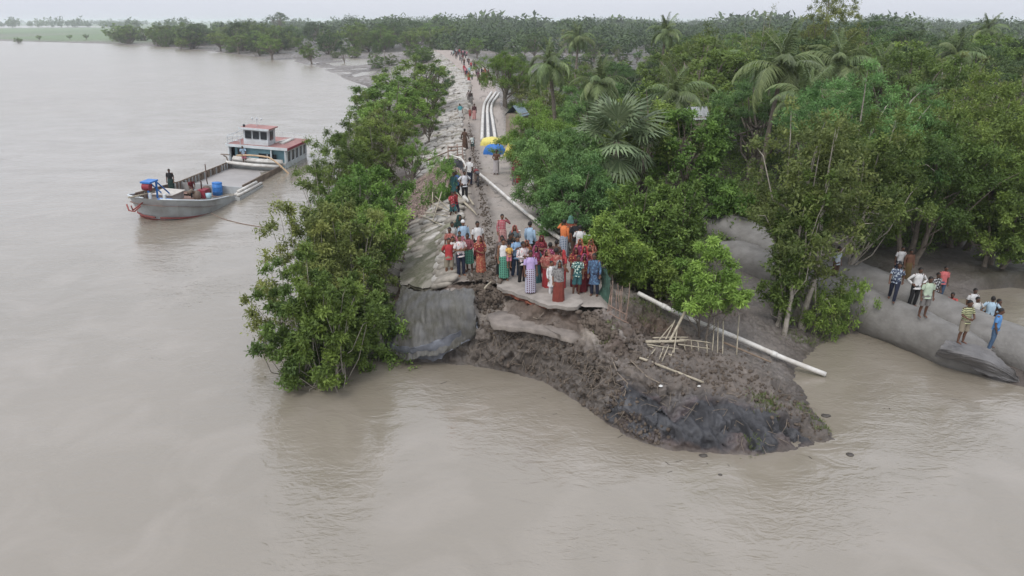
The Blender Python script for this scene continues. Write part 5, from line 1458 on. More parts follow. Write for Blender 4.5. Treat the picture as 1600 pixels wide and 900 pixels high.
# joints for a 1.65 m figure facing -Y; x right of picture
def pose(name):
    J = dict(pel=(0, 0, .90), chest=(0, .01, 1.18), neck=(0, .005, 1.385), head=(0, -.015, 1.525))
    for s, k_ in ((-1, 'L'), (1, 'R')):
        J['sh' + k_] = (.165 * s, .01, 1.335); J['el' + k_] = (.215 * s, .03, 1.06); J['wr' + k_] = (.225 * s, -.05, .83); J['ha' + k_] = (.215 * s, -.08, .75)
        J['hip' + k_] = (.09 * s, 0, .86); J['kn' + k_] = (.10 * s, -.02, .46); J['an' + k_] = (.105 * s, .02, .075); J['to' + k_] = (.12 * s, -.16, .025)
    def arm(k_, e, w_, h): J['el' + k_], J['wr' + k_], J['ha' + k_] = e, w_, h
    if name == 'fold': arm('R', (.25, -.02, 1.09), (.02, -.20, 1.13), (-.06, -.19, 1.14)); arm('L', (-.25, -.02, 1.09), (-.02, -.215, 1.09), (.06, -.22, 1.09))
    if name == 'hips': arm('R', (.36, .06, 1.12), (.20, -.03, .96), (.15, -.06, .93)); arm('L', (-.36, .06, 1.12), (-.20, -.03, .96), (-.15, -.06, .93))
    if name == 'back': arm('R', (.27, .11, 1.09), (.10, .19, .93), (.03, .19, .92)); arm('L', (-.27, .11, 1.09), (-.10, .19, .93), (-.03, .20, .90))
    if name == 'phone': arm('R', (.24, -.08, 1.10), (.11, -.26, 1.24), (.06, -.29, 1.30)); arm('L', (-.23, -.06, 1.09), (-.09, -.25, 1.20), (-.04, -.28, 1.26))
    if name == 'raise': arm('R', (.33, -.06, 1.22), (.20, -.14, 1.44), (.13, -.15, 1.50))
    if name == 'point': arm('L', (-.36, -.12, 1.25), (-.52, -.28, 1.20), (-.58, -.34, 1.19))
    if name == 'hold': arm('R', (.24, -.04, 1.10), (.12, -.22, 1.02), (.05, -.24, 1.03)); arm('L', (-.24, -.04, 1.10), (-.12, -.22, 1.02), (-.05, -.24, 1.0))
    if name == 'walk':
        J['knR'] = (.10, -.16, .48); J['anR'] = (.10, -.16, .075); J['toR'] = (.11, -.33, .03); J['knL'] = (-.09, .02, .47); J['anL'] = (-.09, .24, .12); J['toL'] = (-.10, .09, .03)
        arm('R', (.23, .12, 1.10), (.24, .10, .86), (.235, .07, .79)); arm('L', (-.23, -.07, 1.09), (-.22, -.20, .89), (-.21, -.25, .83))
    if name == 'stance':
        for s, k_ in ((-1, 'L'), (1, 'R')): J['kn' + k_] = (.13 * s, -.02, .46); J['an' + k_] = (.17 * s, .02, .075); J['to' + k_] = (.2 * s, -.14, .025)
    if name == 'bend': J['neck'] = (0, -.13, 1.35); J['chest'] = (0, -.04, 1.17); J['head'] = (0, -.20, 1.46); J['shL'] = (-.18, -.11, 1.31); J['shR'] = (.18, -.11, 1.31); arm('R', (.23, -.19, 1.07), (.14, -.34, .92), (.10, -.38, .87)); arm('L', (-.23, -.19, 1.07), (-.14, -.34, .92), (-.10, -.38, .87))
    if name == 'squat':
        J.update(pel=(0, .10, .27), chest=(0, -.02, .52), neck=(0, -.10, .72), head=(0, -.13, .86))
        for s, k_ in ((-1, 'L'), (1, 'R')):
            J['sh' + k_] = (.17 * s, -.08, .68); J['hip' + k_] = (.10 * s, .08, .25); J['kn' + k_] = (.17 * s, -.28, .46); J['an' + k_] = (.15 * s, -.06, .07); J['to' + k_] = (.17 * s, -.24, .025)
            J['el' + k_] = (.23 * s, -.26, .52); J['wr' + k_] = (.10 * s, -.40, .50); J['ha' + k_] = (.04 * s, -.44, .50)
    return {k_: np.array(v, float) for k_, v in J.items()}
def body_mesh(pn):
    J = pose(pn); mb = MB()
    up = unit(J['neck'] - J['pel'])
    mb.tube([J['pel'] - up * .07, J['pel'], J['pel'] * .5 + J['chest'] * .5, J['chest'], J['neck'] - up * .08, J['neck'] - up * .02], [[.11, .085], [.155, .11], [.13, .095], [.155, .105], [.165, .085], [.06, .055]], 16, xax=(1, 0, 0))
    hd = J['head']; mb.tube([J['neck'] - up * .05, J['neck'] * .4 + hd * .6 + np.array([0, .01, 0])], [.055, .05], 12)
    mb.ball(hd + np.array([0, .012, .015]), (.075, .093, .105), 18, 14)
    mb.ball(hd + np.array([0, -.022, -.055]), (.052, .06, .055), 14, 10)
    mb.ball(hd + np.array([0, -.094, -.012]), (.012, .018, .026), 8, 6)                       # nose
    mb.ball(hd + np.array([0, -.080, -.052]), (.024, .010, .009), 8, 6)                       # lips
    mb.ball(hd + np.array([0, -.074, .030]), (.045, .016, .010), 10, 6)                       # brow
    for s in (-1, 1): mb.ball(hd + np.array([.076 * s, .012, -.005]), (.010, .020, .030), 8, 6)
    for k_, s in (('L', -1), ('R', 1)):
        sh, el, wr_, ha = J['sh' + k_], J['el' + k_], J['wr' + k_], J['ha' + k_]
        mb.ball(sh, .058, 12, 8)
        mb.tube([sh, sh * .6 + el * .4, el, el * .65 + wr_ * .35, wr_], [.052, .047, .038, .037, .025], 12)
        d = unit(ha - wr_); sd = unit(np.cross(d, [0, 1, 0.2])) if abs(d[1]) < .8 else np.array([1.0, 0, 0]); nn = np.cross(d, sd)
        pl_ = wr_ + d * .085
        mb.tube([wr_, wr_ + d * .04, pl_], [[.024, .018], [.038, .016], [.040, .014]], 10, xax=sd)
        for f in range(4):
            b = pl_ + sd * (.029 - .0195 * f); L_ = (.065, .075, .07, .055)[f]
            mb.tube([b - d * .01, b + d * L_ * .5 + nn * .008, b + d * L_ * .9 + nn * .028], [.0095, .009, .007], 6)
        tb = wr_ + d * .03 + sd * .032; mb.tube([tb, tb + sd * .026 + d * .03, tb + sd * .030 + d * .062 + nn * .012], [.013, .011, .008], 6)
        h, kn, an, to = J['hip' + k_], J['kn' + k_], J['an' + k_], J['to' + k_]
        mb.tube([h + np.array([0, 0, .04]), h * .5 + kn * .5, kn, kn * .65 + an * .35 + np.array([0, .02, 0]), an], [.085, .072, .052, .052, .034], 12)
        fd = unit(to - an); mb.tube([an + np.array([0, .045, -.045]), an + np.array([0, 0, -.035]), an * .4 + to * .6 + np.array([0, 0, .0]), to], [[.03, .026], [.035, .035], [.042, .025], [.030, .016]], 10, xax=(1, 0, 0))
    me_ = mb.mesh('body'); o = bpy.data.objects.new('tmp', me_); col.objects.link(o)
    rm = o.modifiers.new('r', 'REMESH'); rm.mode = 'VOXEL'; rm.voxel_size = .0115; rm.use_smooth_shade = True
    sm = o.modifiers.new('s', 'SMOOTH'); sm.iterations = 3; sm.factor = .4
    dc = o.modifiers.new('d', 'DECIMATE'); dc.ratio = .30
    dg = bpy.context.evaluated_depsgraph_get(); m2 = bpy.data.meshes.new_from_object(o.evaluated_get(dg)); m2.name = 'body'
    bpy.data.objects.remove(o); m2.materials.clear(); m2.materials.append(SKM[0]); return m2, J
_pc = {}
def getpose(pn):
    if pn not in _pc: _pc[pn] = body_mesh(pn)
    return _pc[pn]
_gm = {}
def ring_jit(mb, amp, fr, seed):
    V = mb.v[-1]; V += amp * fbm(V * fr + seed, 2)[:, None] * np.array([1, 1, .2])
def gmesh(pn, g):
    if (pn, g) in _gm: return _gm[(pn, g)]
    _, J = getpose(pn); mb = MB(); up = unit(J['neck'] - J['pel']); sq = pn == 'squat'
    lk = lambda a, b, t: J[a] * (1 - t) + J[b] * t
    if g in ('tee', 'shirt', 'vest', 'tunic', 'blouse'):
        low = {'tee': .10, 'shirt': .13, 'vest': .08, 'tunic': .42, 'blouse': -.06}[g]
        if sq: low = min(low, .05)
        dn = np.array([0, 0, -1.0])
        pts_ = [J['pel'] + dn * low, J['pel'] + dn * low * .4, lk('pel', 'chest', .5), J['chest'], J['neck'] - up * .09, J['neck'] - up * .035, J['neck'] + up * .012]
        if g == 'blouse': pts_[0] = lk('pel', 'chest', .45); pts_[1] = lk('pel', 'chest', .55); pts_[2] = lk('pel', 'chest', .8)
        rd = [[.172, .132], [.165, .124], [.152, .114], [.165, .12], [.165, .105], [.115, .08], [.058, .056]]
        if g == 'tunic': rd[0] = [.215, .17]
        mb.tube(pts_, rd, 22, cap=False, xax=(1, 0, 0), sq=2.3); ring_jit(mb, .012, 9, 1)
        if g != 'vest':
            for k_ in 'LR':
                sh, el, wr_ = J['sh' + k_], J['el' + k_], J['wr' + k_]; s = -1 if k_ == 'L' else 1
                e0 = sh + np.array([-.05 * s, 0, .006])
                if g in ('tee', 'blouse'): p_ = [e0, sh, sh * .45 + el * .55, sh * .25 + el * .75]; r_ = [.056, .058, .058, .062]
                else: p_ = [e0, sh, sh * .4 + el * .6, el, el * .5 + wr_ * .5, el * .15 + wr_ * .85]; r_ = [.056, .058, .052, .048, .043, .036]
                mb.tube(p_, r_, 12, cap=False); ring_jit(mb, .008, 14, 3)
            if g == 'shirt':
                c_ = J['neck'] + up * .01; mb.tube([c_ - up * .02, c_ + up * .02], [.068, .062], 14, cap=False)
    elif g in ('trousers', 'shorts'):
        mb.tube([J['pel'] - up * .10 if not sq else J['pel'] - up * .05, J['pel'] - up * .03, J['pel'] + up * .09], [[.165, .12], [.17, .125], [.155, .115]], 20, cap=False, xax=(1, 0, 0))
        for k_ in 'LR':
            h, kn, an = J['hip' + k_], J['kn' + k_], J['an' + k_]
            if g == 'trousers': p_ = [h + up * .02, h * .5 + kn * .5, kn, kn * .5 + an * .5, an + np.array([0, 0, .0])]; r_ = [.098, .088, .070, .066, .060]
            else: p_ = [h + up * .02, h * .5 + kn * .5, h * .06 + kn * .94]; r_ = [.100, .095, .092]
            mb.tube(p_, r_, 14, cap=False); ring_jit(mb, .012, 10, 5)
    elif g in ('lungi', 'skirt', 'shortlungi'):
        if sq:
            mb.tube([J['pel'] - np.array([0, -.05, .16]), J['pel'] + np.array([0, -.05, .0]), np.array([0, -.20, .36]), np.array([0, -.33, .42])], [[.26, .2], [.28, .22], [.27, .15], [.22, .07]], 24, cap=True, xax=(1, 0, 0))
        else:
            bot = {'lungi': .12, 'skirt': .04, 'shortlungi': .38}[g]; n = 30; V = []; m = 12
            kx = max(abs(J['anL'][0]), abs(J['anR'][0])); cy = (J['anL'][1] + J['anR'][1]) / 2; ey = abs(J['anL'][1] - J['anR'][1]) / 2
            for i in range(m):
                t = i / (m - 1); z = (.99) * (1 - t) + bot * t
                for j in range(n):
                    th = 2 * math.pi * j / n; f = 1 + (.05 + .07 * t) * math.sin(th * 7 + 1.3) * t + .04 * math.sin(th * 13) * t
                    rx = (.155 + .035 * math.sin(min(1, t * 4) * 1.57)) + (.03 if g == 'skirt' else .0) * t + max(0, kx - .11) * t; ry = .118 + .03 * math.sin(min(1, t * 4) * 1.57) + ey * .75 * t + .02 * t
                    V.append((rx * f * math.cos(th), cy * t * .6 + ry * f * math.sin(th), z))
            mb.add(V, [(i * n + j, (i + 1) * n + j, (i + 1) * n + (j + 1) % n, i * n + (j + 1) % n) for i in range(m - 1) for j in range(n)])
    elif g == 'drape':      # sari end wrapped over torso, shoulder and arm
        pts_ = [lk('pel', 'chest', -.15), lk('pel', 'chest', .3), lk('pel', 'chest', .7), J['chest'] + up * .06, J['neck'] - up * .07, J['neck'] - up * .01]
        if sq: pts_[0] = J['pel'] + up * .02
        mb.tube(pts_, [[.205, .155], [.20, .15], [.19, .142], [.195, .135], [.17, .112], [.085, .085]], 26, cap=False, xax=(1, 0, 0), sq=2.2); ring_jit(mb, .025, 7, 2)
        sh, el = J['shL'], J['elL']; mb.tube([sh + np.array([.04, 0, .02]), sh + np.array([-.01, 0, 0]), sh * .3 + el * .7, el], [.066, .072, .076, .082], 14, cap=False); ring_jit(mb, .015, 9, 7)
        a = sh + np.array([.05, .12, .0]); 
        mb.tube([J['shL'] + np.array([.02, .09, .02]), J['chest'] + np.array([-.08, .17, -.10]), J['pel'] + np.array([-.08, .19, -.12])], [[.10, .02], [.12, .025], [.13, .02]], 12, cap=True, xax=(1, 0, 0))
    elif g == 'veil':
        hd = J['head']; n, m = 26, 12; V = []
        for i in range(m):
            t = i / (m - 1)
            for j in range(n):
                th = math.radians(-58 + 296 * j / (n - 1))     # open at the face (-Y)
                if t < .6: ph = t / .6 * math.pi * .60; r = .118 * math.sin(ph) + .004; z = .125 * math.cos(ph) + .015; q = hd + np.array([r * .92 * math.cos(th), .015 + r * math.sin(th), z])
                else:
                    s = (t - .6) / .4; q = hd + np.array([(.112 + .085 * s) * math.cos(th), .02 + (.112 + .02 * s) * math.sin(th), -.028 - .17 * s])
                V.append(q)
        mb.add(V, [(i * n + j, (i + 1) * n + j, (i + 1) * n + j + 1, i * n + j + 1) for i in range(m - 1) for j in range(n - 1)]); ring_jit(mb, .010, 12, 4)
    elif g == 'hair':
        hd = J['head'] + np.array([0, .016, .018]); n, m = 20, 9; V = []
        for i in range(m):
            for j in range(n):
                th = 2 * math.pi * j / n; front = max(0, -math.sin(th)); mx = math.pi * (.60 - .27 * front ** .6)
                ph = mx * i / (m - 1); V.append(hd + np.array([.083 * math.sin(ph) * math.cos(th), .103 * math.sin(ph) * math.sin(th), .114 * math.cos(ph)]))
        mb.add(V, [(i * n + j, (i + 1) * n + j, (i + 1) * n + (j + 1) % n, i * n + (j + 1) % n) for i in range(m - 1) for j in range(n)]); ring_jit(mb, .006, 30, 4)
    elif g == 'bun':
        mb.ball(J['head'] + np.array([0, .12, -.01]), (.04, .035, .04), 10, 8)
    elif g == 'cap':
        hd = J['head'] + np.array([0, .014, .03]); mb.ball(hd, (.085, .105, .105), 18, 5, v1=.5); mb.tube([hd + np.array([0, 0, -.005]), hd + np.array([0, 0, .03])], [[.087, .107], [.085, .104]], 18, cap=False, xax=(1, 0, 0))
    elif g == 'eye':
        mb.ball((0, 0, 0), (.013, .006, .006), 8, 6)
    elif g == 'towel':
        mb.tube([J['shR'] + np.array([-.06, -.10, -.25]), J['shR'] + np.array([-.07, -.10, .0]), J['shR'] + np.array([-.07, .0, .06]), J['shR'] + np.array([-.07, .12, -.02])], [[.05, .012]] * 4, 10, xax=(1, 0, 0))
    m_ = mb.mesh({'tee': 'shirt', 'drape': 'sari_drape', 'veil': 'headscarf', 'shortlungi': 'lungi'}.get(g, g), True)
    m_.materials.append(HAIR if g in ('hair', 'bun') else EYE); _gm[(pn, g)] = m_; return m_
pr = random.Random(21)
def person(x, y, z, H, face, pn, wear, label, skin=0, group=None, detail=True):
    """face: degrees, 0 looks at the camera side, 90 looks to picture right"""
    s = H / 1.65; root = empty('person', (x, y, z - .01), R(face), label, 'person', group, s)
    root.rotation_euler = (R(pr.uniform(-3, 3)), R(pr.uniform(-2.5, 2.5)), R(face + pr.uniform(-18, 18)))
    bmesh_, J = getpose(pn)
    link('body', bmesh_, SKM[skin], root)
    hair = True
    for g, m in wear:
        nm = {'tee': 'shirt', 'tunic': 'tunic', 'drape': 'sari', 'veil': 'headscarf', 'shortlungi': 'lungi', 'skirt': 'skirt'}.get(g, g)
        link(nm, gmesh(pn, g), m, root)
    if not any(g in ('cap',) for g, _ in wear): link('hair', gmesh(pn, 'hair'), HAIR, root)
    if detail:
        for sx in (-1, 1): link('eye', gmesh('stand', 'eye'), EYE, root, tuple(J['head'] + np.array([.031 * sx, -.084, .012])))
    return root
def byhead(u, v, H, zf, seat=1.0):
    """where a person of height H stands whose head top is seen at (u, v)"""
    z = 2.6
    for _ in range(6):
        q = P(u, v, z + H * .985 * seat); z = zf(q[0], q[1])
    q = P(u, v, z + H * .985 * seat); return q[0], q[1], z
c = cloth
WH = c((.62, .61, .60)); OFFW = c((.56, .55, .52)); NAVY = c((.02, .025, .05)); BLK = c((.02, .02, .022)); KHA = c((.24, .20, .14)); TEAL = c((.03, .12, .13)); DKG = c((.02, .05, .045)); GRY = c((.18, .17, .16)); JEAN = c((.05, .10, .18))
RED = c((.40, .02, .025)); RSARI = c((.22, .02, .025), 'print', (.5, .35, .1)); MSARI = c((.13, .015, .03), 'floral', (.28, .05, .06)); PINK = c((.55, .16, .22)); MAG = c((.22, .02, .07), 'print', (.4, .2, .28)); ORS = c((.38, .07, .04), 'floral', (.42, .2, .11)); RUST = c((.22, .04, .025)); DRED = c((.15, .012, .02)); CORAL = c((.32, .07, .055), 'floral', (.36, .18, .14))
PLAID = c((.14, .05, .09), 'plaid', (.42, .42, .50)); GPL = c((.03, .10, .07), 'plaid', (.10, .28, .20)); BPL = c((.05, .09, .18), 'plaid', (.35, .38, .42)); RPL = c((.25, .04, .04), 'plaid', (.5, .3, .28))
LBL = c((.30, .45, .60)); PURP = c((.42, .30, .58)); ORG = c((.70, .17, .02)); YEL = c((.65, .36, .04)); CYAN = c((.06, .34, .38)); BBL = c((.06, .24, .55)); PAT1 = c((.6, .55, .54), 'print', (.45, .12, .12)); PAT2 = c((.02, .10, .10), 'floral', (.5, .6, .52)); MARP = c((.12, .02, .03), 'plaid', (.25, .08, .09)); STR = c((.03, .05, .03), 'stripes', (.42, .42, .24)); PGRN = c((.42, .52, .38)); GRYP = c((.25, .24, .23), 'floral', (.12, .11, .11)); BRN = c((.10, .055, .035))
def Z2(X, Y): return 660 + X / 5.333, 320 + Y / 5.333
def Z3(X, Y): return 640 + X / 5.627, 180 + Y / 5.627
def Z4(X, Y): return 560 + X / 5.333, 60 + Y / 5.333
def Z7(X, Y): return 1300 + X / 3.46, 360 + Y / 3.46
tee, shirt, lungi, sari = 'tee', 'shirt', 'lungi', 'drape'
def sariw(a, b=None, v=None, bl=None): return [('skirt', a), ('drape', b or a), ('blouse', bl or a)] + ([('veil', v)] if v else [])
CR = [
 (Z2(213, 282), 1.62, 0, 'back', [(tee, RED), ('shorts', KHA)], 'boy in a bright red shirt and khaki shorts at the left edge of the crowd', 0),
 (Z2(316, 252), 1.66, 15, 'fold', [(tee, PAT1), ('trousers', NAVY)], 'man with folded arms in a pinkish white shirt and navy trousers', 0),
 (Z2(252, 262), 1.50, 0, 'stand', [('tunic', OFFW), ('trousers', OFFW)], 'person in a long off white tunic behind the boy in red', 0),
 (Z2(352, 128), 1.66, 20, 'stand', [('tunic', LBL), ('trousers', OFFW), ('cap', WH)], 'man in a white skullcap and pale blue tunic', 0),
 (Z2(318, 218), 1.35, -10, 'stand', [(tee, PINK), ('shorts', GRY)], 'child in pink between the capped man and the man with folded arms', 0),
 (Z2(230, 192), 1.6, 5, 'stand', [(tee, CORAL), (lungi, GPL)], 'man in a salmon shirt standing against the sand bags', 1),
 (Z2(237, 140), 1.6, 5, 'stand', [(shirt, OFFW), (lungi, BPL)], 'man at the back by the bags in an off white shirt', 1),
 (Z2(388, 238), 1.58, -10, 'hold', [(shirt, MARP), ('shortlungi', GPL)], 'man in a dark maroon checked shirt and short green lungi', 1),
 (Z2(468, 138), 1.68, 0, 'stance', [(tee, WH), ('trousers', BLK)], 'man in a plain white tee shirt behind the woman in orange', 1),
 (Z2(488, 262), 1.55, 20, 'hold', sariw(ORS, RSARI, CORAL), 'woman in an orange and red flowered sari at the left of the crowd', 0),
 (Z2(300, 90), 1.6, 30, 'stand', [('tunic', DKG), ('trousers', BLK), ('veil', DKG)], 'person wrapped in dark green behind the capped man', 0),
 (Z2(668, 78), 1.58, 10, 'raise', [(shirt, c((.5, .3, .3), 'plaid', (.35, .05, .07))), (lungi, RPL)], 'person in a red and white checked shirt raising a hand behind the crowd', 0),
 (Z2(780, 176), 1.5, -20, 'fold', sariw(GRY, c((.09, .12, .13)), c((.35, .09, .06))), 'woman in a slate shawl and rust headscarf', 0),
 (Z2(908, 140), 1.68, 160, 'stance', [(shirt, LBL), ('trousers', BLK)], 'man in a pale blue shirt seen from behind near the pipe', 0),
 (Z2(776, 255), 1.68, 5, 'phone', [(shirt, c((.22, .38, .58))), ('trousers', c((.04, .07, .13)))], 'man in a sky blue shirt and dark blue trousers', 0),
 (Z2(832, 305), 1.66, 20, 'fold', [(shirt, PAT1), ('trousers', BLK)], 'man with folded arms in a pale printed shirt and black trousers', 1),
 (Z2(905, 385), 1.68, 0, 'stand', [(tee, PURP), (lungi, PLAID)], 'man in a lilac shirt and checked lungi at the very edge of the slab', 1),
 (Z2(982, 262), 1.5, -20, 'fold', sariw(DRED, MSARI, DRED), 'woman in a dark red sari and red headscarf in front of the pipe', 0),
 (Z2(680, 285), 1.64, 10, 'stand', [('vest', WH), (lungi, GPL)], 'man in a white vest and green lungi carrying the child in yellow', 0),
 (Z2(648, 258), 1.62, 0, 'stand', [(shirt, c((.15, .12, .11))), ('trousers', BLK)], 'man in a grey brown shirt left of the white vest', 1),
 (Z2(958, 345), 1.5, 10, 'hold', sariw(TEAL, MAG, MAG), 'woman with a magenta wrap over a teal skirt', 0),
 (Z2(1050, 372), 1.54, -30, 'hold', sariw(RED, CORAL, CORAL), 'woman in a coral red sari standing sideways mid crowd', 0),
 (Z2(1122, 362), 1.62, 170, 'stand', [('tunic', CORAL), (lungi, BPL)], 'man with dark hair in a pink orange wrap behind the grey veiled woman', 1),
 (Z2(1140, 465), 1.56, 0, 'raise', sariw(RUST, GRYP, GRYP), 'woman in a grey patterned wrap and rust skirt at the front of the crowd', 0),
 (Z2(1088, 470), 1.3, 30, 'stand', [('tunic', WH), ('trousers', WH)], 'child in a long white shirt beside the grey veiled woman', 0),
 (Z2(1055, 318), 1.62, 150, 'stand', [(shirt, MAG), (lungi, BPL)], 'dark haired man in a wine shirt facing away in mid crowd', 1),
 (Z2(880, 300), 1.5, 20, 'stand', sariw(RUST, c((.22, .06, .03), 'floral', (.35, .15, .06)), c((.3, .08, .04))), 'woman in a brownish red sari behind the printed shirt man', 0),
 (Z2(1185, 128), 1.66, 150, 'raise', [(shirt, ORG), (lungi, BPL)], 'person in a bright orange top with raised hands by the hedge', 0),
 (Z2(1285, 125), 1.72, 170, 'stand', [(tee, BLK), ('trousers', BRN)], 'man in a black shirt beside the orange top', 0),
 (Z2(1315, 175), 1.60, 165, 'phone', [(tee, WH), ('trousers', GRY)], 'man in a white shirt seen from behind next to the black shirt', 0),
 (Z2(1392, 205), 1.6, 120, 'phone', [(shirt, c((.4, .42, .5))), ('trousers', BLK)], 'man in a bluish shirt holding something pale by the hedge', 1),
 (Z2(1235, 92), 1.58, 180, 'stand', [('tunic', c((.3, .07, .03))), ('trousers', GRY), ('veil', c((.08, .2, .16)))], 'person in brown with a green scarf at the back by the hedge', 0),
 (Z2(1328, 285), 1.52, 0, 'hold', sariw(MAG, MAG, ORS), 'woman in a magenta sari at the hedge side', 0),
 (Z2(1400, 285), 1.54, -10, 'fold', sariw(CORAL, CORAL, ORS), 'woman in a peach and red sari beside the hedge', 0),
 (Z2(1290, 355), 1.54, 10, 'hold', sariw(DRED, RSARI, DRED), 'woman in red close behind the teal shirt boy', 0),
 (Z2(1356, 352), 1.56, 0, 'stand', sariw(DRED, MSARI, RED), 'woman in a deep red sari left of the navy clothes', 0),
 (Z2(1402, 345), 1.52, -20, 'stand', sariw(RED, CORAL, ORS), 'woman with an orange scarf in the tight group of red saris', 0),
 (Z2(1340, 405), 1.48, 5, 'hold', sariw(DRED, RSARI, MAG), 'shorter woman in red at the front of the group of red saris', 0),
 (Z2(1290, 425), 1.52, 5, 'stand', [(tee, PAT2), ('shorts', TEAL)], 'boy in a dark green and white flowered shirt and teal shorts', 1),
 (Z2(1450, 405), 1.60, -10, 'stand', [('tunic', c((.05, .09, .17), 'floral', (.10, .18, .28))), ('trousers', NAVY)], 'person in long navy blue clothes at the right end of the crowd', 1),
 (Z2(720, 240), 1.56, 20, 'stand', [(tee, BLK), ('trousers', BRN)], 'dark haired person in black behind the white vest', 1),
 (Z2(750, 232), 1.45, -10, 'stand', [(tee, DKG), ('trousers', BLK)], 'short person in dark green behind the sky blue shirt', 1),
 (Z2(1110, 300), 1.45, 160, 'stand', [(tee, BRN), ('trousers', BLK)], 'dark clothed child right of the wine shirt', 1),
 (Z2(1160, 380), 1.5, -30, 'hold', sariw(RED, MSARI, RED), 'woman in red at the right of the mid crowd', 0),
 # middle of the road
 (Z3(757, 300), 1.62, 10, 'hold', [(lungi, c((.3, .27, .27), 'plaid', (.45, .42, .42)))], 'bare chested man in a pale lungi walking alone before the blue tarp', 1),
 (Z3(478, 490), 1.68, 10, 'hips', [(tee, c((.58, .58, .62))), ('trousers', BLK)], 'man in a white shirt and black trousers with an elbow raised on the left edge', 1),
 (Z3(524, 372), 1.68, 150, 'stand', [(tee, WH), ('trousers', NAVY)], 'man in a white shirt turned away beside the motorcycle', 1),
 (Z3(385, 498), 1.6, -10, 'stand', [('tunic', TEAL), ('trousers', TEAL)], 'person in teal standing under the black sheet', 1),
 (Z3(415, 490), 1.58, 20, 'stand', [(tee, c((.06, .16, .40))), ('trousers', BLK)], 'person in blue beside the person in teal', 1),
 (Z3(378, 670), 1.45, 20, 'walk', [(tee, c((.4, .02, .03), 'print', (.5, .3, .3))), ('shorts', TEAL)], 'boy in a red shirt and teal shorts stepping on the sand bags', 1),
 (Z3(402, 662), 1.35, 40, 'walk', [(tee, RED), ('trousers', NAVY)], 'smaller child in red behind the boy on the bags', 1),
 (Z3(485, 118), 1.62, 160, 'walk', [(shirt, BRN), (lungi, BRN)], 'dark brown dressed man walking beside a child', 1),
 (Z3(553, 175), 1.20, 20, 'walk', [(tee, c((.5, .55, .52))), ('shorts', DKG)], 'small child in a pale shirt and dark shorts on the road', 1),
 (Z3(948, 368), 1.56, 20, 'walk', sariw(RED, DRED, DRED), 'woman in red with a headscarf walking under the yellow sheet', 0),
 (Z3(918, 420), 1.35, 20, 'stand', [(tee, c((.2, .04, .06))), ('trousers', GRY)], 'child in maroon beside the woman under the yellow sheet', 1),
 # far along the road
 (Z4(850, 542), 1.66, 0, 'stance', [(tee, CYAN), ('shortlungi', OFFW)], 'man in a turquoise shirt and white lungi on the road', 1),
 (Z4(962, 545), 1.6, 10, 'stand', [(shirt, c((.08, .03, .03))), (lungi, RPL)], 'man in dark red clothes beside a child in red', 1),
 (Z4(930, 580), 1.1, 10, 'stand', [(tee, CORAL), ('shorts', RED)], 'small child in red on the road', 0),
 (Z4(937, 438), 1.66, 10, 'walk', [(shirt, c((.06, .045, .04))), (lungi, GRY)], 'man in brown with a lungi walking by the white bags', 1),
 (Z4(913, 432), 1.5, -20, 'walk', [(tee, c((.3, .24, .22))), ('trousers', GRY)], 'person in beige a step behind the man in brown', 1),
 (Z4(918, 282), 1.6, 0, 'walk', sariw(RED, CORAL, RUST), 'woman in a bright red sari alone in the middle of the road', 0),
 (Z4(998, 272), 1.6, 10, 'walk', [(shirt, c((.12, .02, .06))), ('trousers', NAVY)], 'man in maroon at the bend of the road', 1),
 (Z4(1052, 280), 1.6, -10, 'walk', sariw(RED, RSARI, CORAL), 'woman in red at the bend under the round tree', 0),
 (Z4(1022, 320), 1.2, 10, 'walk', [(tee, PINK), ('shorts', NAVY)], 'child in pink at the bend of the road', 0),
 (Z4(1055, 240), 1.6, 20, 'stand', sariw(CORAL, ORS, CORAL), 'woman in coral behind the pair at the bend', 0),
 (Z4(925, 232), 1.6, 0, 'stand', [(tee, c((.25, .5, .52))), ('trousers', GRY)], 'person in pale turquoise beyond the woman in bright red', 0),
 (Z4(893, 235), 1.5, 0, 'stand', sariw(DRED, PINK, PINK), 'woman in pink at the left verge of the far road', 0),
 (Z4(985, 200), 1.62, 10, 'stand', [(tee, GRY), ('trousers', BLK)], 'man in grey near the far bend', 1), (Z4(1005, 212), 1.62, 10, 'stand', [(tee, c((.3, .32, .36))), ('trousers', BLK)], 'man in light grey near the far bend', 1),
]
FAR = [(775, 92, WH), (808, 95, BLK), (822, 100, NAVY), (835, 92, BRN), (850, 98, c((.25, .1, .1))), (862, 105, BLK), (872, 96, PINK), (882, 100, NAVY), (893, 112, GRY), (905, 140, WH), (812, 118, BRN), (845, 128, GRY), (870, 130, DRED), (940, 190, RED), (965, 185, BLK), (1030, 240, NAVY), (1035, 262, DRED), (1008, 296, BRN), (1068, 296, RED), (985, 240, GRY), (1080, 250, DRED), (900, 255, NAVY), (880, 215, RED), (945, 262, WH), (860, 150, GRY), (880, 165, BRN), (800, 85, NAVY), (828, 86, GRY), (842, 84, RED), (858, 88, DKG), (888, 96, BRN), (900, 104, PINK), (955, 172, GRY), (975, 196, DRED), (1045, 262, GRY), (920, 160, BRN), (790, 100, CYAN), (818, 108, DRED)]
for i, (pos, H, f, pn, wear, lb, sk) in enumerate(CR):
    x, y, z = byhead(*pos, H, hz)
    person(x, y, z, H, f, pn, wear, lb, sk, None, y < 45)
for i, (a, b, m) in enumerate(FAR):
    H = 1.62; x, y, z = byhead(*Z4(a, b), H, hz)
    y = min(y, 240)
    person(x, y, hz(x, y), H, pr.uniform(-40, 200), pr.choice(['stand', 'walk']), [(tee, m), ('trousers', pr.choice([BLK, NAVY, GRY]))], 'tiny figure in the cluster of people where the road disappears', 1, 'people at the far end of the road', False)
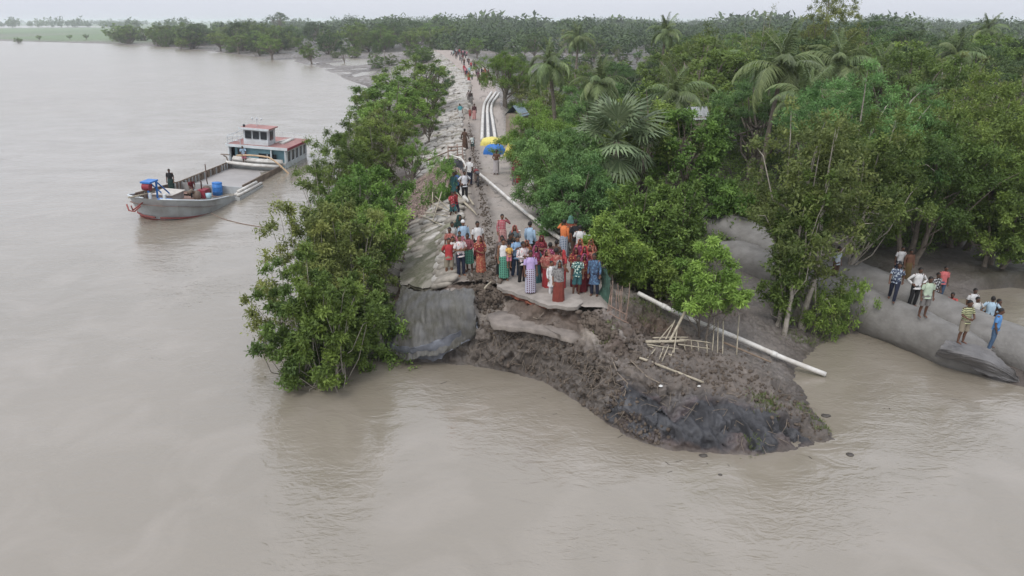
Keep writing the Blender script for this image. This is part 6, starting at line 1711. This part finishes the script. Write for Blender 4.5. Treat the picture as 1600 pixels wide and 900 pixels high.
# child carried by the man in the white vest
x, y, z = byhead(*Z2(722, 305), .9, lambda a, b: 3.25); 
person(x, y - .24, z - .06, .92, 20, 'hold', [(tee, YEL), ('shorts', PINK)], 'toddler in a yellow top carried by the man in the white vest', 0)
TBG = [
 (Z7(475, 200), 1.66, -10, 'hips', [(shirt, WH), ('trousers', BLK)], 'man in a white shirt with hands on hips at the left of the geotube group', 1),
 (Z7(535, 247), 1.64, 0, 'stand', [(tee, PGRN), ('shorts', GRY)], 'man in a pale green tee shirt and grey shorts', 1),
 (Z7(585, 232), 1.62, 10, 'stand', [(tee, c((.04, .04, .045), 'floral', (.5, .5, .5))), ('shorts', BRN)], 'dark boy in a black tee shirt with a white print', 1),
 (Z7(612, 193), 1.62, 5, 'stand', [(tee, c((.6, .12, .12))), ('trousers', JEAN)], 'boy in a coral tee shirt and jeans under the trees', 1),
 (Z7(752, 382), 1.60, 0, 'hold', [(tee, STR), ('shorts', KHA)], 'boy in a green and cream striped shirt and khaki shorts', 1),
 (Z7(800, 360), 1.60, 10, 'hips', [(tee, OFFW), ('trousers', TEAL)], 'man in an off white shirt and teal trousers behind the striped shirt', 1),
 (Z7(775, 312), 1.60, 0, 'stand', [(tee, WH), ('trousers', GRY)], 'man in a white tee shirt at the back of the right hand group', 1),
 (Z7(878, 357), 1.64, 150, 'hips', [(shirt, c((.35, .50, .62))), ('trousers', BLK)], 'man in a light blue shirt seen from behind at the right', 1),
 (Z7(912, 423), 1.56, 40, 'stance', [(tee, BBL), ('trousers', JEAN)], 'boy in a bright blue shirt and jeans nearest the right edge', 1),
 (Z7(912, 372), 1.55, 20, 'stand', [(tee, BRN), ('trousers', BLK)], 'dark figure in brown behind the boy in bright blue', 1),
 (Z7(362, 172), 1.62, -20, 'walk', [(tee, c((.06, .08, .14), 'floral', (.4, .45, .5))), ('trousers', NAVY)], 'person in navy walking on the tube under the twisting tree', 1),
 (Z7(378, 85), 1.6, 10, 'stand', [(tee, WH), ('trousers', NAVY)], 'person in white half hidden by leaves behind the geotube', 1),
 (Z7(432, 105), 1.55, 10, 'stand', [(shirt, c((.16, .07, .04))), ('lungi', c((.14, .09, .03)))], 'person in brown beside the half hidden figure in white', 1),
 (Z7(40, 85), 1.55, 20, 'stand', [(tee, c((.4, .45, .5))), ('trousers', BRN)], 'person glimpsed through leaves beside the twisting trunk', 1),
]
for pos, H, f, pn, wear, lb, sk in TBG:
    x, y, z = byhead(*pos, H, tz); person(x, y, z, H, f, pn, wear, lb, sk)
x, y, z = byhead(*Z7(662, 333), 1.62, tz, .6); person(x, y, z, 1.62, -30, 'squat', [(tee, c((.5, .07, .06))), ('shorts', BRN)], 'boy in red squatting on the geotube', 1)
# stick held by the woman group
poles('stick', 'thin red stick held out in front of the red saris', [((913, 439, 3.0), (926, 431, 3.25), .012)], .012, pm('red stick', (.4, .1, .08)), 'stick')
# motorcycle
def motorcycle(u, v):
    q = P(u, v, RZ); g = hz(q[0], q[1]); root = empty('motorcycle', (q[0], q[1], g), R(-80), 'black motorcycle parked at the left of the road next to a white shirted man', 'motorcycle')
    for x_ in (-.62, .62):
        mb = MB(); n = 24
        ring = [(x_ + .27 * math.cos(2 * math.pi * i / n), 0, .30 + .27 * math.sin(2 * math.pi * i / n)) for i in range(n + 1)]; mb.tube(ring, .045, 8, cap=False, xax=(0, 1, 0))
        wh = mb.build('wheel', M['black'], root, True)
        mb = MB(); mb.tube([(x_, -.04, .30), (x_, .04, .30)], .05, 10)
        for i in range(6): a = math.pi * i / 3; mb.tube([(x_, 0, .3), (x_ + .25 * math.cos(a), 0, .3 + .25 * math.sin(a))], .008, 4)
        mb.build('rim', M['steel'], wh)
    MB().box((0, 0, .45), (.42, .26, .34), taper=.8).build('engine', M['steel'], root)
    mb = MB(); mb.ball((-.10, 0, .78), (.28, .15, .14), 14, 10); mb.build('fuel_tank', pm('dark red paint', (.12, .01, .01), .3, .1, 3, 0), root, True)
    mb = MB(); mb.ball((.40, 0, .78), (.36, .13, .07), 14, 8, e=.8); mb.build('seat', M['black'], root, True)
    mb = MB(); mb.tube([(-.62, 0, .3), (-.42, 0, .95)], .03, 8); mb.tube([(-.40, -.34, 1.02), (-.44, -.1, .98), (-.44, .1, .98), (-.40, .34, 1.02)], .018, 6); mb.build('handlebar', M['steel'], root, True)
    mb = MB(); mb.ball((-.56, 0, .86), (.09, .1, .1), 12, 8); mb.build('headlight', M['white_pipe'], root, True)
    mb = MB(); mb.tube([(.1, -.16, .3), (.7, -.18, .36)], .045, 8); mb.build('exhaust', M['steel'], root, True)
motorcycle(745, 290)
# ------------------------------------------------------------------ sand barge
BX, BY = -22.0, 52.9
barge = empty('sand_barge', (BX, BY, -.34), 0, 'long grey blue sand barge with a red roofed cabin moored in the river', 'boat')
barge.scale = (1, -1, 1)
barge.rotation_euler = (R(-4.2), R(-1.3), R(-92.0))      # local +X is the bow
HP = pm('weathered grey blue hull paint', (.40, .43, .44), .7, .1, .9, .2, c2=(.24, .235, .225)); HR = pm('red hull paint', (.20, .05, .045), .65, .25, 2, .1); RUSTY = pm('rust brown deck', (.24, .15, .12), .85, .3, 1.5, .2); BW = pm('pale blue white paint', (.58, .63, .66), .6, .1, 1.2, .1, c2=(.42, .44, .44))
TQ = pm('faded turquoise paint', (.20, .36, .42), .6, .15, 1.5, .05); RR = pm('faded red roof paint', (.36, .19, .175), .7, .1, 1.0, .2, c2=(.22, .11, .10)); BR = pm('brown bulwark paint', (.17, .13, .10), .8, .35, 2, .2); GL = pm('dark window glass', (.02, .025, .03), .15, .2, 2, 0); MAR = pm('maroon paint', (.22, .03, .045), .6, .2, 2, .05); BLU = pm('bright blue plastic', (.03, .16, .45), .45, .1, 2, 0); SANDM = pm('wet grey sand', (.30, .285, .275), .55, .12, 1.0, .3, bscale=8)
def prt(mb, name, mat, parent=None, smooth=False): return mb.build(name, mat, parent or barge, smooth)
# hull: stations from stern (-11.5) to bow (+11.5)
xs = np.array([-11.4, -10.8, -9.5, -7, -4, 0, 4, 6, 7.6, 8.8, 9.6, 10.2, 10.7, 11.1])
hb = np.array([1.9, 2.25, 2.5, 2.6, 2.6, 2.6, 2.6, 2.6, 2.58, 2.5, 2.3, 1.95, 1.4, .5])    # half beam at deck
hw = hb * np.array([.8, .88, .95, 1, 1, 1, 1, .98, .93, .84, .70, .48, .22, .03])               # at waterline
dk_ = np.array([.85, .78, .70, .55, .48, .48, .62, .90, 1.08, 1.24, 1.38, 1.50, 1.58, 1.64])     # deck height
def station(i, f):      # f: 0 keel, 1 waterline, 2 stripe, 3 rubbing strake, 4 deck
    z = [-.9, -.1, .16, None, None][f] if f < 3 else (dk_[i] * (.62 if f == 3 else 1))
    if f == 0: y = hw[i] * .6
    elif f == 1: y = hw[i]
    else: t = np.clip((z + .1) / (dk_[i] + .1), 0, 1); y = hw[i] * (1 - t) + hb[i] * t
    x = xs[i] - (.9 if i == len(xs) - 1 else .45 if i == len(xs) - 2 else .15 if i == len(xs) - 3 else 0) * (1 - np.clip((z + .1) / (dk_[i] + .1), 0, 1))
    return x, y, z
for name, f0, f1, m in (('hull_bottom', 0, 1, HR), ('red_band', 1, 2, HR), ('hull', 2, 4, HP)):
    mb = MB()
    for s in (-1, 1):
        V = []
        for i in range(len(xs)):
            for f in (f0, f1): x, y, z = station(i, f); V.append((x, y * s, z))
        mb.add(V, [(2 * i, 2 * i + 2, 2 * i + 3, 2 * i + 1) if s < 0 else (2 * i, 2 * i + 1, 2 * i + 3, 2 * i + 2) for i in range(len(xs) - 1)])
    a, b = station(0, f0), station(0, f1); mb.add([(a[0], -a[1], a[2]), (a[0], a[1], a[2]), (b[0], b[1], b[2]), (b[0], -b[1], b[2])], [(0, 3, 2, 1)])
    a, b = station(len(xs) - 1, f0), station(len(xs) - 1, f1); mb.add([(a[0], -a[1], a[2]), (a[0], a[1], a[2]), (b[0], b[1], b[2]), (b[0], -b[1], b[2])], [(0, 1, 2, 3)])
    prt(mb, name, m, smooth=False)
for s in (-1, 1):       # rubbing strake, red line rising to the bow
    mb = MB(); pts_ = []
    for i in range(6, len(xs)):
        z = .22 + .10 * (i - 6) / 7; t = (z + .1) / (dk_[i] + .1); y = hw[i] * (1 - t) + hb[i] * t; pts_.append((xs[i] - (.5 if i == 13 else .25 if i == 12 else 0), (y + .03) * s, z))
    mb.tube(pts_, .06, 6); prt(mb, 'rubbing_strake', HR)
    mb = MB(); mb.tube([(xs[i], (hb[i] + .02) * s, dk_[i] + .02) for i in range(7, len(xs))], .05, 6); prt(mb, 'gunwale', BW, smooth=True)
# decks
def deck(i0, i1, name, m, zoff=-.05):
    mb = MB(); V = []
    for i in range(i0, i1 + 1): V += [(xs[i], -hb[i] + .03, dk_[i] + zoff), (xs[i], hb[i] - .03, dk_[i] + zoff)]
    mb.add(V, [(2 * i, 2 * i + 2, 2 * i + 3, 2 * i + 1) for i in range(i1 - i0)]); prt(mb, name, m)
deck(6, 13, 'fore_deck', RUSTY, -.42); deck(0, 3, 'aft_deck', RUSTY)
deck(3, 6, 'hold_floor', RUSTY, -.30)
# hold full of levelled sand and water
mb = MB(); nx, ny = 40, 16; V = []
for i in range(nx):
    for j in range(ny):
        x = -5.6 + 8.5 * i / (nx - 1); y = -2.15 + 4.3 * j / (ny - 1); V.append((x, y, .50))
V = np.array(V); V[:, 2] += .05 * fbm(V * .8, 4); mb.add(V, [(i * ny + j, (i + 1) * ny + j, (i + 1) * ny + j + 1, i * ny + j + 1) for i in range(nx - 1) for j in range(ny - 1)])
prt(mb, 'sand_load', SANDM, smooth=True)
MB().box((3.0, 0, .55), (.10, 4.5, .7)).build('bulkhead', HP, barge); MB().box((-5.7, 0, .62), (.10, 4.5, .6)).build('bulkhead', HP, barge)
# bulwarks with upright ribs
for s in (-1, 1):
    mb = MB(); L_ = [(-5.9, .98), (3.2, .98), (8.6, 1.25)] if s > 0 else [(-5.9, .95), (2.6, .92)]
    for (xa, za), (xb, zb) in zip(L_[:-1], L_[1:]):
        ya = np.interp(xa, xs, hb) - .42 if xa < 4 else np.interp(xa, xs, hb) - .1; yb_ = np.interp(xb, xs, hb) - (.42 if xb < 4 else .1)
        mb.add([(xa, ya * s, .45), (xb, yb_ * s, .45), (xb, yb_ * s, zb), (xa, ya * s, za), (xa, (ya + .04) * s, .45), (xb, (yb_ + .04) * s, .45), (xb, (yb_ + .04) * s, zb), (xa, (ya + .04) * s, za)], [(0, 1, 2, 3), (7, 6, 5, 4), (3, 2, 6, 7), (0, 3, 7, 4), (1, 5, 6, 2)])
    bw_ = prt(mb, 'bulwark', BR)
    rail = MB(); rail.tube([(xa, (np.interp(xa, xs, hb) - (.42 if xa < 4 else .1)) * s, za + .03) for xa, za in L_], .045, 6); rail.build('rail', BR, bw_)
    x_ = L_[0][0]
    while x_ < L_[-1][0]:
        yy = (np.interp(x_, xs, hb) - (.46 if x_ < 4 else .16)) * s; zt = np.interp(x_, [a for a, b in L_], [b for a, b in L_])
        MB().box((x_, yy, (.45 + zt) / 2), (.07, .12, zt - .46)).build('rib', HP if int(x_ * 3) % 3 else BR, bw_); x_ += .52
# white side box with pipes resting on the starboard bow side (picture right)
mb = MB(); mb.box((2.9, -2.72, .30), (4.4, .5, .75)); prt(mb, 'side_tank', pm('grey white side tank', (.42, .43, .42), .7, .15, 1.5, .1))
# hatch, windlass, fittings on the fore deck
MB().box((7.0, 1.1, .85), (1.7, 1.3, .5)).build('hatch', pm('grey hatch', (.3, .29, .28), .7, .2, 2, .1), barge)
MB().box((7.0, 1.1, 1.12), (1.9, 1.5, .05)).build('hatch_cover', pm('cream hatch cover', (.45, .42, .38), .7, .2, 2, .1), barge)
MB().box((10.0, -.2, 1.36), (.6, .8, .06)).build('bow_plate', BLU, barge)
# blue pulley gantry at the bow
ga = MB()
for y in (.7, 1.25): ga.box((9.1, y, 1.75), (.12, .08, 1.1)); ga.tube([(9.1, y, 2.28), (7.6, y, 1.2)], .05, 6)
ga.box((9.4, .98, 2.33), (1.05, .62, .10)); prt(ga, 'pulley_frame', BLU)
dr = MB(); dr.tube([(9.75, .74, 2.05), (9.75, 1.2, 2.05)], .24, 18); prt(dr, 'pulley_drum', MAR)
for y in (-.5, .4): MB().box((10.5, y, 1.6), (.14, .14, .5)).build('bollard', BW, barge)
an = MB(); an.tube([(10.9, .7, 1.3), (11.7, .9, 1.0)], .045, 6); an.tube([(11.5, .5, 1.25), (11.8, .75, .95), (11.85, 1.05, 1.0), (11.6, 1.3, 1.3)], .045, 6); an.tube([(11.7, .9, 1.0), (12.0, .8, 1.35)], .04, 6); prt(an, 'anchor', pm('rusty red anchor', (.25, .07, .06), .7, .3, 4, .1), smooth=True)
sp2 = MB(); sp2.tube([(8.8, 1.0, 1.5), (12.0, .9, 1.85)], .05, 6); prt(sp2, 'bow_spar', M['bamboo'], smooth=True)
for x_, y_, z_ in ((9.9, -1.50, .95), (8.9, -2.1, .7)):
    mb = MB(); mb.ball((x_, y_, z_), (.14, .05, .09), 10, 6); prt(mb, 'fairlead', GL)
_ob = MB.add
def _low(s, V, F):
    V = np.asarray(V, float).reshape(-1, 3) - np.array([0, 0, .38]); V[:, 0] = -11.4 + (V[:, 0] + 11.4) * 1.36; return _ob(s, V, F)
MB.add = _low
# superstructure
def wall_box(name, x0, x1, y0, y1, z0, z1, mat, parent=None): return MB().box(((x0 + x1) / 2, (y0 + y1) / 2, (z0 + z1) / 2), (x1 - x0, y1 - y0, z1 - z0)).build(name, mat, parent or barge)
cab = wall_box('cabin', -11.0, -7.9, -2.15, 2.15, .6, 2.62, TQ)
fr = wall_box('cabin_front', -8.3, -7.72, -1.1, .9, .62, 2.55, TQ)
wn = MB().box((-7.70, -.75, 1.75), (.06, 1.5, .75)).build('window', GL, fr)
MB().box((-7.68, -.75, 1.2), (.05, 1.6, .28)).build('sill', MAR, fr); MB().box((-7.655, -.75, 1.75), (.03, .06, .75)).build('mullion', BW, wn)
MB().box((-7.86, 1.55, 1.55), (.05, .7, 1.7)).build('door', GL, cab)
side = MB()
for s in (-1, 1):
    side = MB(); side.box((-9.6, 2.42 * s, 1.05), (3.9, .06, .95)); side.box((-9.6, 2.42 * s, 2.50), (3.9, .06, .22))
    for i in range(6): side.box((-11.5 + .76 * i, 2.42 * s, 1.95), (.20, .07, .98))
    sw = side.build('side_wall', BW, barge)
    for i in range(5): MB().box((-11.12 + .76 * i, 2.38 * s, 1.95), (.56, .02, .9)).build('window', GL, sw)
rf = MB(); rf.box((-9.6, 0, 2.72), (4.4, 5.2, .10)); roof = rf.build('cabin_roof', RR, barge)
MB().box((-7.38, 0, 2.70), (.06, 5.24, .22)).build('fascia', BW, roof)
for s in (-1, 1): MB().box((-9.6, 2.63 * s, 2.70), (4.4, .06, .20)).build('fascia', BW if s > 0 else MAR, roof)
for y in (-2.4, -1.2, 1.2, 2.4): MB().box((-7.45, y, 1.65), (.09, .09, 2.0)).build('post', BW, barge)
MB().box((-7.4, 1.9, 1.15), (.1, 1.2, .25)).build('bench', MAR, barge)
wh_ = wall_box('wheelhouse', -9.2, -7.9, -.75, 1.35, 2.77, 4.1, BW)
for i in range(3): MB().box((-7.88, -.4 + .66 * i, 3.6), (.05, .52, .62)).build('window', GL, wh_)
for s, yy in ((-1, -.77), (1, 1.37)): MB().box((-8.5, yy, 3.55), (.55, .05, .75)).build('window', GL, wh_)
wr_ = MB().box((-8.5, .3, 4.16), (1.7, 2.5, .10)).build('wheelhouse_roof', RR, barge); MB().box((-7.63, .3, 4.14), (.05, 2.56, .16)).build('fascia', BW, wr_)
rl = MB()
for y in (1.4, 2.5): rl.tube([(-7.45, y, 2.76), (-7.45, y, 3.5)], .025, 5)
for z in (3.1, 3.5): rl.tube([(-7.45, 1.4, z), (-7.45, 2.5, z), (-10.5, 2.5, z)], .022, 5)
for i in range(5): rl.tube([(-7.45 - .75 * i, 2.5, 2.76), (-7.45 - .75 * i, 2.5, 3.5)], .022, 5)
rl.tube([(-7.5, 2.5, 3.3), (-8.1, 1.35, 4.1)], .025, 5); prt(rl, 'railing', BW)
rl = MB()
for i in range(5): rl.tube([(-11.6, -2.4 + 1.1 * i, 2.76), (-11.6, -2.4 + 1.1 * i, 3.25)], .022, 5)
rl.tube([(-11.6, -2.4, 3.25), (-11.6, 2.0, 3.25)], .022, 5); prt(rl, 'railing', BW)
ms = MB(); ms.tube([(-8.6, .5, 4.2), (-8.6, .5, 5.0)], .03, 6); ms.tube([(-8.6, .1, 4.75), (-8.6, .9, 4.75)], .02, 5)
for y in (.1, .5, .9): ms.ball((-8.6, y, 4.85), (.07, .07, .10), 8, 6)
prt(ms, 'mast', BW); ms = MB(); ms.ball((-8.0, 1.3, 4.32), (.12, .10, .12), 10, 6); prt(ms, 'lamp', GL)
ex = MB(); ex.tube([(-7.2, 2.25, .8), (-7.1, 2.45, 1.75), (-7.1, 2.7, 1.85)], .05, 6); ex.box((-7.1, 2.55, 1.95), (.15, .7, .06)); prt(ex, 'davit', BR)
MB.add = _ob
# things aboard: each its own
def onboard(x, y, z):
    return barge.matrix_basis @ Vector((x, y, z))
bpy.context.view_layer.update()
RM = barge.rotation_euler.to_matrix()
def aboard(mb, name, mat, x, y, z, label, cat, group=None, smooth=True):
    o = mb.build(name, mat, None, smooth, loc=onboard(x, y, z)); o.rotation_euler = barge.rotation_euler; o.scale = (1, -1, 1); return tag(o, label, cat, group)
for i, (x_, z_, y0, y1, lb) in enumerate([(-5.6, .98, -2.3, 2.4, 'lowest white pipe laid across the barge before the cabin'), (-5.3, 1.0, -2.2, 2.2, 'front white pipe laid across the sand hold edge'), (-5.9, 1.05, -2.4, 2.1, 'middle white pipe laid across the barge before the cabin'), (-5.7, 1.22, -2.3, 2.0, 'upper white pipe on the pile across the barge'), (-5.9, 1.32, -2.2, 2.0, 'topmost white pipe on the pile across the barge')]):
    mb = MB(); mb.tube([(0, y0, 0), (0, (y0 + y1) / 2, -.05), (0, y1, .02)], .12, 10); aboard(mb, 'deck_pipe', M['white_pipe'], x_ + (.3 if i < 2 else .0), 0, z_, lb, 'pipe', 'white pipes lying across the barge')
for i, (y_, z_, lb) in enumerate([(-2.85, .80, 'outer white pipe lying along the barge side'), (-2.62, .80, 'inner white pipe lying along the barge side'), (-2.72, .98, 'top white pipe lying along the barge side')]):
    mb = MB(); mb.tube([(-2.4 + .3 * i, 0, 0), (2.0 - .2 * i, 0, 0)], .11, 10); aboard(mb, 'deck_pipe', M['white_pipe'], 3.1, y_, z_, lb, 'pipe', 'white pipes along the barge side')
mb = MB(); mb.box((-9.6 + 9.6, 0, 0), (3.0, .34, .16)); mb.tube([(-1.5, .3, 0), (1.6, .5, .05)], .06, 8)
aboard(mb, 'roof_plank', M['white_pipe'], -9.6, -1.35, 2.43, 'white plank and pipe lying on the red cabin roof', 'plank')
mb = MB(); n = 26
hp = []
for i in range(n):
    t = i / (n - 1); hp.append((-5.4 + 1.2 * t, 1.5 - 5.0 * t, 1.6 - .1 * t + .25 * math.sin(t * 3.14) - 1.75 * max(0, t - .6) ** 1.3 * 2))
mb.tube(np.array(hp), .075, 8); aboard(mb, 'suction_hose', pm('tan hose', (.42, .30, .19), .6, .2, 3, .05), 0, 0, 0, 'tan hose arching from the cabin front over the barge side into the water', 'hose')
mb = MB(); mb.tube([(0, 0, 0), (0, 0, .92)], .34, 22); mb.tube([(0, 0, .3), (0, 0, .34)], .355, 22); mb.tube([(0, 0, .60), (0, 0, .64)], .355, 22); mb.tube([(0, 0, .90), (0, 0, .95)], .35, 22)
aboard(mb, 'drum', BLU, 3.5, -.7, .28, 'bright blue plastic drum standing on the barge deck', 'drum')
eng = MB(); eng.box((0, 0, .42), (.9, .6, .55), taper=.9); 
eo = empty('pump_engine', onboard(5.5, -.6, .45), 0, 'dark red diesel pump engine on the barge fore deck', 'engine'); eo.rotation_euler = barge.rotation_euler; eo.scale = (1, -1, 1)
eng.build('engine_block', MAR, eo)
mb = MB(); mb.tube([(-.5, 0, .5), (-.62, 0, .5)], .33, 18); mb.build('flywheel', M['steel'], eo, True)
mb = MB(); mb.ball((.75, .1, .4), (.34, .26, .36), 14, 10); mb.tube([(.75, .1, .5), (1.1, .3, .8), (1.5, .3, .7)], .12, 10); mb.build('pump', BR, eo, True)
mb = MB(); mb.tube([(0, .1, .6), (0, .1, 1.2), (.15, .1, 1.3)], .05, 8); mb.build('exhaust_pipe', M['steel'], eo, True)
mb = MB(); mb.box((-.2, .65, .3), (.5, .45, .5)); mb.build('radiator', GL, eo)
MBb = MB(); MBb.tube([(0, 0, 0), (0, 0, .40)], [.16, .20], 16); aboard(MBb, 'bucket', pm('pale blue plastic', (.3, .48, .55), .5, .1, 3, 0), 6.0, -1.2, .60, 'pale blue bucket beside the pump engine', 'bucket')
mb = MB(); mb.tube([(0, 0, 0), (.6, -.15, 1.0), (1.0, -.3, 2.3)], .04, 6); aboard(mb, 'steel_rod', M['steel'], 2.0, .6, .1, 'leaning dark rod at the edge of the sand hold', 'rod')
def crew(x, y, z, H, face, pn, wear, lb):
    p = onboard(x, y, z); person(p.x, p.y, p.z, H, face, pn, wear, lb, 1)
crew(5.2, 1.75, .62, 1.72, 20, 'stand', [(tee, BLK), ('lungi', DKG)], 'man in black standing at the bow rail of the barge')
crew(5.2, 0.3, .35, 1.5, 40, 'bend', [(tee, DRED), ('shorts', GRY)], 'crewman in dark red bending over the pump engine')
crew(-5.6, .9, .9, 1.6, 30, 'bend', [(tee, LBL), ('shorts', PINK)], 'crewman in light blue leaning out in front of the barge cabin')
poly_pipe('mooring_rope', [(330, 333, .25), (345, 341, .02), (380, 350, .02), (425, 357, .015)], .02, M['bamboo_dark'], 'slack mooring rope trailing off the barge bow into the river', 'rope', None, 6)
# far white sack or figure by the road head
q = P(670, 82, 1.2 + 1.4)
# ------------------------------------------------------------------ haze: one closed box of thin even air round the whole scene
hz_m = bpy.data.materials.new('haze air'); hz_m.use_nodes = True
t_ = hz_m.node_tree; t_.nodes.clear(); o_ = t_.nodes.new('ShaderNodeOutputMaterial'); v_ = t_.nodes.new('ShaderNodeVolumePrincipled')
v_.inputs['Color'].default_value = (.93, .96, 1.0, 1); v_.inputs['Density'].default_value = .00027; v_.inputs['Anisotropy'].default_value = .2
t_.links.new(v_.outputs[0], o_.inputs['Volume'])
tag(MB().box((0, 4300, 10), (19000, 10000, 27)).build('haze', hz_m), 'thin pale haze over the river plain', None, None, 'stuff')
